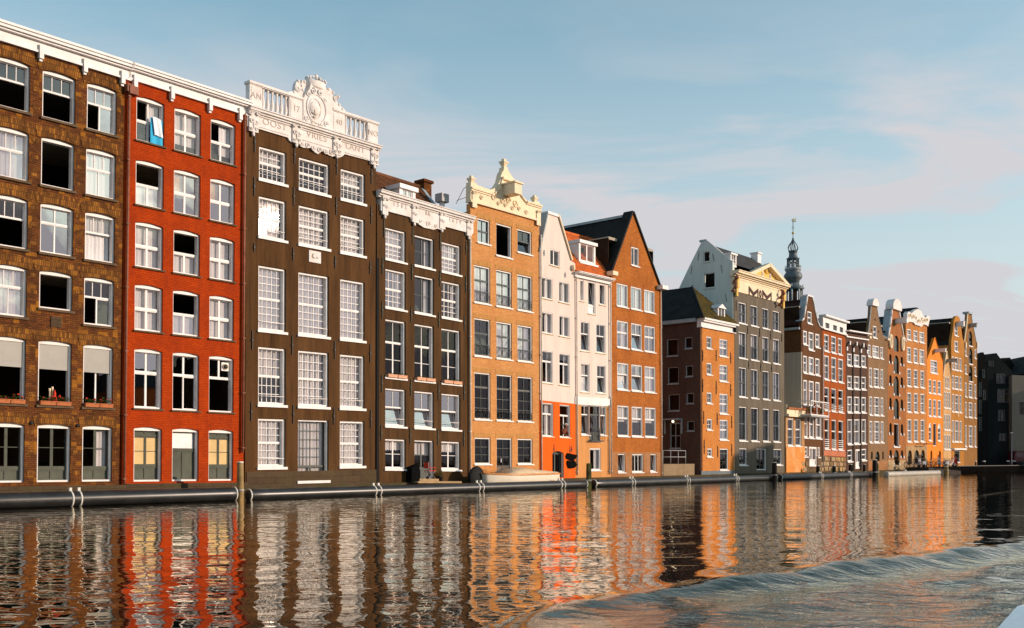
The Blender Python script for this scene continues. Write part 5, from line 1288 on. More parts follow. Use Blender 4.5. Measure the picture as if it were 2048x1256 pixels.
def footing(h, px, py, seed, doors=()):
    vt = h.uv(px, py)[1]
    o = h.put(MB().prism([(.004, -1.3), (h.W-.004, -1.3), (h.W-.004, vt), (.004, vt)], .05, .0005, 0, [hole_poly(q[0], q[1], q[2]-.12, min(q[3], vt-.01)) for r in h.rects for q in r if q and q[2] < vt-.2]), 'rubble_footing', mat('dark_mortar', (.14,.09,.05), .95, .3))
    STB[h.root.name] = o
    stones(h, vt-.02, STM, seed, rows=max(2, int((vt-.05)/.42)), vlow=.1)
vt = h.uv(1612, 914)[1]
footing(H11, 1642, 913, 3)
# ================================================================== house 12: red brick, white attic
w = [[(1647,1656.5,669,702),(1661.5,1671,672,705.5),(1674.6,1684,676,709)],
     [(1648,1657.5,711,759),(1662,1672,715,761.5),(1676,1686.5,717.5,765)],
     [(1649,1658.5,773,821),(1663,1673,777,823),(1677.5,1687,780,825)],
     [(1650.7,1659.3,838,897.5),(1663.5,1673,839.5,899.5),(1677,1687,841,900)]]
h = House('red_brick_house', 'red brick house with a white boarded attic storey and tall white framed windows', 'house', 1645.2, 1691, a=-.006, wins=w); h.far = True
at = [(1648.5,1656.5,645,656),(1664,1671.5,649.5,660),(1677,1684,653.5,663)]
facade(h, [(1645.2,654),(1691,668)], w, H12M, [['f2d']*3,['f2d']*3,['frt']*3,['frt']*3], ['nnn','nnn','nnn','nnn'])
sides(h, 12.2, H12M)
vb_ = (h.uv(1646,657)[1]+h.uv(1690,669)[1])/2; vt_ = (h.uv(1646,634)[1]+h.uv(1692,647)[1])/2
hl = [(h.uv(a,c)[0], h.uv(b,c)[0], h.uv(a,d)[1], h.uv(a,c)[1]) for a,b,c,d in at]
m2 = sorted(q[2] for q in hl)[1]; m3 = sorted(q[3] for q in hl)[1]; hl = [(q[0], q[1], m2, m3) for q in hl]
h.put(MB().prism([(-.05, vb_), (h.W+.05, vb_), (h.W+.05, vt_), (-.05, vt_)], .12, -.3, 0, [hole_poly(*q) for q in hl]).box(-.1, h.W+.12, vt_+.001, vt_+.18, .45, -.3).box(-.1, h.W+.12, vb_-.12, vb_-.001, .25, -.3), 'white_attic', WHITE)
for q in hl: h.put(MB().box(q[0], q[1], q[2], q[3], -.06, -.1), 'attic_window', SLATEG)
flat_roof(h, vt_-.1)
footing(h, 1668, 913, 5)
h.put(MB().box(.02, h.W-.02, h.uv(1668,912)[1], h.uv(1668,902)[1], .04, -.0005), 'pink_band', mat('pink_render', (.50,.17,.09), .85, .2))
for q in h.rects[3]+h.rects[2]:
    mb = MB()
    for i in range(3 if q in h.rects[2] else 5): v = q[2]+.12+i*.2; mb.box(q[0]+.02, q[1]-.02, v, v+.06, -.0, -.04)
    h.put(mb, 'window_railing', WHITE)
pipe(h, 1644.5, 692, 940, WPIPE, .05, .12)
# ================================================================== house 13: flat, dark umber
w = [[(1693,1703,707,730.5),(1706.7,1718,709,737),(1722,1731,711.5,734)],
     [(1694,1704,751,777.5),(1708,1719,752.5,781),(1722,1731.5,754,778.5)],
     [(1695,1704.4,793,825),(1708,1719,794,826),(1723,1732,794,825)],
     [(1695,1705,838,888.5),(1709,1719.5,838.5,888),(1723.5,1732.5,839,887)],
     [(1696,1705.7,898.5,921),(1711,1722,898.5,937.5),(1725,1733.5,899,920.5)]]
h = House('flat_umber_house', 'narrow dark umber house with dark piers and blind arches between white windows', 'house', 1691.2, 1735.5, a=-.006, wins=w[:4]); h.far = True
facade(h, [(1691.2,661),(1735.5,670)], w, H13M, [['f1']*3,['f1']*3,['f1']*3,['f1']*3,['f1','fd','f1']], ['ccc','ccc','ccc','ccc','ncn'], glasses={(0,1):GLASSB,(3,0):GLASSB,(3,1):GLASSB})
sides(h, 12.5, H13M)
for (ya, yb, o) in ((659.5, 668.5, .5), (671.5, 679, .18)):
    v = (h.uv(1692, ya)[1]+h.uv(1734, yb)[1])/2; h.put(MB().box(-.02, h.W, v-.14, v, o, -.2), 'cornice', WHITE)
flat_roof(h, h.uv(1712, 668)[1])
TAR = mat('tarred_pier', (.012, .009, .008), .7, .3)
for x in (1706-.5, 1720.5):
    a = h.uv(x, 700)[0]; h.put(MB().box(a-.13, a+.13, .5, h.uv(x, 700)[1], .07, -.01), 'pier', TAR)
for x0, x1, y in ((1692,1705,698),(1706,1720,700),(1721,1733,702)):
    a, b = h.uv(x0, y), h.uv(x1, y); mb = MB(); mb.tube([((a[0]+b[0])/2+(b[0]-a[0])/2*math.cos(t*math.pi/8), a[1]+.75*math.sin(t*math.pi/8), .03) for t in range(9)], .08, 5); h.put(mb, 'blind_arch', TAR)
for x, y in ((1692.5,697.5),(1698.5,686),(1705.5,700),(1712,687.5),(1720.5,702),(1725.5,690.5),(1732.8,703.5)):
    u, v = h.uv(x, y); h.put(MB().box(u-.13, u+.13, v-.2, v+.2, .14, -.01), 'white_block', WHITE)
# ================================================================== house 14: grey-brown neck gable
w = [[(1736,1741.5,689,713),(1745,1757,691.5,720),(1759.5,1765,694,716.5)],
     [(1737,1743,735,773),(1746,1757.5,736.5,775),(1760,1766.5,738.5,775)],
     [(1739,1745,793,830),(1748,1759,794,830.7),(1761.6,1767,795,831)],
     [(1740,1745.6,842,884.5),(1748.6,1759.4,842.4,885),(1762,1768.5,843,885)],
     [(1742,1747,903,919),(1751,1760,902.6,931),(1764.6,1769,903.5,918)]]
h = House('grey_brown_gable_house', 'grey brown brick house with a tall neck gable under a small rounded cap', 'house', 1735.7, 1775, a=-.006, wins=w[:4]); h.far = True
ol = [(1735.7,674),(1738,655),(1741,630),(1742,611),(1753,611),(1757,634),(1766,671),(1775,677)]
facade(h, ol, [[(1746,1753.5,652,675.5)]]+w, H14M, ['f1']+[['f2','f3','f2']]*4+[['arch','archd','arch']], ['n','ccc','ccc','ccc','ccc','nnn'])
sides(h, 12.6, H14M)
P_ = h.P(ol); c0_, c1_ = P_[3], P_[4]
for i in range(len(P_)-1):
    if i != 3: h.put(MB().tube([(P_[i][0], P_[i][1], -.02), (P_[i+1][0], P_[i+1][1], -.02)], .06, 5), 'gable_trim', COPING)
um = (c0_[0]+c1_[0])/2; rr_ = (c1_[0]-c0_[0])/2+.14
h.put(MB().prism([(um-rr_, c0_[1])]+[(um+rr_*math.cos(math.pi-i*math.pi/8), c0_[1]+.05+rr_*.85*math.sin(i*math.pi/8)) for i in range(9)]+[(um+rr_, c0_[1])], .25, -.45), 'gable_cap', STONEW)
for x, y, r in ((1750,639,.14),(1743.5,660,.12),(1757.5,663,.12)):
    u, v = h.uv(x, y); h.put(MB().lathe([(r, 0), (r, .03)], (u, v, .0), 12, 0, 'w'), 'round_shutter', IRON)
gable_roof(h, P_[0][1]-.3, P_[-1][1]-.3, c0_[1]-1.3, TILED, um=um, w0=-.4, depth=14)
for px_, yy in ((1736, 675), (1773, 679)): u, v = h.uv(px_, yy); h.put(MB().box(u-.25, u+.25, v-.12, v+.12, .3, -.3), 'shoulder_stone', IVORY)
h.put(MB().box(.01, h.W-.01, -.5, h.uv(1755, 922)[1], .05, -.0005), 'plinth', B8L)
# ================================================================== house 15: warehouse with green shutters
w = [[(1787.7,1797.5,671,703)],
     [(1778,1783,708,726.5),(1787.7,1797.7,711.5,747),(1801,1806,711.5,731)],
     [(1778,1783,750,770.5),(1787.8,1797.8,753.5,791),(1801,1806,753,774)],
     [(1778.5,1783.5,796,818),(1787.9,1798,797,837.5),(1801.3,1806.3,798,820)],
     [(1778.7,1784,847,869),(1788,1798,845,894),(1801.6,1806.6,848,870)],
     [(1779,1784.3,899.5,915),(1788,1798,901,930),(1802,1807,900,915.5)]]
h = House('shuttered_warehouse', 'brown brick warehouse with dark green arched shutters, a hoist beam and scroll ornaments', 'warehouse', 1775.2, 1811.3, k=-.006, a=-.006, wins=w[1:5]); h.far = True
ol = [(1775.2,676),(1779,655),(1782,633),(1783,618),(1797,620),(1800,638),(1806,672),(1811.3,684)]
facade(h, ol, w, H15M, ['archb',['arch']*3,['arch']*3,['arch']*3,['arch','fr','arch'],['arch','archd','arch']], None)
sides(h, 12.6, H15M)
P_ = h.P(ol); c0_, c1_ = P_[3], P_[4]; um = (c0_[0]+c1_[0])/2; rr_ = (c1_[0]-c0_[0])/2+.25
h.put(MB().prism([(um-rr_, c0_[1])]+[(um+rr_*math.cos(math.pi-i*math.pi/8), c0_[1]+.25+rr_*.75*math.sin(i*math.pi/8)) for i in range(9)]+[(um+rr_, c0_[1])], .3, -.6), 'gable_cap', STONEW)
for i in range(len(P_)-1):
    if i != 3: h.put(MB().tube([(P_[i][0], P_[i][1], .02), (P_[i+1][0], P_[i+1][1], .02)], .12, 6), 'gable_trim', WHITE)
    if i < 3: h.put(MB().add([(P_[i][0]-.05, P_[i][1], 0), (P_[i+1][0]-.05, P_[i+1][1], 0), (P_[i+1][0]-.05, P_[i+1][1], -.8), (P_[i][0]-.05, P_[i][1], -.8)], [(0,1,2,3)]), 'gable_flank', COPING)
for x, y in ((1779.5,683),(1803.5,688)):
    u, v = h.uv(x, y); mb = MB(); mb.tube([(u+.33*math.cos(t*math.pi/8), v+.72*math.sin(t*math.pi/8), .1) for t in range(16)], .16, 6, closed=True); mb.ball((u, v, .06), (.18, .5, .08)); h.put(mb, 'scroll_ornament', [IVORY])
beam(h, 1792, 643, WHITE, 1.3, .55, .5)
gable_roof(h, P_[0][1]-.3, P_[-1][1]-.3, c0_[1]-1.4, TILED, um=um, w0=-.4, depth=14)
for row in h.rects[1:]:
    for q in row:
        for (uu, v) in ((q[0]-.10, q[2]), (q[1]+.10, q[2])): h.put(MB().box(uu-.12, uu+.12, v-.06, v+.22, .07, -.01), 'hinge_stone', WHITE)
h.put(MB().box(.01, h.W-.01, -.5, h.uv(1792, 915)[1], .06, -.0005), 'stone_plinth', STM[1]) if False else h.put(MB().prism([(.01, -.5), (h.W-.01, -.5), (h.W-.01, 1.7), (.01, 1.7)], .05, .0005, 0, [hole_poly(q[0], q[1], q[2], min(q[3], 1.69)) for q in h.rects[5] if q[2] < 1.5]), 'stone_plinth', STM[1])
# ================================================================== house 16: amber brick with white ornamental top
w = [[(1813,1821.3,658,679.5),(1826,1834,661,682),(1839,1847.8,664,685)],
     [(1813,1821.6,694,723.5),(1826,1834.5,696.5,726),(1839,1847.9,698.7,728)],
     [(1813.5,1822,737.5,772),(1826.5,1835,739,774),(1839.5,1848,741,775.5)],
     [(1814.5,1823,786,825),(1828,1836,786.5,825),(1841,1849,787.5,825)],
     [(1816,1824,838.5,883),(1828.5,1837,839,883.5),(1841.5,1849.5,839.5,883.5)],
     [(1816.4,1824,899,928),(1828,1838,900,928),(1842.5,1850,901,928)]]
h = House('amber_brick_house', 'broad amber brick house with many paned windows under a carved white crest', 'house', 1811.5, 1854, a=-.006, wins=w[:5]); h.far = True
facade(h, [(1811.5,640),(1854,652)], w, H16M, [['f3']*3]*5+[['archd']*3], ['ccc']*5+['nnn'])
sides(h, 14.2, H16M)
or_ = [(1811.7,644),(1811.7,627),(1815,623),(1820,627),(1825,622),(1832,618),(1839,622),(1843,630),(1848,636),(1852,631),(1857,634),(1856,642),(1853.5,653),(1849,650),(1844,649),(1840,654),(1833,651),(1828,650),(1824,645),(1818,644)]
g = band(h, or_, .18, -.3, STONEW, 'carved_crest')
P_ = h.P(or_); mb = MB(); rnd = random.Random(4)
for i in range(14): x, y = 1815+i*2.8, 633+i*.8+rnd.uniform(-4, 5); u, v = h.uv(x, y); scroll(mb, u, v, .2, .22, 1.3, 1 if i % 2 else -1, .06)
h.put(mb, 'crest_carving', IVORY, g)
u, v = h.uv(1833, 622, -.5); r_ = 1.0
h.put(MB().prism([(u-r_, v-.6)]+[(u+r_*math.cos(math.pi-i*math.pi/8), v-.3+r_*.75*math.sin(i*math.pi/8)) for i in range(9)]+[(u+r_, v-.6)], -.45, -3).prism([(u-.6, v-.6), (u-.6, v-.1), (u+.6, v-.1), (u+.6, v-.6)], -.3, -.44, 1), 'round_dormer', [TILED, IVORY])
gable_roof(h, h.uv(1812,645)[1]-.2, h.uv(1853,652)[1]-.2, h.uv(1832,628)[1], TILED, w0=-.5, depth=14)
h.put(MB().prism([(.01, -.5), (h.W-.01, -.5), (h.W-.01, 3.3), (.01, 3.3)], .04, .0005, 0, [[(a, min(b, 3.29)) for a, b in hole_poly(*q, round_=True)] for q in h.rects[5]]), 'stone_plinth', mat('buff_plinth', (.40,.25,.12), .85, .3, 1.5, .15))
h.put(MB().tube([(h.W*.5, 3.5, .0), (h.W*.5, 3.5, 1.2), (h.W*.9, 3.5, 1.2), (h.W*.9, 3.5, 0)], .05, 5), 'awning_frame', IRON)
# ================================================================== house 17: orange with pointed gable
w = [[(1857,1863,759,787),(1866,1872,760,787.5),(1875,1881.5,761.5,788)],
     [(1857.5,1863.5,798,832.5),(1866.5,1872.5,799,833.5),(1875.6,1882,800,834)],
     [(1858,1864,846,881),(1867,1873,846.5,892),(1876,1882,847,882)]]
h = House('orange_gable_house', 'small bright orange house with a pointed gable and a white hoist beam', 'house', 1854.3, 1886.2, k=.002, a=-.004, wins=w); h.far = True
style('fa', '.62:1x2g .38:1x1g', inner='c', round_=True, w0=-.03, ws=-.12, fw=.11, sill=WHITE, sillh=.1)
style('fad', '1:1x1g', sash=RUST, glass=GLASSD, w0=-.05, ws=-.14, fw=.08, name='door')
ol = [(1854.3,717),(1861,700),(1867,682),(1868.6,676),(1870,676),(1874,690),(1885.5,722)]
facade(h, ol, [[(1861,1875,720.5,746.5)]]+w+[[(1861,1864.5,901,920),(1878,1882,902,921)]], H17M, ['f3',['f2']*3,['f2']*3,['fa','fad','fa'],['archd','archd']], None)
P_ = h.P(ol); sides(h, P_[0][1]-.4, H17M)
for i in range(len(P_)-1): h.put(MB().tube([(P_[i][0], P_[i][1], .0), (P_[i+1][0], P_[i+1][1], .0)], .08, 5), 'gable_trim', H17M)
beam(h, 1870, 702, WHITE, 1.3, .4, .35)
gable_roof(h, P_[0][1]-.3, P_[-1][1]-.2, P_[3][1]-.8, TILED, um=P_[3][0], w0=-.4)
# ================================================================== house 18: very narrow, pale
w = [[(1890.3,1893.5,753,777),(1895,1898.5,753.5,778)],
     [(1888.3,1892,783,816),(1893,1896.5,783.5,816.5),(1897.5,1901,784,817)],
     [(1888.5,1892,828,860),(1893.2,1896.7,828.3,860),(1897.7,1901.2,829,860.5)],
     [(1888.7,1892.3,868.5,899),(1893.4,1897,869,899),(1898,1901.5,869.3,899)]]
h = House('narrow_pale_house', 'very narrow pale brick house with a steep pointed gable between two taller houses', 'house', 1886.4, 1902.3, k=0, a=-.004, wins=w[1:]); h.far = True
ol = [(1886.4,752),(1893,702),(1894.3,702),(1902.3,756)]
facade(h, ol, [w[0]]+w[1:], H18M, [['f2']*2]+[['f2']*3]*3, ['cc','ccc','ccc','ccc'])
P_ = h.P(ol); sides(h, P_[0][1]-.3, H18M)
gable_roof(h, P_[0][1]-.3, P_[-1][1]-.2, P_[1][1]-.8, TILED, um=P_[1][0], w0=-.4)
for i in (0, 2): h.put(MB().tube([(P_[i][0], P_[i][1], .0), (P_[i+1][0], P_[i+1][1], .0)], .09, 5), 'gable_trim', IVORY)
beam(h, 1894.5, 722, ZINC, 1.3, .35, .3)
# ================================================================== house 19: golden brick, round topped gable
w = [[(1909,1916,652,671.5)],[(1909,1916.3,682,703)],
     [(1903.3,1907.5,714,740),(1909.3,1916.8,714.5,740.5),(1918.6,1922.8,715,741)],
     [(1903.8,1908,751.5,778),(1909.6,1917,752,778.5),(1919,1923,752.5,779)],
     [(1904.3,1908.3,788.5,824),(1910,1917.3,789,824.5),(1919.2,1923.3,789.5,824.5)],
     [(1904.8,1908.8,840.5,883.5),(1910.3,1917.6,841,884),(1919.4,1923.6,841.5,884)]]
h = House('golden_brick_house', 'tall golden brick house with a rounded gable top and a vast black roof flank', 'house', 1902.5, 1928.2, k=0.004, a=-.004, wins=w[2:]); h.far = True
ol = [(1902.5,682),(1906,660),(1908,640),(1911,633),(1915,631.5),(1919,635),(1922,650),(1925,676),(1928.2,684)]
facade(h, ol, w+[[(1909,1920,901,925)]], H19M, ['f1','f1',['f2','f3','f2'],['f2','f3','f2'],['f2','f3','f2'],['f2','f3','f2'],'b9_d'], None)
P_ = h.P(ol); sides(h, P_[0][1]-.5, H19M)
gable_roof(h, P_[0][1]-.4, P_[-1][1]-.3, P_[4][1]-.3, TILED, um=P_[4][0], w0=-.4, depth=20)
beam(h, 1914, 649, WHITE, .9, .6, .5)
u, v = h.uv(1916, 831); h.put(MB().lathe([(.2, 0), (.16, .06), (.03, .08)], (u, v, 0), 10, 0, 'w'), 'oval_plaque', IVORY)
u0_, v0_ = h.uv(1902.5, 897); h.put(MB().box(.1, h.W-.1, h.uv(1915,900)[1], h.uv(1915,896.5)[1], .4, -.0), 'door_lintel', WHITE)
# ================================================================== house 20: olive brick warehouse
w = [[None,(1937,1944.5,662.5,691.5),None],
     [(1930.5,1933.5,694,712),(1937,1944.5,698.5,727.5),(1949,1952,698,716)],
     [(1930.5,1934,730,748),(1937.2,1944.7,731.5,762.5),(1949,1952.4,731,750)],
     [(1930,1933.5,767,793),(1937.4,1945,767,795),(1948.8,1952.3,768,797)],
     [(1930,1933.5,805,834),(1937.6,1945.2,805,835.5),(1949,1952.4,806,836)],
     [(1930.2,1933.7,851,893),(1938,1945.6,851,893),(1949.2,1952.6,852,894)]]
h = House('olive_warehouse', 'olive brown warehouse with arched loading hatches, last sunlit house of the row', 'warehouse', 1928.4, 1954, k=0.0, a=-.004, wins=w[3:]); h.far = True
ol = [(1928.4,684),(1932,656),(1934,640),(1935,627),(1942,627.5),(1944,643),(1949,668),(1954,694)]
rows = [[w[0][1]]]+w[1:]
style('hatch', '.5:1x1d .5:1x1g', frame=DGREEN, sash=DGREEN, round_=True, name='loading_hatch', glass=GLASSD, w0=-.10, ws=-.2, fw=.07, sill=WHITE, sillh=.15)
facade(h, ol, rows, H20M, ['hatch',['f1','hatch','f1'],['f1','hatch','f1'],['f2','f3','f2'],['f2','f3','f2'],['f2','f3','f2']], None)
P_ = h.P(ol); sides(h, P_[0][1]-.5, H20M)
gable_roof(h, P_[0][1]-.4, P_[-1][1]-.3, P_[3][1]-1.2, TILED, um=(P_[3][0]+P_[4][0])/2, w0=-.4, depth=18)
for i in range(len(P_)-1): h.put(MB().tube([(P_[i][0], P_[i][1], -.0), (P_[i+1][0], P_[i+1][1], -.0)], .09, 5), 'gable_trim', IVORY)
h.put(MB().box(P_[3][0]-.15, P_[4][0]+.15, P_[3][1], P_[3][1]+.25, .2, -.6), 'gable_cap', COPING)
beam(h, 1940, 651.5, ZINC, .9, .45, .4)
for x in (1930, 1953): u, v = h.uv(x, 690); h.put(MB().box(u-.15, u+.15, v-.35, v+.35, .18, -.1), 'shoulder_stone', IVORY)
H20 = h
# ================================================================== ground, quays
EARTH = mat('city_ground', (.10, .09, .08), .95, .3, .2, .1)
COBB = brick('quay_cobbles', (.10, .085, .07), (.07, .06, .05), (.03, .03, .03), bw=.22, rh=.11)
QUAYM = brick('dark_quay_stone', (.06, .055, .05), (.045, .04, .038), (.02, .02, .02), bw=.9, rh=.3)
def FW(s, w, z=0):      # point on the canal front: s metres along the line from its origin, w metres in front
    p = Vector((-XS, 0, 0)); p = NRM*C0 + DIR*s + NRM*w; p.z = z; return p
def sheet(name, pts, z, m, kind='structure', label=None):
    me = bpy.data.meshes.new(name); me.from_pydata([(p.x, p.y, z) for p in pts], [], [tuple(range(len(pts)))]); me.materials.append(m)
    uvl = me.uv_layers.new(name='UVMap').data
    for l in me.loops: v = me.vertices[l.vertex_index].co; uvl[l.index].uv = (v.x, v.y)
    o = link(me, name); o['kind'] = kind; return o
sEnd = on_plane(1893, HY).dot(DIR)
sheet('ground', [FW(-60, -.36), FW(sEnd+40, -.36), FW(sEnd+40, -400), FW(-60, -400)], .62, EARTH)
# quay in front of the last houses and across the end of the canal
def block(name, pts, z0, z1, m, mtop=None, kind='structure'):
    n = len(pts); vs = [(p.x, p.y, z0) for p in pts]+[(p.x, p.y, z1) for p in pts]
    fs = [tuple(range(n, 2*n))]+[(i, (i+1) % n, (i+1) % n+n, i+n) for i in range(n)]
    me = bpy.data.meshes.new(name); me.from_pydata(vs, [], fs); me.materials.append(m); me.materials.append(mtop or m)
    me.polygons[0].material_index = 1
    uvl = me.uv_layers.new(name='UVMap').data
    for p in me.polygons:
        for li in p.loop_indices:
            v = me.vertices[me.loops[li].vertex_index].co; uvl[li].uv = (v.x, v.y) if p.index == 0 else ((v.x+v.y)*.8, v.z)
    bm = bmesh.new(); bm.from_mesh(me); bmesh.ops.recalc_face_normals(bm, faces=bm.faces); bm.to_mesh(me); bm.free()
    o = link(me, name); o['kind'] = kind; return o
s16 = on_plane(1811, HY).dot(DIR); s20 = on_plane(1954, HY).dot(DIR)
Q1 = at_depth(1893, HY, 126); Q2 = at_depth(2048, HY, 140); qd = (Q2-Q1).normalized()
qe = Q1+qd*110; qs = FW(Q1.dot(DIR)-1, 2.6)
block('quay', [FW(s16+.1, -.37), FW(s16+.1, 2.6), qs, Q1, qe, qe+Vector((0, 260, 0)), FW(s20+150, -.37)], -1, .80, QUAYM, COBB)
block('quay_kerb', [Q1+Vector((.05, .02, 0)), qe, qe+Vector((0, .35, 0)), Q1+Vector((.1, .37, 0))], .804, .90, mat('kerb_stone', (.16, .15, .14), .8, .2, 3))
block('canal_wall', [FW(on_plane(-62, HY).dot(DIR), .001), FW(on_plane(-62, HY).dot(DIR), .20), FW(s16, .20), FW(s16, .001)], -1.3, .55, brick('wet_canal_stone', (.10, .07, .04), (.07, .05, .03), (.03, .022, .015), bw=.9, rh=.28, stain=(.05, .055, .02), stain_amt=.8))
# sliver of quay wall and railing in the alley
a0 = on_plane(1322.5, HY, -.2).dot(DIR); a1 = on_plane(1385, HY, -.2).dot(DIR)
zt = on_plane(1350, 928, .0).z
aw = block('alley_wall', [FW(a0+.02, -.02), FW(a1, -.02), FW(a1, -2.2), FW(a0+.02, -2.2)], -1.2, zt, brick('tan_alley_brick', (.34,.24,.14), (.28,.19,.11), (.22,.16,.1)), mat('alley_paving', (.12,.11,.09), .9, .2))
del aw['kind']; tag(aw, 'tan brick retaining wall closing the alley mouth above the water', 'wall')
al = block('alley', [FW(a0+.02, -2.21), FW(a1+2, -2.21), FW(a1+2, -40), FW(a0+.02, -40)], -1.2, zt-.01, QUAYM, MATS['alley_paving'])
rl = thing('railing', 'grey metal railing on the alley retaining wall beside the side door', 'railing', FW(a0, 0, zt))
def wmesh(mb, name, mats, parent=None, loc=(0, 0, 0), B=None, kind=None):
    o = link(mb.mesh(name, mats, B), name, parent, loc)
    if kind: o['kind'] = kind
    return o
ZUP = Matrix(((1, 0, 0), (0, 0, 1), (0, 1, 0)))      # local (x, height, depth) -> world
BF = Matrix(((DIR.x, 0, NRM.x), (DIR.y, 0, NRM.y), (0, 1, 0)))   # (along, up, out)
L_ = (a1-a0)*.72
for i in range(4): wmesh(MB().tube([(.1+i*L_/3, 0, -.12), (.1+i*L_/3, 1.05, -.12)], .03, 6), 'post', ZINC, rl, B=BF)
for v in (1.05, .55): wmesh(MB().tube([(.1, v, -.12), (.1+L_, v, -.12)], .028, 6), 'crossbar', ZINC, rl, B=BF)
# far city ground beyond, low
sheet('ground', [Q1+Vector((0, 60, 0)), qe+Vector((900, 60, 0)), qe+Vector((900, 1500, 0)), Q1+Vector((-800, 1500, 0))], .60, EARTH)

# ================================================================== dark houses at the end of the canal
def end_house(name, label, cat, pts, d, mat_, wins, depth=9, roofm=None, frame=mat('dull_grey_frame', (.13, .15, .15), .6, .15), roof_from=None, deg=0):
    """gable-end house facing back along the canal; outline and windows in photo pixels at depth d"""
    P_ = [at_depth(x, y, d) for x, y in pts]; bx = min(p.x for p in P_); o = thing(name, label, cat, (bx, d, .8))
    loc = lambda x, y: (at_depth(x, y, d).x-bx, at_depth(x, y, d).z-.8)
    hs = [hole_poly(loc(a, b_)[0], loc(b, b_)[0], loc(a, c2)[1], loc(a, b_)[1]) for a, b, b_, c2 in wins]
    poly = [(P_[0].x-bx, -.2), (P_[-1].x-bx, -.2)]+[(p.x-bx, p.z-.8) for p in reversed(P_)]
    Bz = Matrix(((1, 0, 0), (0, 0, -1), (0, 1, 0)))
    wmesh(MB().prism(poly, 0, -.35, 0, hs), 'wall', mat_, o, B=Bz)
    top = [(p.x-bx, p.z-.8) for p in P_]
    rm = MB()
    rm.add([(x, y-.03, -.33) for x, y in top]+[(x, y-.03, -depth) for x, y in top], [(i, i+1, i+1+len(top), i+len(top)) for i in range(len(top)-1)])
    wmesh(rm, 'roof', roofm or TILED, o, B=Bz)
    W_ = P_[-1].x-bx
    wmesh(MB().box(.02, .3, -.2, top[0][1]-.1, -.34, -depth), 'side_wall', mat_, o, B=Bz); wmesh(MB().box(W_-.3, W_-.02, -.2, top[-1][1]-.1, -.34, -depth), 'side_wall', mat_, o, B=Bz)
    wmesh(MB().box(.35, W_-.35, .2, max(t[1] for t in top)-2.5 if len(top) > 2 else top[0][1]-.3, -2.6, -2.7), 'room', DARKIN, o, B=Bz)
    for q in wins:
        (x0, y1), (x1, y0) = loc(q[0], q[2]), loc(q[1], q[3]); f = .07; mb = MB()
        mb.box(x0, x0+f, y0, y1, .04, -.2).box(x1-f, x1, y0, y1, .04, -.2).box(x0+f, x1-f, y0, y0+f, .06, -.2).box(x0+f, x1-f, y1-f, y1, .04, -.2)
        if x1-x0 > .9: mb.box((x0+x1)/2-.05, (x0+x1)/2+.05, y0+f, y1-f, .0, -.15)
        if y1-y0 > 1.3: mb.box(x0+f, x1-f, y0+(y1-y0)*.62, y0+(y1-y0)*.62+.08, .002, -.148)
        w_ = wmesh(mb, 'window', frame, o, B=Bz); wmesh(MB().add([(x0, y0, -.1), (x1, y0, -.1), (x1, y1, -.1), (x0, y1, -.1)], [(0, 1, 2, 3)]), 'pane', GLASSD, w_, B=Bz)
    return o
DW2 = mat('shade_black_end_wall', (.012, .012, .011), .85, .3, .6, .12, streak=True)  # second end-house wall colour with the shade put into it
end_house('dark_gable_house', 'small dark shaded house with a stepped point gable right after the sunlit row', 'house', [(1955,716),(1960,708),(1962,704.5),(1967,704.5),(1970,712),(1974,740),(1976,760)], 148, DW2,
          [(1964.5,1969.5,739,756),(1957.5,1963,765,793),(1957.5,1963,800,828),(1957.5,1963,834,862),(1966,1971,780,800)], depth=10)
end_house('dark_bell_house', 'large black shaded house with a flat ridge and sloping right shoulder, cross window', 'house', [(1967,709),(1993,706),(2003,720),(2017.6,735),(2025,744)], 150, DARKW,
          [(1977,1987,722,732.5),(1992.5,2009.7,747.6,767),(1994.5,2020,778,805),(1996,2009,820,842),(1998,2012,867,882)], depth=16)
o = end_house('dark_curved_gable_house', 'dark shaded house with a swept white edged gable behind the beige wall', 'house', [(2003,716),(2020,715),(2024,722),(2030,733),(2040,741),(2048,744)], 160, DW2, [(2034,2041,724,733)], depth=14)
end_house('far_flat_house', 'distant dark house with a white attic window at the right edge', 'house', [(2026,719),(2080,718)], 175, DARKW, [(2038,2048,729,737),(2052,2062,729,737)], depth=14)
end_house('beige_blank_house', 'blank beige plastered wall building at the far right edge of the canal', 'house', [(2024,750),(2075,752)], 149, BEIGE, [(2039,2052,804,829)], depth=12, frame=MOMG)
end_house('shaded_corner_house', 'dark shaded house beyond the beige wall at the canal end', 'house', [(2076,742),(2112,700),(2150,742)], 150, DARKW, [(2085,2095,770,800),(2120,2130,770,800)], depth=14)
# shop awning / van at the foot of the beige wall
va_ = at_depth(2029, 914, 146); vn = thing('parked_van', 'dark red parked van under the beige wall at the right edge', 'van', (va_.x, 146, .8))
Bz = Matrix(((1, 0, 0), (0, 0, -1), (0, 1, 0)))
wmesh(MB().prism([(0, .45), (4.6, .45), (4.6, 1.0), (4.1, 1.15), (3.6, 1.95), (3.2, 2.1), (.25, 2.1), (0, 1.7)], 0, -1.9, smooth=False), 'body', mat('dark_red_paint', (.10, .008, .010), .3, .1, spec=.5), vn, B=Bz)
wmesh(MB().prism([(3.05, 1.15), (3.95, 1.15), (3.5, 1.85), (3.05, 1.95)], .012, .0).prism([(.3, 1.2), (1.5, 1.2), (1.5, 1.9), (.3, 1.9)], .012, 0).prism([(1.65, 1.2), (2.9, 1.2), (2.9, 1.95), (1.65, 1.95)], .012, 0), 'window', GLASSD, vn, B=Bz)
for x in (.9, 3.7):
    for y in (.05, -1.85): wl = wmesh(MB().lathe([(.34, -.1), (.34, .1), (.2, .12)], (x, .34, y), 16, 0, 'w'), 'wheel', IRON, vn, B=Bz)
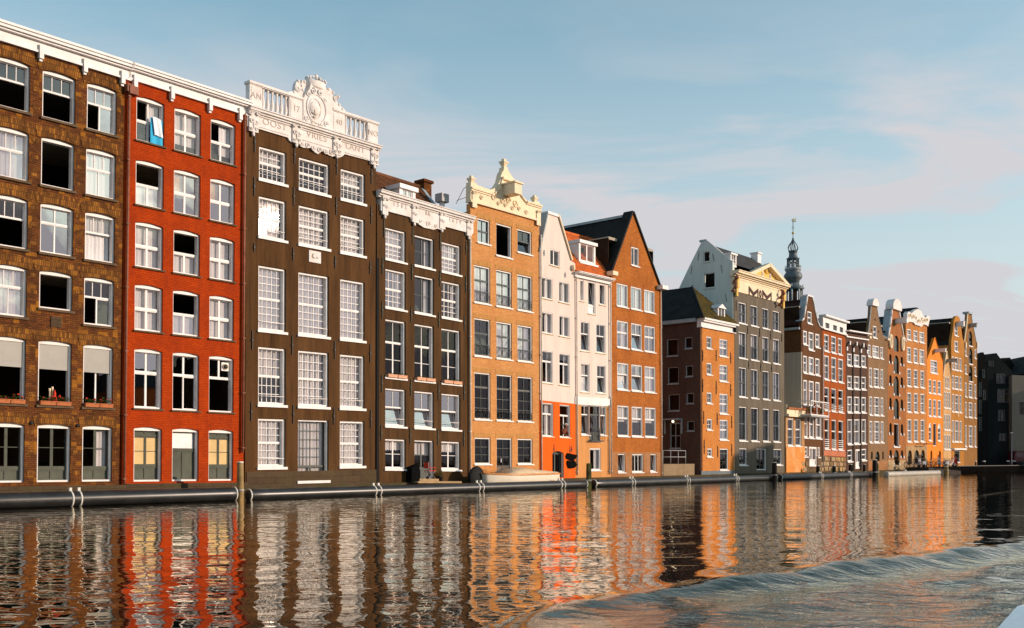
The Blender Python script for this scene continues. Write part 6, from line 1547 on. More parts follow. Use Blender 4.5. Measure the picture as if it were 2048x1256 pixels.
wmesh(MB().box(4.5, 4.62, .75, .92, -.2, -.45), 'headlight', GLASSB, vn, B=Bz); wmesh(MB().box(4.5, 4.62, .75, .92, -1.45, -1.7), 'headlight', GLASSB, vn, B=Bz)
# houses of the opposite bank beyond the right edge (the first two are added for the low shade they cast)
def plain_house(name, label, x, y, w, d, h_, hr, m):
    o = thing(name, label, 'house', (x, y, .7)); mb = MB(); mb.prism([(0, 0), (w, 0), (w, h_), (w/2, h_+hr), (0, h_)], 0, -d); wmesh(mb, 'wall', m, o, B=Bz)
    wmesh(MB().add([(-.3, h_-.15, .2), (w/2, h_+hr+.12, .2), (w/2, h_+hr+.12, -d-.2), (-.3, h_-.15, -d-.2)], [(0, 1, 2, 3)]).add([(w+.3, h_-.15, .2), (w/2, h_+hr+.12, .2), (w/2, h_+hr+.12, -d-.2), (w+.3, h_-.15, -d-.2)], [(0, 1, 2, 3)]), 'roof', TILED, o, B=Bz)
    for i in range(3):
        for j in range(4):
            a, b = w*(i+.25)/3, w*(i+.75)/3; v = 1+j*(h_-1)/4
            wn = wmesh(MB().box(a, b, v, v+1.7, .05, -.01), 'window', WHITE, o, B=Bz); wmesh(MB().box(a+.1, b-.1, v+.1, v+1.6, .06, .04), 'pane', GLASSD, wn, B=Bz)
    return o
plain_house('added_shade_house', 'unseen brick house added to cast low shade on the grey house', 74, 80.0, 8, 6.0, 12.5, 2.6, H12M)
plain_house('added_corner_shade_house', 'unseen corner house added to cast shade at the canal end', 92, 137, 12, 12, 12.6, 3.5, H14M)
hues = [H12M, H14M, H15M, B5, H16M, MATS['warm_grey_plaster'], B9, H20M, H12M, H14M]
desc = ['red', 'grey brown', 'brown', 'tan', 'amber', 'grey plastered', 'orange', 'olive', 'dark red', 'dun']
for i in range(10):
    plain_house('opposite_row_house', desc[i]+' brick house in the row across the basin, outside the view', 104+(i % 3), -92+i*13.0, 12.5, 11, 11.5+(i*7 % 5), 3.2, hues[i])
for i, (w_, hh_, nm) in enumerate(((9, 12, 'dun'), (8, 14, 'red'), (11, 11, 'grey'), (9, 15, 'brown'), (10, 12.5, 'tan'))):
    plain_house('canal_end_house', nm+' house continuing the shaded end of the canal, outside the view', 98+i*11.5, 156, 11.2, 11, hh_, 3, [H14M, H12M, MOMG, H15M, B5][i])
block('opposite_quay', [Vector((96, -200, 0)), Vector((300, -200, 0)), Vector((300, 123, 0)), Vector((92, 123, 0)), Vector((70, 84, 0)), Vector((70, 72, 0)), Vector((96, 60, 0))], -1, .7, QUAYM, COBB)

# ================================================================== Old Church tower
D_ = 238; tb = at_depth(1586, 915, D_); tw = thing('church_tower', 'slender church bell tower with open lantern and gilded vane above the roofs', 'tower', (tb.x, D_, 0.6))
LEAD = mat('weathered_lead', (.09, .115, .125), .55, .35, .5, .15, metal=.0, spec=.5); LEADP = mat('pale_lead_trim', (.36, .40, .40), .6, .25, 1, .1)
px = lambda n: n*D_/FPX
zz = lambda y: CAMZ-(y-HY)*D_/FPX-.6
BY = Matrix(((1, 0, 0), (0, 0, 1), (0, 1, 0)))
def ring(name, prof, m, n=8): return wmesh(MB().lathe([(px(r), zz(y)) for r, y in prof], n=n), name, m, tw, B=BY)
ring('brick_shaft', [(21, 913), (21, 640)], H14M, 4); ring('lower_drum', [(19, 642), (19, 610), (22, 608), (22, 606), (18, 605)], LEADP)
ring('lower_core', [(8, 606), (8, 578)], DARKIN)
for i in range(8):
    t = math.pi*2*(i+.5)/8; 
    wmesh(MB().tube([(px(18)*math.cos(t), zz(606), px(18)*math.sin(t)), (px(18)*math.cos(t), zz(579), px(18)*math.sin(t))], px(2.0), 6), 'lower_column', LEADP, tw, B=BY)
ring('lower_roof', [(20, 580), (22, 578.5), (22, 576.5), (18, 574), (13, 570), (12, 566)], LEAD)
ring('onion_drum', [(12, 567), (13, 562), (17, 558), (18.5, 553), (17, 548), (14, 545), (15, 542), (15, 540)], LEAD)
ring('gallery_floor', [(15.5, 541), (16.5, 539), (16.5, 537), (14, 536)], LEADP)
mb = MB()
for i in range(16):
    t = math.pi*2*i/16; mb.tube([(px(15.5)*math.cos(t), zz(537), px(15.5)*math.sin(t)), (px(15.5)*math.cos(t), zz(532.5), px(15.5)*math.sin(t))], px(.4), 4)
mb.tube([(px(15.5)*math.cos(t*math.pi/8), zz(532.5), px(15.5)*math.sin(t*math.pi/8)) for t in range(16)], px(.5), 4, closed=True); wmesh(mb, 'gallery_railing', LEADP, tw, B=BY)
for i in range(8):
    t = math.pi*2*(i+.5)/8
    wmesh(MB().tube([(px(11)*math.cos(t), zz(537), px(11)*math.sin(t)), (px(10.5)*math.cos(t), zz(518), px(10.5)*math.sin(t))], px(1.5), 6), 'upper_column', LEAD, tw, B=BY)
for i in range(4): 
    t = math.pi*i/2; wmesh(MB().lathe([(px(1), 0), (px(2.4), -px(1)), (px(3), -px(4)), (px(3.4), -px(4.5))], (px(4.5)*math.cos(t), zz(523+(i % 2)*4), px(4.5)*math.sin(t)), 10), 'bell', LEADP, tw, B=BY)
ring('lantern_base', [(12, 519), (13, 517.5), (13, 516.5), (9, 515), (8, 510), (8, 504), (9.5, 503), (9.5, 502)], LEAD)
for i in range(8):
    t = math.pi*2*i/8
    pr = [(5, 502), (9, 500), (10, 496), (8, 490), (4, 485), (1.5, 480), (.8, 476)]
    wmesh(MB().tube([(px(r)*math.cos(t), zz(y), px(r)*math.sin(t)) for r, y in pr], px(.8), 5), 'crown_rib', LEAD, tw, B=BY)
wmesh(MB().tube([(0, zz(503), 0), (0, zz(441), 0)], px(.7), 6), 'mast', LEAD, tw, B=BY)
wmesh(MB().ball((0, zz(466), 0), px(2.6), 10, 8), 'gilded_ball', GOLD, tw, B=BY)
wmesh(MB().tube([(-px(3), zz(456), 0), (px(3), zz(456), 0)], px(.5), 5).tube([(0, zz(453), -px(3)), (0, zz(453), px(3))], px(.5), 5), 'vane_cross', LEAD, tw, B=BY)
wmesh(MB().ball((px(1), zz(440.5), 0), (px(4), px(3.4), px(1.0)), 10, 8).prism([(px(3), zz(443)), (px(6), zz(444)), (px(5.4), zz(440)), (px(6), zz(436)), (px(2), zz(438))], .1, -.1), 'gilded_vane', mat('bright_gilding', (.95, .80, .55), .35, .1, spec=.6), tw, B=BY)
for i in range(8):
    t = math.pi*2*(i+.5)/8; wmesh(MB().lathe([(px(1), 0), (px(.6), px(2)), (px(1.2), px(4)), (px(.2), px(8))], (px(19)*math.cos(t), zz(577), px(19)*math.sin(t)), 6), 'finial', LEADP, tw, B=BY)

# ================================================================== booms
RUB = mat('black_rubber_boom', (.020, .020, .020), .34, .45, 1.6, .35, spec=.45)
RUBL = mat('grey_boom', (.42, .38, .32), .45, .2, 1.2, .12, spec=.5)
STRAP = mat('white_strap', (.70, .66, .58), .6, .1)
def boom(x0, x1, w0, w1, z, r, joints, label, m=RUB, capl=True):
    a, b = on_plane(x0, HY, w0), on_plane(x1, HY, w1); a.z = b.z = 0
    d = b-a; L = d.length; o = thing('floating_boom', label, 'boom', (a.x, a.y, z), math.atan2(d.y, d.x), 'floating tubes along the house fronts')
    n = max(1, round(L/6))
    prof = [(r*.4, 0), (r*.93, .015), (r, .07)]+[(r*(1+.006*math.sin(i*2.1)), .07+(L-.14)*i/30) for i in range(1, 30)]+[(r, L-.07), (r*.93, L-.015), (r*.4, L)]
    wmesh(MB().lathe(prof, n=28, axis='u'), 'tube', m, o, B=Matrix(((1, 0, 0), (0, 0, 1), (0, 1, 0))))
    I = Matrix(((1, 0, 0), (0, 0, 1), (0, 1, 0)))
    for s_, xx in ((0, .06), (1, L-.06)): wmesh(MB().lathe([(r+.004, -.03), (r+.02, -.02), (r+.02, .02), (r+.004, .03)], (xx, 0, 0), 28, 0, 'u'), 'end_ring', STRAP, o, B=I)
    for jx in joints:
        p = on_plane(jx, HY, (w0+w1)/2); p.z = 0; t = (p-a).dot(d.normalized())
        for dx in (-.17, .17): wmesh(MB().lathe([(r+.003, -.035), (r+.022, -.025), (r+.022, .025), (r+.003, .035)], (t+dx, 0, 0), 28, 0, 'u').box(t+dx-.05, t+dx+.05, r, r+.14, -.05, .05), 'strap', STRAP, o, B=I)
    return o
boom(-70, 470, 2.0, 2.3, .30, .31, [150], 'black tube boom below the brown brick house and the red house')
boom(495, 1170, 2.3, 2.4, .22, .275, [752, 957, 1120], 'long black tube boom below the parapet house, the umber house and the moored boat')
boom(1186, 1550, 2.4, 2.4, .22, .275, [1262, 1372, 1470], 'black tube boom in front of the rust brick house and the alley', )
boom(1559, 1751, 2.4, 2.4, .22, .275, [1640, 1698], 'short black tube boom below the terrace annex and the rubble footings')
boom(1772, 1877, 3.4, 3.8, .22, .275, [1812], 'light grey tube boom in front of the shuttered warehouse and parked bicycles', RUBL)
# mooring piles
WOODP = mat('weathered_pile_wood', (.30, .20, .085), .9, .4, 1.5, .3, bump=.6, bscale=18); GREENP = mat('mossy_pile_wood', (.13, .13, .035), .9, .5, 1.5, .3, bump=.6, bscale=18, c2=(.03, .03, .02))
DARKP = mat('black_pile_wood', (.02, .018, .015), .85, .4, 2, .2)
def pile(px_, w, ytop, r, m, label, lean=0, square=False):
    p = on_plane(px_, HY, w); zt_ = on_plane(px_, ytop, w).z
    o = thing('mooring_pile', label, 'pile', (p.x, p.y, 0), 0, 'mooring piles standing in the canal')
    n = 5 if square else 10
    wmesh(MB().lathe([(r*1.05, -1.5), (r, .4), (r*.98, zt_*.6), (r*.93, zt_-.06), (r*.8, zt_)], n=n), 'post', m, o, B=BY)
    wmesh(MB().lathe([(r*.99, zt_-.02), (r*.9, zt_+.04), (r*.3, zt_+.05)], n=n), 'cap', STRAP if not square else m, o, B=BY)
    wmesh(MB().lathe([(r*1.05, .42), (r*1.12, .43), (r*1.12, .50), (r*1.05, .51)], n=n), 'mooring_ring', ZINC, o, B=BY)
    return o
pile(480.5, 2.3, 925, .155, WOODP, 'tan wooden mooring pile between the red house and the parapet house')
pile(1178, 2.6, 928, .19, GREENP, 'mossy green mooring pile in front of the cream house', square=True)
pile(1549, 2.9, 925, .20, DARKP, 'black mooring pile at the foot of the grey pediment house')
pile(1749.5, 3.0, 920, .24, DARKP, 'thick black mooring pile before the grey brown gabled house')
pile(1755.5, 2.8, 926, .13, WOODP, 'thin pale mooring pile beside the thick black one')
pile(1701, 1.6, 929, .18, DARKP, 'short black mooring pile left of the white door of the flat umber house'); pile(1728.5, 1.6, 929, .14, DARKP, 'short black mooring pile right of the white door of the flat umber house'); pile(1636, 1.3, 932, .18, DARKP, 'stub of black mooring pile below the balcony'); pile(1668, 1.3, 932, .18, DARKP, 'stub of black mooring pile before the rubble footing of the red brick house')
p = on_plane(1892.5, HY, 3.8); 
pile(1892.5, 3.6, 933, .25, WOODP, 'squat brown mooring pile at the corner of the stone quay')

# ================================================================== moored boat
def boat():
    p = on_plane(1036, HY, 1.15); L = on_plane(1105, HY, 1.15).dot(DIR)-on_plane(966, HY, 1.15).dot(DIR); L = max(L, 5.2)
    o = thing('moored_boat', 'cream motor launch with a beige spray cover and varnished rail moored by the tan house', 'boat', (p.x, p.y, 0), math.atan2(DIR.y, DIR.x))
    B_ = Matrix(((1, 0, 0), (0, 0, 1), (0, 1, 0))); h2 = L/2
    def sec(t): # t -1 (bow, left) .. 1 (stern)
        wdt = .92*(1-max(0, -t-.15)**2*1.15) if t < -.15 else .92*(1-max(0, t-.3)**2*.5)
        return max(.03, wdt), .90+.12*max(0, -t)**2+.02*t
    N_ = 22; vs = []; fs = []
    for i in range(N_+1):
        t = -1+2*i/N_; wd, sh = sec(t); x = t*h2
        for j, (fw, fh) in enumerate([(-1, 1), (-.96, .55), (-.72, .1), (0, -.25), (.72, .1), (.96, .55), (1, 1)]): vs.append((x+(.25*(1-fh) if i == 0 else 0), fh*sh, fw*wd))
    for i in range(N_):
        for j in range(6): a = i*7+j; fs.append((a, a+1, a+8, a+7))
    fs.append(tuple(range(7))); fs.append(tuple(range(N_*7, N_*7+7)))
    wmesh(MB().add(vs, fs, 0, True), 'hull', mat('cream_hull_paint', (.75, .66, .52), .35, .08, spec=.5), o, B=B_)
    for s_ in (-1, 1): wmesh(MB().tube([(-h2*.999+0, sec(-1)[1], s_*.03)]+[((-1+2*i/N_)*h2, sec(-1+2*i/N_)[1], s_*sec(-1+2*i/N_)[0]) for i in range(N_+1)], .055, 6), 'rubbing_rail', mat('varnished_rail', (.62, .24, .06), .35, .3, 6, .15, spec=.5), o, B=B_)
    vs = []; fs = []
    M_ = 26
    for i in range(M_+1):      # cover
        t = -.52+1.50*i/M_; wd, sh = sec(t); cr = .42*math.sin(min(1, (t+.55)/.55)*math.pi/2)*(1-.72*max(0, (t-.05)/.93)**.8)
        for j in range(9): a = math.pi*j/8; vs.append((t*h2, sh+.02+cr*math.sin(a)**.8+.012*math.sin(i*1.7+j), -math.cos(a)*wd*.97))
    for i in range(M_):
        for j in range(8): a = i*9+j; fs.append((a, a+1, a+10, a+9))
    wmesh(MB().add(vs, fs, 0, True), 'spray_cover', mat('beige_canvas', (.62, .47, .30), .9, .12, 2, .06), o, B=B_)
    vs = []
    for j in range(9): a = math.pi*j/8; wd, sh = sec(-.5); vs += [(-.50*h2-.25*math.sin(a), sh+.05, -math.cos(a)*wd*.85), (-.36*h2-.12*math.sin(a), sh+.50*math.sin(a)**.5+.05, -math.cos(a)*wd*.78)]
    wmesh(MB().add(vs, [(2*i, 2*i+2, 2*i+3, 2*i+1) for i in range(8)], 0, True), 'windscreen', GLASSD, o, B=B_)
    wmesh(MB().tube([vs[2*i+1] for i in range(9)], .022, 6), 'windscreen_frame', ZINC, o, B=B_)
    wmesh(MB().prism([(-h2*.97, 0), (-h2*.5, 0), (-h2*.5, 0)], 0, .01) if False else MB().add([(-h2*.98, .90, 0), (-h2*.5, .82, -.72), (-h2*.5, .88, 0), (-h2*.5, .82, .72)], [(0, 1, 2), (0, 2, 3)]), 'foredeck', mat('varnished_deck', (.45, .17, .05), .35, .3, 5, .15, spec=.5), o, B=B_)
    return o
boat()
p = on_plane(953, HY, 1.0)
o = wmesh(MB().lathe([(.10, -.12), (.62, -.10), (.70, .0), (.62, .10), (.10, .12)], n=20, axis='w'), 'tyre_fender', mat('black_fender_rubber', (.012, .012, .012), .7, .2), None, (p.x, p.y, .75), B=BF)
tag(o, 'round black fender against the wall at the bow of the moored boat', 'fender')

# ================================================================== small things on the fronts
def foliage(mb, u0, u1, v, w0, w1, n, hmax, rnd, size=.05, mi=0):
    for i in range(n):
        x = rnd.uniform(u0, u1); z = rnd.uniform(w0, w1); y = v+abs(rnd.gauss(0, .45))*hmax*.6+.02
        a, b = rnd.uniform(0, 6.28), rnd.uniform(-.8, .8); s_ = size*rnd.uniform(.6, 1.5)
        dx, dy, dz = math.cos(a)*s_, math.sin(b)*s_+s_*.5, math.sin(a)*s_
        mb.add([(x, y, z), (x+dx*.6-dz*.35, y+dy*.6, z+dz*.6+dx*.35), (x+dx, y+dy, z+dz), (x+dx*.6+dz*.35, y+dy*.6, z+dz*.6-dx*.35)], [(0, 1, 2, 3)], mi)
    return mb
rnd = random.Random(12)
def planter(h, u0, u1, v, label, m, wf=.16, hh=.17, lush=1.0, group='flower boxes on window sills', red=6):
    o = thing('flower_box', label, 'flower box', h.world((u0+u1)/2, v, 0), 0, group); W_ = (u1-u0)/2-.01
    mb = MB(); mb.box(-W_, W_, 0, hh, wf, -.06); mb.box(-W_-.012, W_+.012, hh-.035, hh, wf+.015, -.075)
    wmesh(mb, 'box', m, o, B=h.B)
    wmesh(foliage(MB(), -W_+.03, W_-.03, hh, -.04, wf-.02, int(150*lush), .26*lush, rnd), 'foliage', LEAF, o, B=h.B, kind='stuff')
    if red: 
        fm = MB()
        for i in range(red): fm.ball((rnd.uniform(-W_+.05, W_-.05), hh+rnd.uniform(.05, .22*lush), rnd.uniform(-.02, wf)), rnd.uniform(.02, .04), 6, 4)
        wmesh(fm, 'blossoms', FLOWR, o, B=h.B, kind='stuff')
    return o
names = ['leftmost brown brick window', 'middle brown brick window', 'right brown brick window']
for ci, q in enumerate(RC1[4]):
    m_ = (q[0]+q[1])/2
    planter(H1, q[0]+.04, m_, q[2]+.0, 'left terracotta flower box under the %s with a blind' % names[ci], TERRA, lush=.7+.3*(ci > 0), red=5)
    planter(H1, m_+.005, q[1]-.05, q[2]+.0, 'right terracotta flower box under the %s with a blind' % names[ci], TERRA, lush=1.0+.2*(ci > 0), red=7)
q = RC1[4][1]; 
o = thing('garden_gnome', 'small red figure and pale candles in the open middle window above its flower box', 'ornament', H1.world(q[0]+.75, q[2]+.17, -.02))
wmesh(MB().lathe([(.02, 0), (.13, .0), (.09, .20), (.05, .26), (.06, .34), (.01, .5)], (0, 0, -.12), 9), 'figure', FLOWR, o, B=H1.B)
for dx, hh in ((-.16, .55), (-.05, .62)): wmesh(MB().lathe([(.03, 0), (.03, hh-.12), (.045, hh-.1), (.045, hh)], (dx, 0, -.22), 8), 'candle', IVORY, o, B=H1.B)
wn = ['left', 'middle', 'right']
for ci, q in enumerate(H4.rects[2]):
    m_ = (q[0]+q[1])/2
    planter(H4, q[0]+.05, m_-.02, q[2]+.0, 'left pale flower box in the %s tall window of the umber house' % wn[ci], TERRAP, wf=.20, lush=.45, red=0)
    planter(H4, m_+.02, q[1]-.05, q[2]+.0, 'right pale flower box in the %s tall window of the umber house' % wn[ci], TERRAP, wf=.20, lush=.45, red=0)
# towel hanging in the red house
q = H2.rects[0][0]; u0, v0 = H2.uv(302, 289); u1, v1 = H2.uv(327, 240)
tw_ = thing('hanging_towel', 'blue and white towels hanging from the open top window of the red house', 'towel', H2.world(u0, v0, -.05))
def cloth(u0, u1, v0, v1, w, mname, sl=.0, n=10):
    vs = []
    for j in range(6):
        for i in range(n+1):
            f, g = i/n, j/5; vs.append((u0+(u1-u0)*f+sl*(1-g), v0+(v1-v0)*g+.03*math.sin(f*5), w+.03*math.sin(f*9+g*2)*(1.2-g)))
    return MB().add(vs, [(j*(n+1)+i, j*(n+1)+i+1, (j+1)*(n+1)+i+1, (j+1)*(n+1)+i) for j in range(5) for i in range(n)], 0, True)
ww, hh = u1-u0, v1-v0
wmesh(cloth(0, ww, .05, hh*.98, -.02, ''), 'blue_towel', mat('bright_blue_towel', (.05, .42, .68), .95, .15), tw_, B=H2.B)
wmesh(cloth(.12*ww, .80*ww, hh*.36, hh*1.0, .05, '', .1), 'white_towel', mat('pale_towel', (.75, .80, .84), .95, .05), tw_, B=H2.B)
# red folding chair
p = H4.world(H4.uv(846, 960)[0], .80, .55); ch = thing('folding_chair', 'red folding director chair on the doorstep of the umber house', 'chair', p)
wmesh(MB().box(-.25, .25, .44, .47, .2, -.2), 'seat', mat('red_canvas', (.65, .06, .03), .9, .1), ch, B=BF); wmesh(MB().box(-.29, -.25, .60, .92, .2, -.2), 'backrest', MATS['red_canvas'], ch, B=BF)
for z in (-.2, .2):
    wmesh(MB().tube([(-.27, 0, z), (.25, .45, z)], .014, 5), 'leg', ZINC, ch, B=BF); wmesh(MB().tube([(.27, 0, z), (-.25, .45, z)], .014, 5), 'leg', ZINC, ch, B=BF)
    wmesh(MB().tube([(-.27, .42, z), (-.29, .95, z)], .016, 5), 'back_post', ZINC, ch, B=BF); wmesh(MB().tube([(.26, .42, z), (.26, .64, z)], .014, 5).box(-.28, .28, .63, .655, z+.03, z-.03), 'armrest', MATS['red_canvas'], ch, B=BF)
# dark crate left of the door, pot right
def simple(name, label, cat, h, u, v, w, mb, m): o = wmesh(mb, name, m, None, h.world(u, v, w), B=h.B); tag(o, label, cat); return o
u0, v0 = H4.uv(812, 965); u1, v1 = H4.uv(828, 941); wd = u1-u0
simple('black_cabinet', 'black sloping utility cabinet left of the red chair on the doorstep', 'cabinet', H4, u0, .62, .02, MB().prism([(0, 0), (wd, 0), (wd, 1.0), (0, .82)], .45, 0), MATTE)
u0, _ = H4.uv(874, 960); o = thing('potted_shrub', 'dark potted shrub right of the umber house doorstep', 'plant', H4.world(u0, .66, .25))
wmesh(MB().lathe([(.13, 0), (.19, .26), (.20, .28)], n=12), 'pot', IRON, o, B=H4.B); wmesh(foliage(MB(), -.2, .2, .25, -.15, .15, 160, .45, rnd, .07), 'foliage', LEAF, o, B=H4.B, kind='stuff')
# rag on the orange wall
P_ = H6.P([(1130,912),(1133,906),(1152,910),(1151,915),(1146,920),(1150,926),(1152,930),(1146,936),(1140,937),(1135,936),(1133,930),(1132,924),(1134,921),(1131,917)]); c = P_[0]
rg = wmesh(MB().prism([(a-c[0], b-c[1]) for a, b in P_[:6]]+[(P_[13][0]-c[0], P_[13][1]-c[1])], .10, .035), 'black_pennant', MATTE, None, H6.world(c[0], c[1], 0), B=H6.B)
tag(rg, 'upper of two ragged black pennants hung on the orange ground floor wall', 'pennant')
rg = wmesh(MB().prism([(a-c[0], b-c[1]) for a, b in [P_[5], P_[6], P_[7], P_[8], P_[9], P_[10], P_[11], P_[12]]], .12, .04), 'black_pennant', MATTE, None, H6.world(c[0], c[1], 0), B=H6.B)
tag(rg, 'lower of two ragged black pennants hung on the orange ground floor wall', 'pennant')
# person leaning at the window of the orange ground floor
def person():
    q = H6.rects[4][1]; u = (q[0]+q[1])/2+.12; o = thing('person', 'person with a pale cap and brown shirt leaning out of the orange house window', 'person', H6.world(u, q[2]+.08, -.02))
    J = [(-.05, -.3, -.35), (-.04, .10, -.28), (0, .40, -.12), (.02, .54, -.04), (.03, .62, -.01), (.04, .76, .02),
         (-.19, .44, -.14), (-.24, .20, -.02), (-.10, .05, .12), (-.03, .05, .16), (.20, .42, -.10), (.26, .18, .02), (.12, .05, .14), (.05, .05, .17)]
    E = [(0,1),(1,2),(2,3),(3,4),(4,5),(2,6),(6,7),(7,8),(8,9),(2,10),(10,11),(11,12),(12,13)]
    RAD = [.14,.15,.16,.09,.06,.11,.075,.055,.04,.035,.075,.055,.04,.035]
    me = bpy.data.meshes.new('body'); me.from_pydata([H6.B @ Vector(j) for j in J], E, [])
    b = link(me, 'body', o); me.materials.append(mat('brown_shirt', (.20, .07, .04), .9, .2))
    md = b.modifiers.new('skin', 'SKIN'); me_sk = me.skin_vertices[0].data if me.skin_vertices else None
    if me_sk is None:
        me.attributes; 
    for i, s_ in enumerate(me.skin_vertices[0].data): s_.radius = (RAD[i], RAD[i]); s_.use_root = (i == 0)
    sb = b.modifiers.new('sub', 'SUBSURF'); sb.levels = 2; sb.render_levels = 2
    wmesh(MB().ball((.04, .77, .02), (.085, .115, .10), 10, 8), 'head', mat('skin', (.50, .26, .16), .6, .1), o, B=H6.B)
    wmesh(MB().ball((.04, .83, .0), (.095, .075, .115), 10, 6).box(-.03, .11, .80, .82, .19, .05), 'cap', WHITE, o, B=H6.B)
person()
# wires and aerials against the sky
def wire(h, pts, name, label, r=.018):
    P_ = [h.world(*h.uv(x, y, w), w) for x, y, w in pts]; o0 = P_[0]
    I3 = Matrix.Identity(3); o = link(MB().tube([p-o0 for p in P_], r, 5).mesh(name, IRON), name, None, o0); tag(o, label, name.split('_')[-1]); return o
wire(H5, [(940, 367, -.2), (927, 378, -1.5), (912, 408, -3)], 'stay_rod', 'thin bent iron stay rod behind the left urn of the ivory neck gable')
wire(H5, [(939, 392, -.2), (914, 401, -2.5)], 'brace_rod', 'short iron brace below the stay rod beside the ivory neck gable')
wire(H8, [(1194, 449, -6), (1194, 461, -6)], 'roof_vent', 'small vent stub on the ridge of the black pointed roof', .06)
for x, y, n_ in ((1327, 572, 'left'), (1331, 569, 'right')):
    p = on_plane(x, y, -5.5); b = on_plane(x, 612, -5.5); a_ = thing('roof_aerial', n_+' television aerial behind the gutter of the rust brick house', 'aerial', b)
    hh = p.z-b.z; link(MB().tube([(0, 0, 0), (0, 0, hh)], .03, 5).mesh('mast', ZINC), 'mast', a_)
    for k in range(3): link(MB().tube([(-.3, 0, hh-.15-k*.25), (.3, 0, hh-.15-k*.25)], .015, 4).mesh('crossbar', ZINC), 'crossbar', a_)
# white safety bars across the lower sashes of the two plastered houses
for h, rows_ in ((H3, (0, 1, 2, 3, 4)), (H4, (3,))):
    for ri in rows_:
        for q in h.rects[ri]:
            if q[3]-q[2] > 2.7 and ri == 0: continue
            v = q[2]+.42; h.put(MB().tube([(q[0]+.05, v, -.07), (q[1]-.05, v, -.07)], .018, 6), 'safety_bar', WHITE)
# plants on the balcony and on the annex terrace
h, u0, u1, vv, bt, bf = BALC
for f, nm in ((.2, 'left'), (.52, 'middle'), (.8, 'right')):
    o = thing('potted_plant', 'potted plant, %s one on the white railed balcony' % nm, 'plant', h.world(u0+(u1-u0)*f, vv, bf-.45), 0, 'potted plants on the balcony')
    wmesh(MB().lathe([(.13, 0), (.18, .3)], n=10), 'pot', TERRA, o, B=h.B); wmesh(foliage(MB(), -.3, .3, .3, -.25, .25, 160, 1.3 if nm != 'left' else .8, rnd, .12), 'foliage', LEAF if nm != 'middle' else mat('orange_flowers', (.65, .13, .03), .8, .3), o, B=h.B, kind='stuff')
# ================================================================== bicycles, bollards, lamp on the quay
def bicycle(label, p, rz, m):
    o = thing('bicycle', label, 'bicycle', p, rz, 'bicycles parked along the quay'); I = BY
    for x in (-.52, .52):
        wmesh(MB().tube([(x+.33*math.cos(t*math.pi/9), .34+.33*math.sin(t*math.pi/9), 0) for t in range(18)], .022, 5, closed=True), 'wheel', IRON, o, B=I)
    wmesh(MB().tube([(-.52, .34, 0), (-.08, .32, 0), (.36, .78, 0), (-.18, .82, 0), (-.08, .32, 0)], .022, 5).tube([(-.52, .34, 0), (-.18, .80, 0)], .015, 5).tube([(.52, .34, 0), (.34, 1.0, 0)], .02, 5), 'frame', m, o, B=I)
    wmesh(MB().ball((-.22, .94, 0), (.13, .04, .08), 8, 5), 'saddle', IRON, o, B=I)
    wmesh(MB().tube([(.22, 1.02, -.28), (.34, 1.06, -.1), (.34, 1.06, .1), (.22, 1.02, .28)], .016, 5), 'handlebar', ZINC, o, B=I)
    return o
b0 = None
cl = ['a white box', 'an orange lamp', 'the stone quay edge']
spots = [(1816,1.9,.2),(1824,2.1,1.3),(1832,1.6,.6),(1838,2.2,-.4),(1846,1.5,1.1),(1851,2.0,.1),(1857,1.8,.9),(1862,1.2,-.3),(1868,1.9,.5),(1874,1.4,1.2),(1880,2.0,.0),(1885,1.6,.8),(1890,2.2,-.5),(1896,1.5,.4),(1901,2.1,1.0),(1906,1.3,.3)]
where = ['before the left arched door of the amber house','nearest the awning frame','before the middle arched door','beside the amber house right door','right of the awning','where amber and orange houses meet','before the left arched vent of the orange house','leaning against the orange wall','before the orange gable','near the right arched vent','at the corner of the orange house','under the narrow pale house','at the water side by the squat pile','below the pale windows','near the garage door of the golden house','farthest one in front of the garage door']
mm = [IRON, ZINC, mat('dark_blue_frame', (.02,.03,.06), .4, .1, spec=.5), mat('silver_frame', (.5,.5,.5), .35, .1, spec=.6), FLOWR]
for i, (x, w_, a_) in enumerate(spots):
    p = on_plane(x, HY, w_); p.z = .80; bicycle('parked bicycle ' + where[i], p, math.atan2(DIR.y, DIR.x)+a_*1.2+.6, mm[i % 4])
# scooters
def scooter(label, p, rz, m):
    o = thing('parked_scooter', label, 'scooter', p, rz, 'scooters parked among the bicycles'); I = BY
    wmesh(MB().prism([(-.75, .35), (-.2, .28), (.25, .28), (.42, .55), (.55, .95), (.48, 1.0), (.25, .42), (-.1, .40), (-.15, .72), (-.72, .74)], .17, -.17), 'body', m, o, B=I)
    for x in (-.55, .6): wmesh(MB().lathe([(.08, -.06), (.24, -.055), (.26, 0), (.24, .055), (.08, .06)], (x, .26, 0), 16, 0, 'w'), 'wheel', IRON, o, B=I)
    wmesh(MB().box(-.7, -.1, .74, .82, .14, -.14), 'seat', IRON, o, B=I); wmesh(MB().tube([(.42, 1.02, -.32), (.5, 1.06, 0), (.42, 1.02, .32)], .02, 5), 'handlebar', ZINC, o, B=I)
    wmesh(MB().prism([(.50, 1.05), (.56, 1.05), (.42, 1.45), (.38, 1.45)], .18, -.18), 'windshield', GLASSB, o, B=I)
for x, w_, a_, m_, lb in ((1843,2.3,.8,WHITE,'white scooter parked by the amber house arched doors'),(1878,2.3,.3,mm[3],'silver scooter parked below the orange gabled house'),(1899,2.2,-.6,WHITE,'white scooter parked below the very narrow pale house'),(1911,2.0,.4,FLOWR,'red scooter parked at the golden house garage door')):
    p = on_plane(x, HY, w_); p.z = .80; scooter(lb, p, math.atan2(DIR.y, DIR.x)+a_, m_)
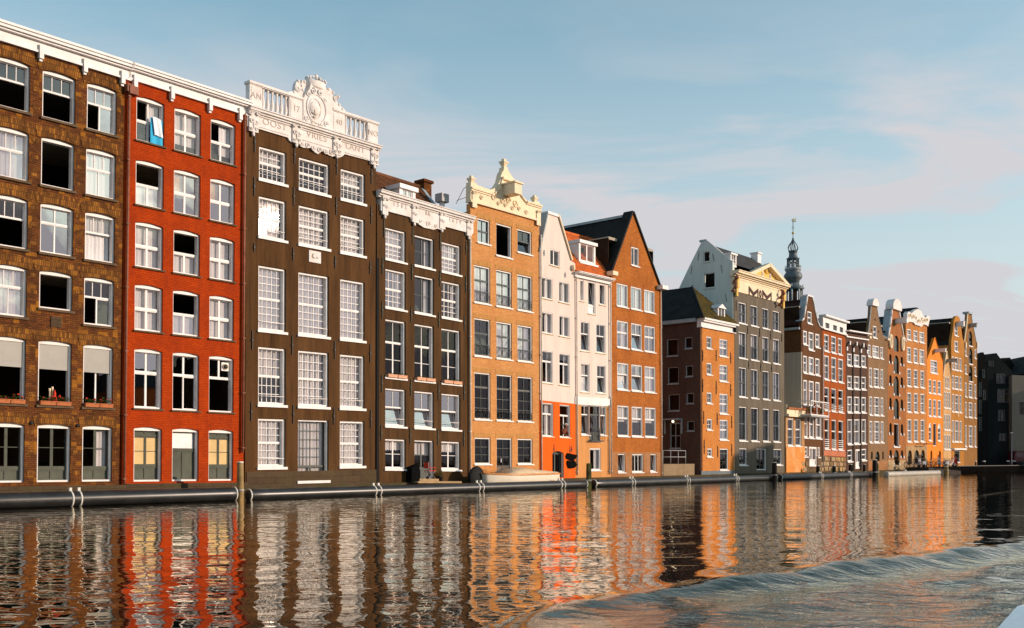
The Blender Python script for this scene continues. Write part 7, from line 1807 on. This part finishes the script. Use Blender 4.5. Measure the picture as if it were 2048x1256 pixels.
for i, (x, dd) in enumerate(((1950.5,137),(1968,138.5),(2016,142),(2028,142.5))):
    p = at_depth(x, HY, dd); p.z = .8
    o = thing('bollard', 'stubby quay bollard with a pale top, %s' % ['nearest the last sunlit house','second from the sunlit row','just left of the street lamp','just right of the street lamp'][i], 'bollard', p, 0, 'bollards along the quay')
    wmesh(MB().lathe([(.16, 0), (.14, .5), (.2, .55)], n=12), 'post', IRON, o, B=BY); wmesh(MB().lathe([(.2, .55), (.2, .66), (.1, .72)], n=12), 'cap', WHITE, o, B=BY)
p = at_depth(2023.5, HY, 142); p.z = .8; lp = thing('street_lamp', 'tall thin grey street lamp on the quay at the right edge', 'street lamp', p)
hl_ = (927-863)*142/FPX
wmesh(MB().lathe([(.11, 0), (.09, .8), (.06, .85), (.045, hl_)], n=10), 'pole', ZINC, lp, B=BY); wmesh(MB().lathe([(.05, hl_-.05), (.22, hl_+.08), (.24, hl_+.12), (.05, hl_+.22)], n=12), 'lamp_head', STRAP, lp, B=BY)

# ================================================================== tour boat bow at the lower right corner
p0 = at_depth(2011, 1256, 6.2); p1 = at_depth(2048, 1214, 6.6)
d = (p1-p0); d.z = 0; d.normalize()
tb_ = thing('tour_boat', 'white gunwale of a tour boat cutting the lower right corner', 'boat', (p0.x, p0.y, 0))
n_ = Vector((d.y, -d.x, 0))
if n_.y > 0: n_ = -n_
vs = []; 
q0 = p0-d*.6; pts = [q0, p0, p1, p1+d*2.5+Vector((.5, 0, 0)), p1+d*4+Vector((2.2, 0, 0))]
zs = [p0.z-.12, p0.z, p1.z, p1.z+.05, p1.z+.05]
mb = MB(); vs = []
for q, z in zip(pts, zs): r_ = q-p0; vs += [(r_.x, -.4, r_.y), (r_.x, z-.10, r_.y), (r_.x-.03, z-.06, r_.y+.03), (r_.x-.03, z, r_.y+.03), (r_.x+.5, z+.0, r_.y-.45), (r_.x+.5, z-.5, r_.y-.45)]
fs = [(i*6+j, i*6+j+1, i*6+j+7, i*6+j+6) for i in range(len(pts)-1) for j in range(5)]
mb.add(vs, fs+[tuple(range(6))]); wmesh(mb, 'hull', mat('white_boat_paint', (.72, .78, .80), .35, .03, spec=.5), tb_, B=BY)

# ================================================================== water
def water_h(x, y):
    crest = [(-4.5, 10.4), (-.14, 11.7), (.86, 13.2), (2.9, 14.9), (6.1, 17.6), (11.6, 22.0), (20, 28.5)]
    best = 1e9; side = 0; tt = 0; acc = 0
    for (ax, ay), (bx, by) in zip(crest, crest[1:]):
        dx, dy = bx-ax, by-ay; L = math.hypot(dx, dy); t = max(0, min(1, ((x-ax)*dx+(y-ay)*dy)/(L*L))); ex, ey = x-ax-t*dx, y-ay-t*dy; dd = math.hypot(ex, ey)
        if dd < best: best = dd; side = -1 if (dx*ey-dy*ex) < 0 else 1; tt = acc+t*L
        acc += L
    s = best*side      # negative: camera side
    amp = min(1, max(.02, (tt-3.6)/8.0))
    g = .145*amp*math.exp(-((s if s > 0 else s*1.3)/(.34+.16*amp))**2)*(1+.16*math.sin(tt*1.3+.5*x)+.10*math.sin(tt*2.7-s*2)+.05*math.sin(tt*6.1+s*4))
    g += .060*amp*math.exp(-((s+1.7)/.55)**2) - .06*amp*math.exp(-((s+.95)/.45)**2) + .02*math.exp(-((s-1.5)/.6)**2)*amp
    if s < 0:
        k = min(1, -s/1.5)*amp
        g += k*(.016*math.sin(x*1.9-y*1.3+.6*math.sin(x*.9))+.010*math.sin(x*3.1+y*1.1)+.013*math.sin(-x*1.7+y*4.9+1.3*math.sin(x*.7))+.007*math.sin(x*2.3+y*8.1+1.6*math.sin(x*1.1-y*.6))+.006*math.sin(-x*4.7+y*6.3+2*math.sin(x*.8)))
    g += .005*math.sin(x*.9+y*1.9)+.004*math.sin(-x*1.3+y*3.1+math.sin(x*.6)*2)
    return g
def axis(lo, hi, st, far_lo, far_hi):
    a = [far_lo, far_lo*.5+lo*.5, lo-20, lo-8, lo-3]; x = lo
    while x < hi: a.append(x); x += st
    return a+[hi, hi+3, hi+8, hi+20, hi*.5+far_hi*.5, far_hi]
xs = axis(-9, 19, .11, -900, 900); ys = axis(6.5, 31, .11, -300, 900)
vs = []
for y in ys:
    for x in xs:
        f = max(0, min(1, (x+9)/3, (19-x)/3, (y-6.5)/2, (31-y)/4)); vs.append((x, y, water_h(x, y)*f if f > 0 else 0))
nx = len(xs); me = bpy.data.meshes.new('water'); me.from_pydata(vs, [], [(j*nx+i, j*nx+i+1, (j+1)*nx+i+1, (j+1)*nx+i) for j in range(len(ys)-1) for i in range(nx-1)])
at = me.attributes.new('chop', 'FLOAT', 'POINT'); CR = [(-4.5, 10.4), (-.14, 11.7), (.86, 13.2), (2.9, 14.9), (6.1, 17.6), (11.6, 22.0), (20, 28.5)]
def chop(x, y):      # ruffled water on the near side of the wake
    best = 1e9; sd_ = 1; tt = 0; acc = 0
    for (ax, ay), (bx, by) in zip(CR, CR[1:]):
        dx, dy = bx-ax, by-ay; L = math.hypot(dx, dy); t = max(0, min(1, ((x-ax)*dx+(y-ay)*dy)/(L*L))); ex, ey = x-ax-t*dx, y-ay-t*dy; dd = math.hypot(ex, ey)
        if dd < best: best = dd; sd_ = -1 if (dx*ey-dy*ex) < 0 else 1; tt = acc+t*L
        acc += L
    s = best*sd_
    return max(0, min(1, (.3-s)/1.3))*min(1, max(0, tt-4.0)/5) if (-9 < x < 60 and y < 60) else 0
at.data.foreach_set('value', [chop(v[0], v[1]) for v in vs])
for p in me.polygons: p.use_smooth = True
wo = link(me, 'water'); wo['kind'] = 'structure'
m = bpy.data.materials.new('canal_water'); m.use_nodes = True; nt = m.node_tree; N = nt.nodes.new; L = nt.links.new; pb = nt.nodes['Principled BSDF']
nt.nodes.remove(pb); mo = nt.nodes['Material Output']
df = N('ShaderNodeBsdfDiffuse'); df.inputs['Color'].default_value = (.007, .012, .009, 1)
gl = N('ShaderNodeBsdfGlossy'); gl.inputs['Roughness'].default_value = .008; gl.inputs['Color'].default_value = (1.0, .935, .82, 1)
fr = N('ShaderNodeFresnel'); fr.inputs['IOR'].default_value = 1.35
fp = N('ShaderNodeMath'); fp.operation = 'POWER'; fp.inputs[1].default_value = 1.4; L(fr.outputs[0], fp.inputs[0]); fx = N('ShaderNodeMath'); fx.operation = 'MULTIPLY'; fx.inputs[1].default_value = 2.05; fx.use_clamp = True; L(fp.outputs[0], fx.inputs[0])
ms = N('ShaderNodeMixShader'); L(fx.outputs[0], ms.inputs[0]); L(df.outputs[0], ms.inputs[1]); L(gl.outputs[0], ms.inputs[2]); L(ms.outputs[0], mo.inputs[0])
tc = N('ShaderNodeTexCoord'); 
def nz(scale, det, rot, sc, rough=.5):
    mp = N('ShaderNodeMapping'); mp.inputs['Rotation'].default_value = (0, 0, R(rot)); mp.inputs['Scale'].default_value = sc; L(tc.outputs['Object'], mp.inputs[0])
    n = N('ShaderNodeTexNoise'); n.inputs['Scale'].default_value = scale; n.inputs['Detail'].default_value = det; n.inputs['Roughness'].default_value = rough; n.inputs['Distortion'].default_value = .3; L(mp.outputs[0], n.inputs['Vector']); return n
nA = nz(1.75, 1, 10, (.8, 1.2, 1)); nB = nz(4.6, 1, -15, (.75, 1.2, 1)); nC = nz(.35, 2, 30, (1, 1, 1)); nD = nz(13, 2, 25, (.8, 1, 1))
# calm and ruffled patches
mr = N('ShaderNodeMapRange'); mr.inputs['From Min'].default_value = .35; mr.inputs['From Max'].default_value = .65; mr.inputs['To Min'].default_value = .55; mr.inputs['To Max'].default_value = 1.25; L(nC.outputs['Fac'], mr.inputs['Value'])
def mul(a, b): k = N('ShaderNodeMath'); k.operation = 'MULTIPLY'; L(a, k.inputs[0]); (L(b, k.inputs[1]) if not isinstance(b, float) else setattr(k.inputs[1], 'default_value', b)); return k.outputs[0]
def add(a, b): k = N('ShaderNodeMath'); k.operation = 'ADD'; L(a, k.inputs[0]); L(b, k.inputs[1]); return k.outputs[0]
hgt = add(add(mul(nA.outputs['Fac'], .021), mul(nB.outputs['Fac'], .0030)), mul(nD.outputs['Fac'], .0004)); hgt = mul(hgt, mr.outputs[0])
ca = N('ShaderNodeAttribute'); ca.attribute_name = 'chop'
nE = nz(3.2, 4, 35, (.7, 1.3, 1), .6); nF = nz(11, 3, 20, (.8, 1.2, 1), .6)
hgt = add(hgt, mul(add(mul(nE.outputs['Fac'], .060), mul(nF.outputs['Fac'], .007)), ca.outputs['Fac']))
bp = N('ShaderNodeBump'); bp.inputs['Strength'].default_value = 1; bp.inputs['Distance'].default_value = 1.0; L(hgt, bp.inputs['Height']); L(bp.outputs[0], gl.inputs['Normal']); L(bp.outputs[0], fr.inputs['Normal'])
me.materials.append(m)
for o in bpy.data.objects:
    if '_o' in o: del o['_o']
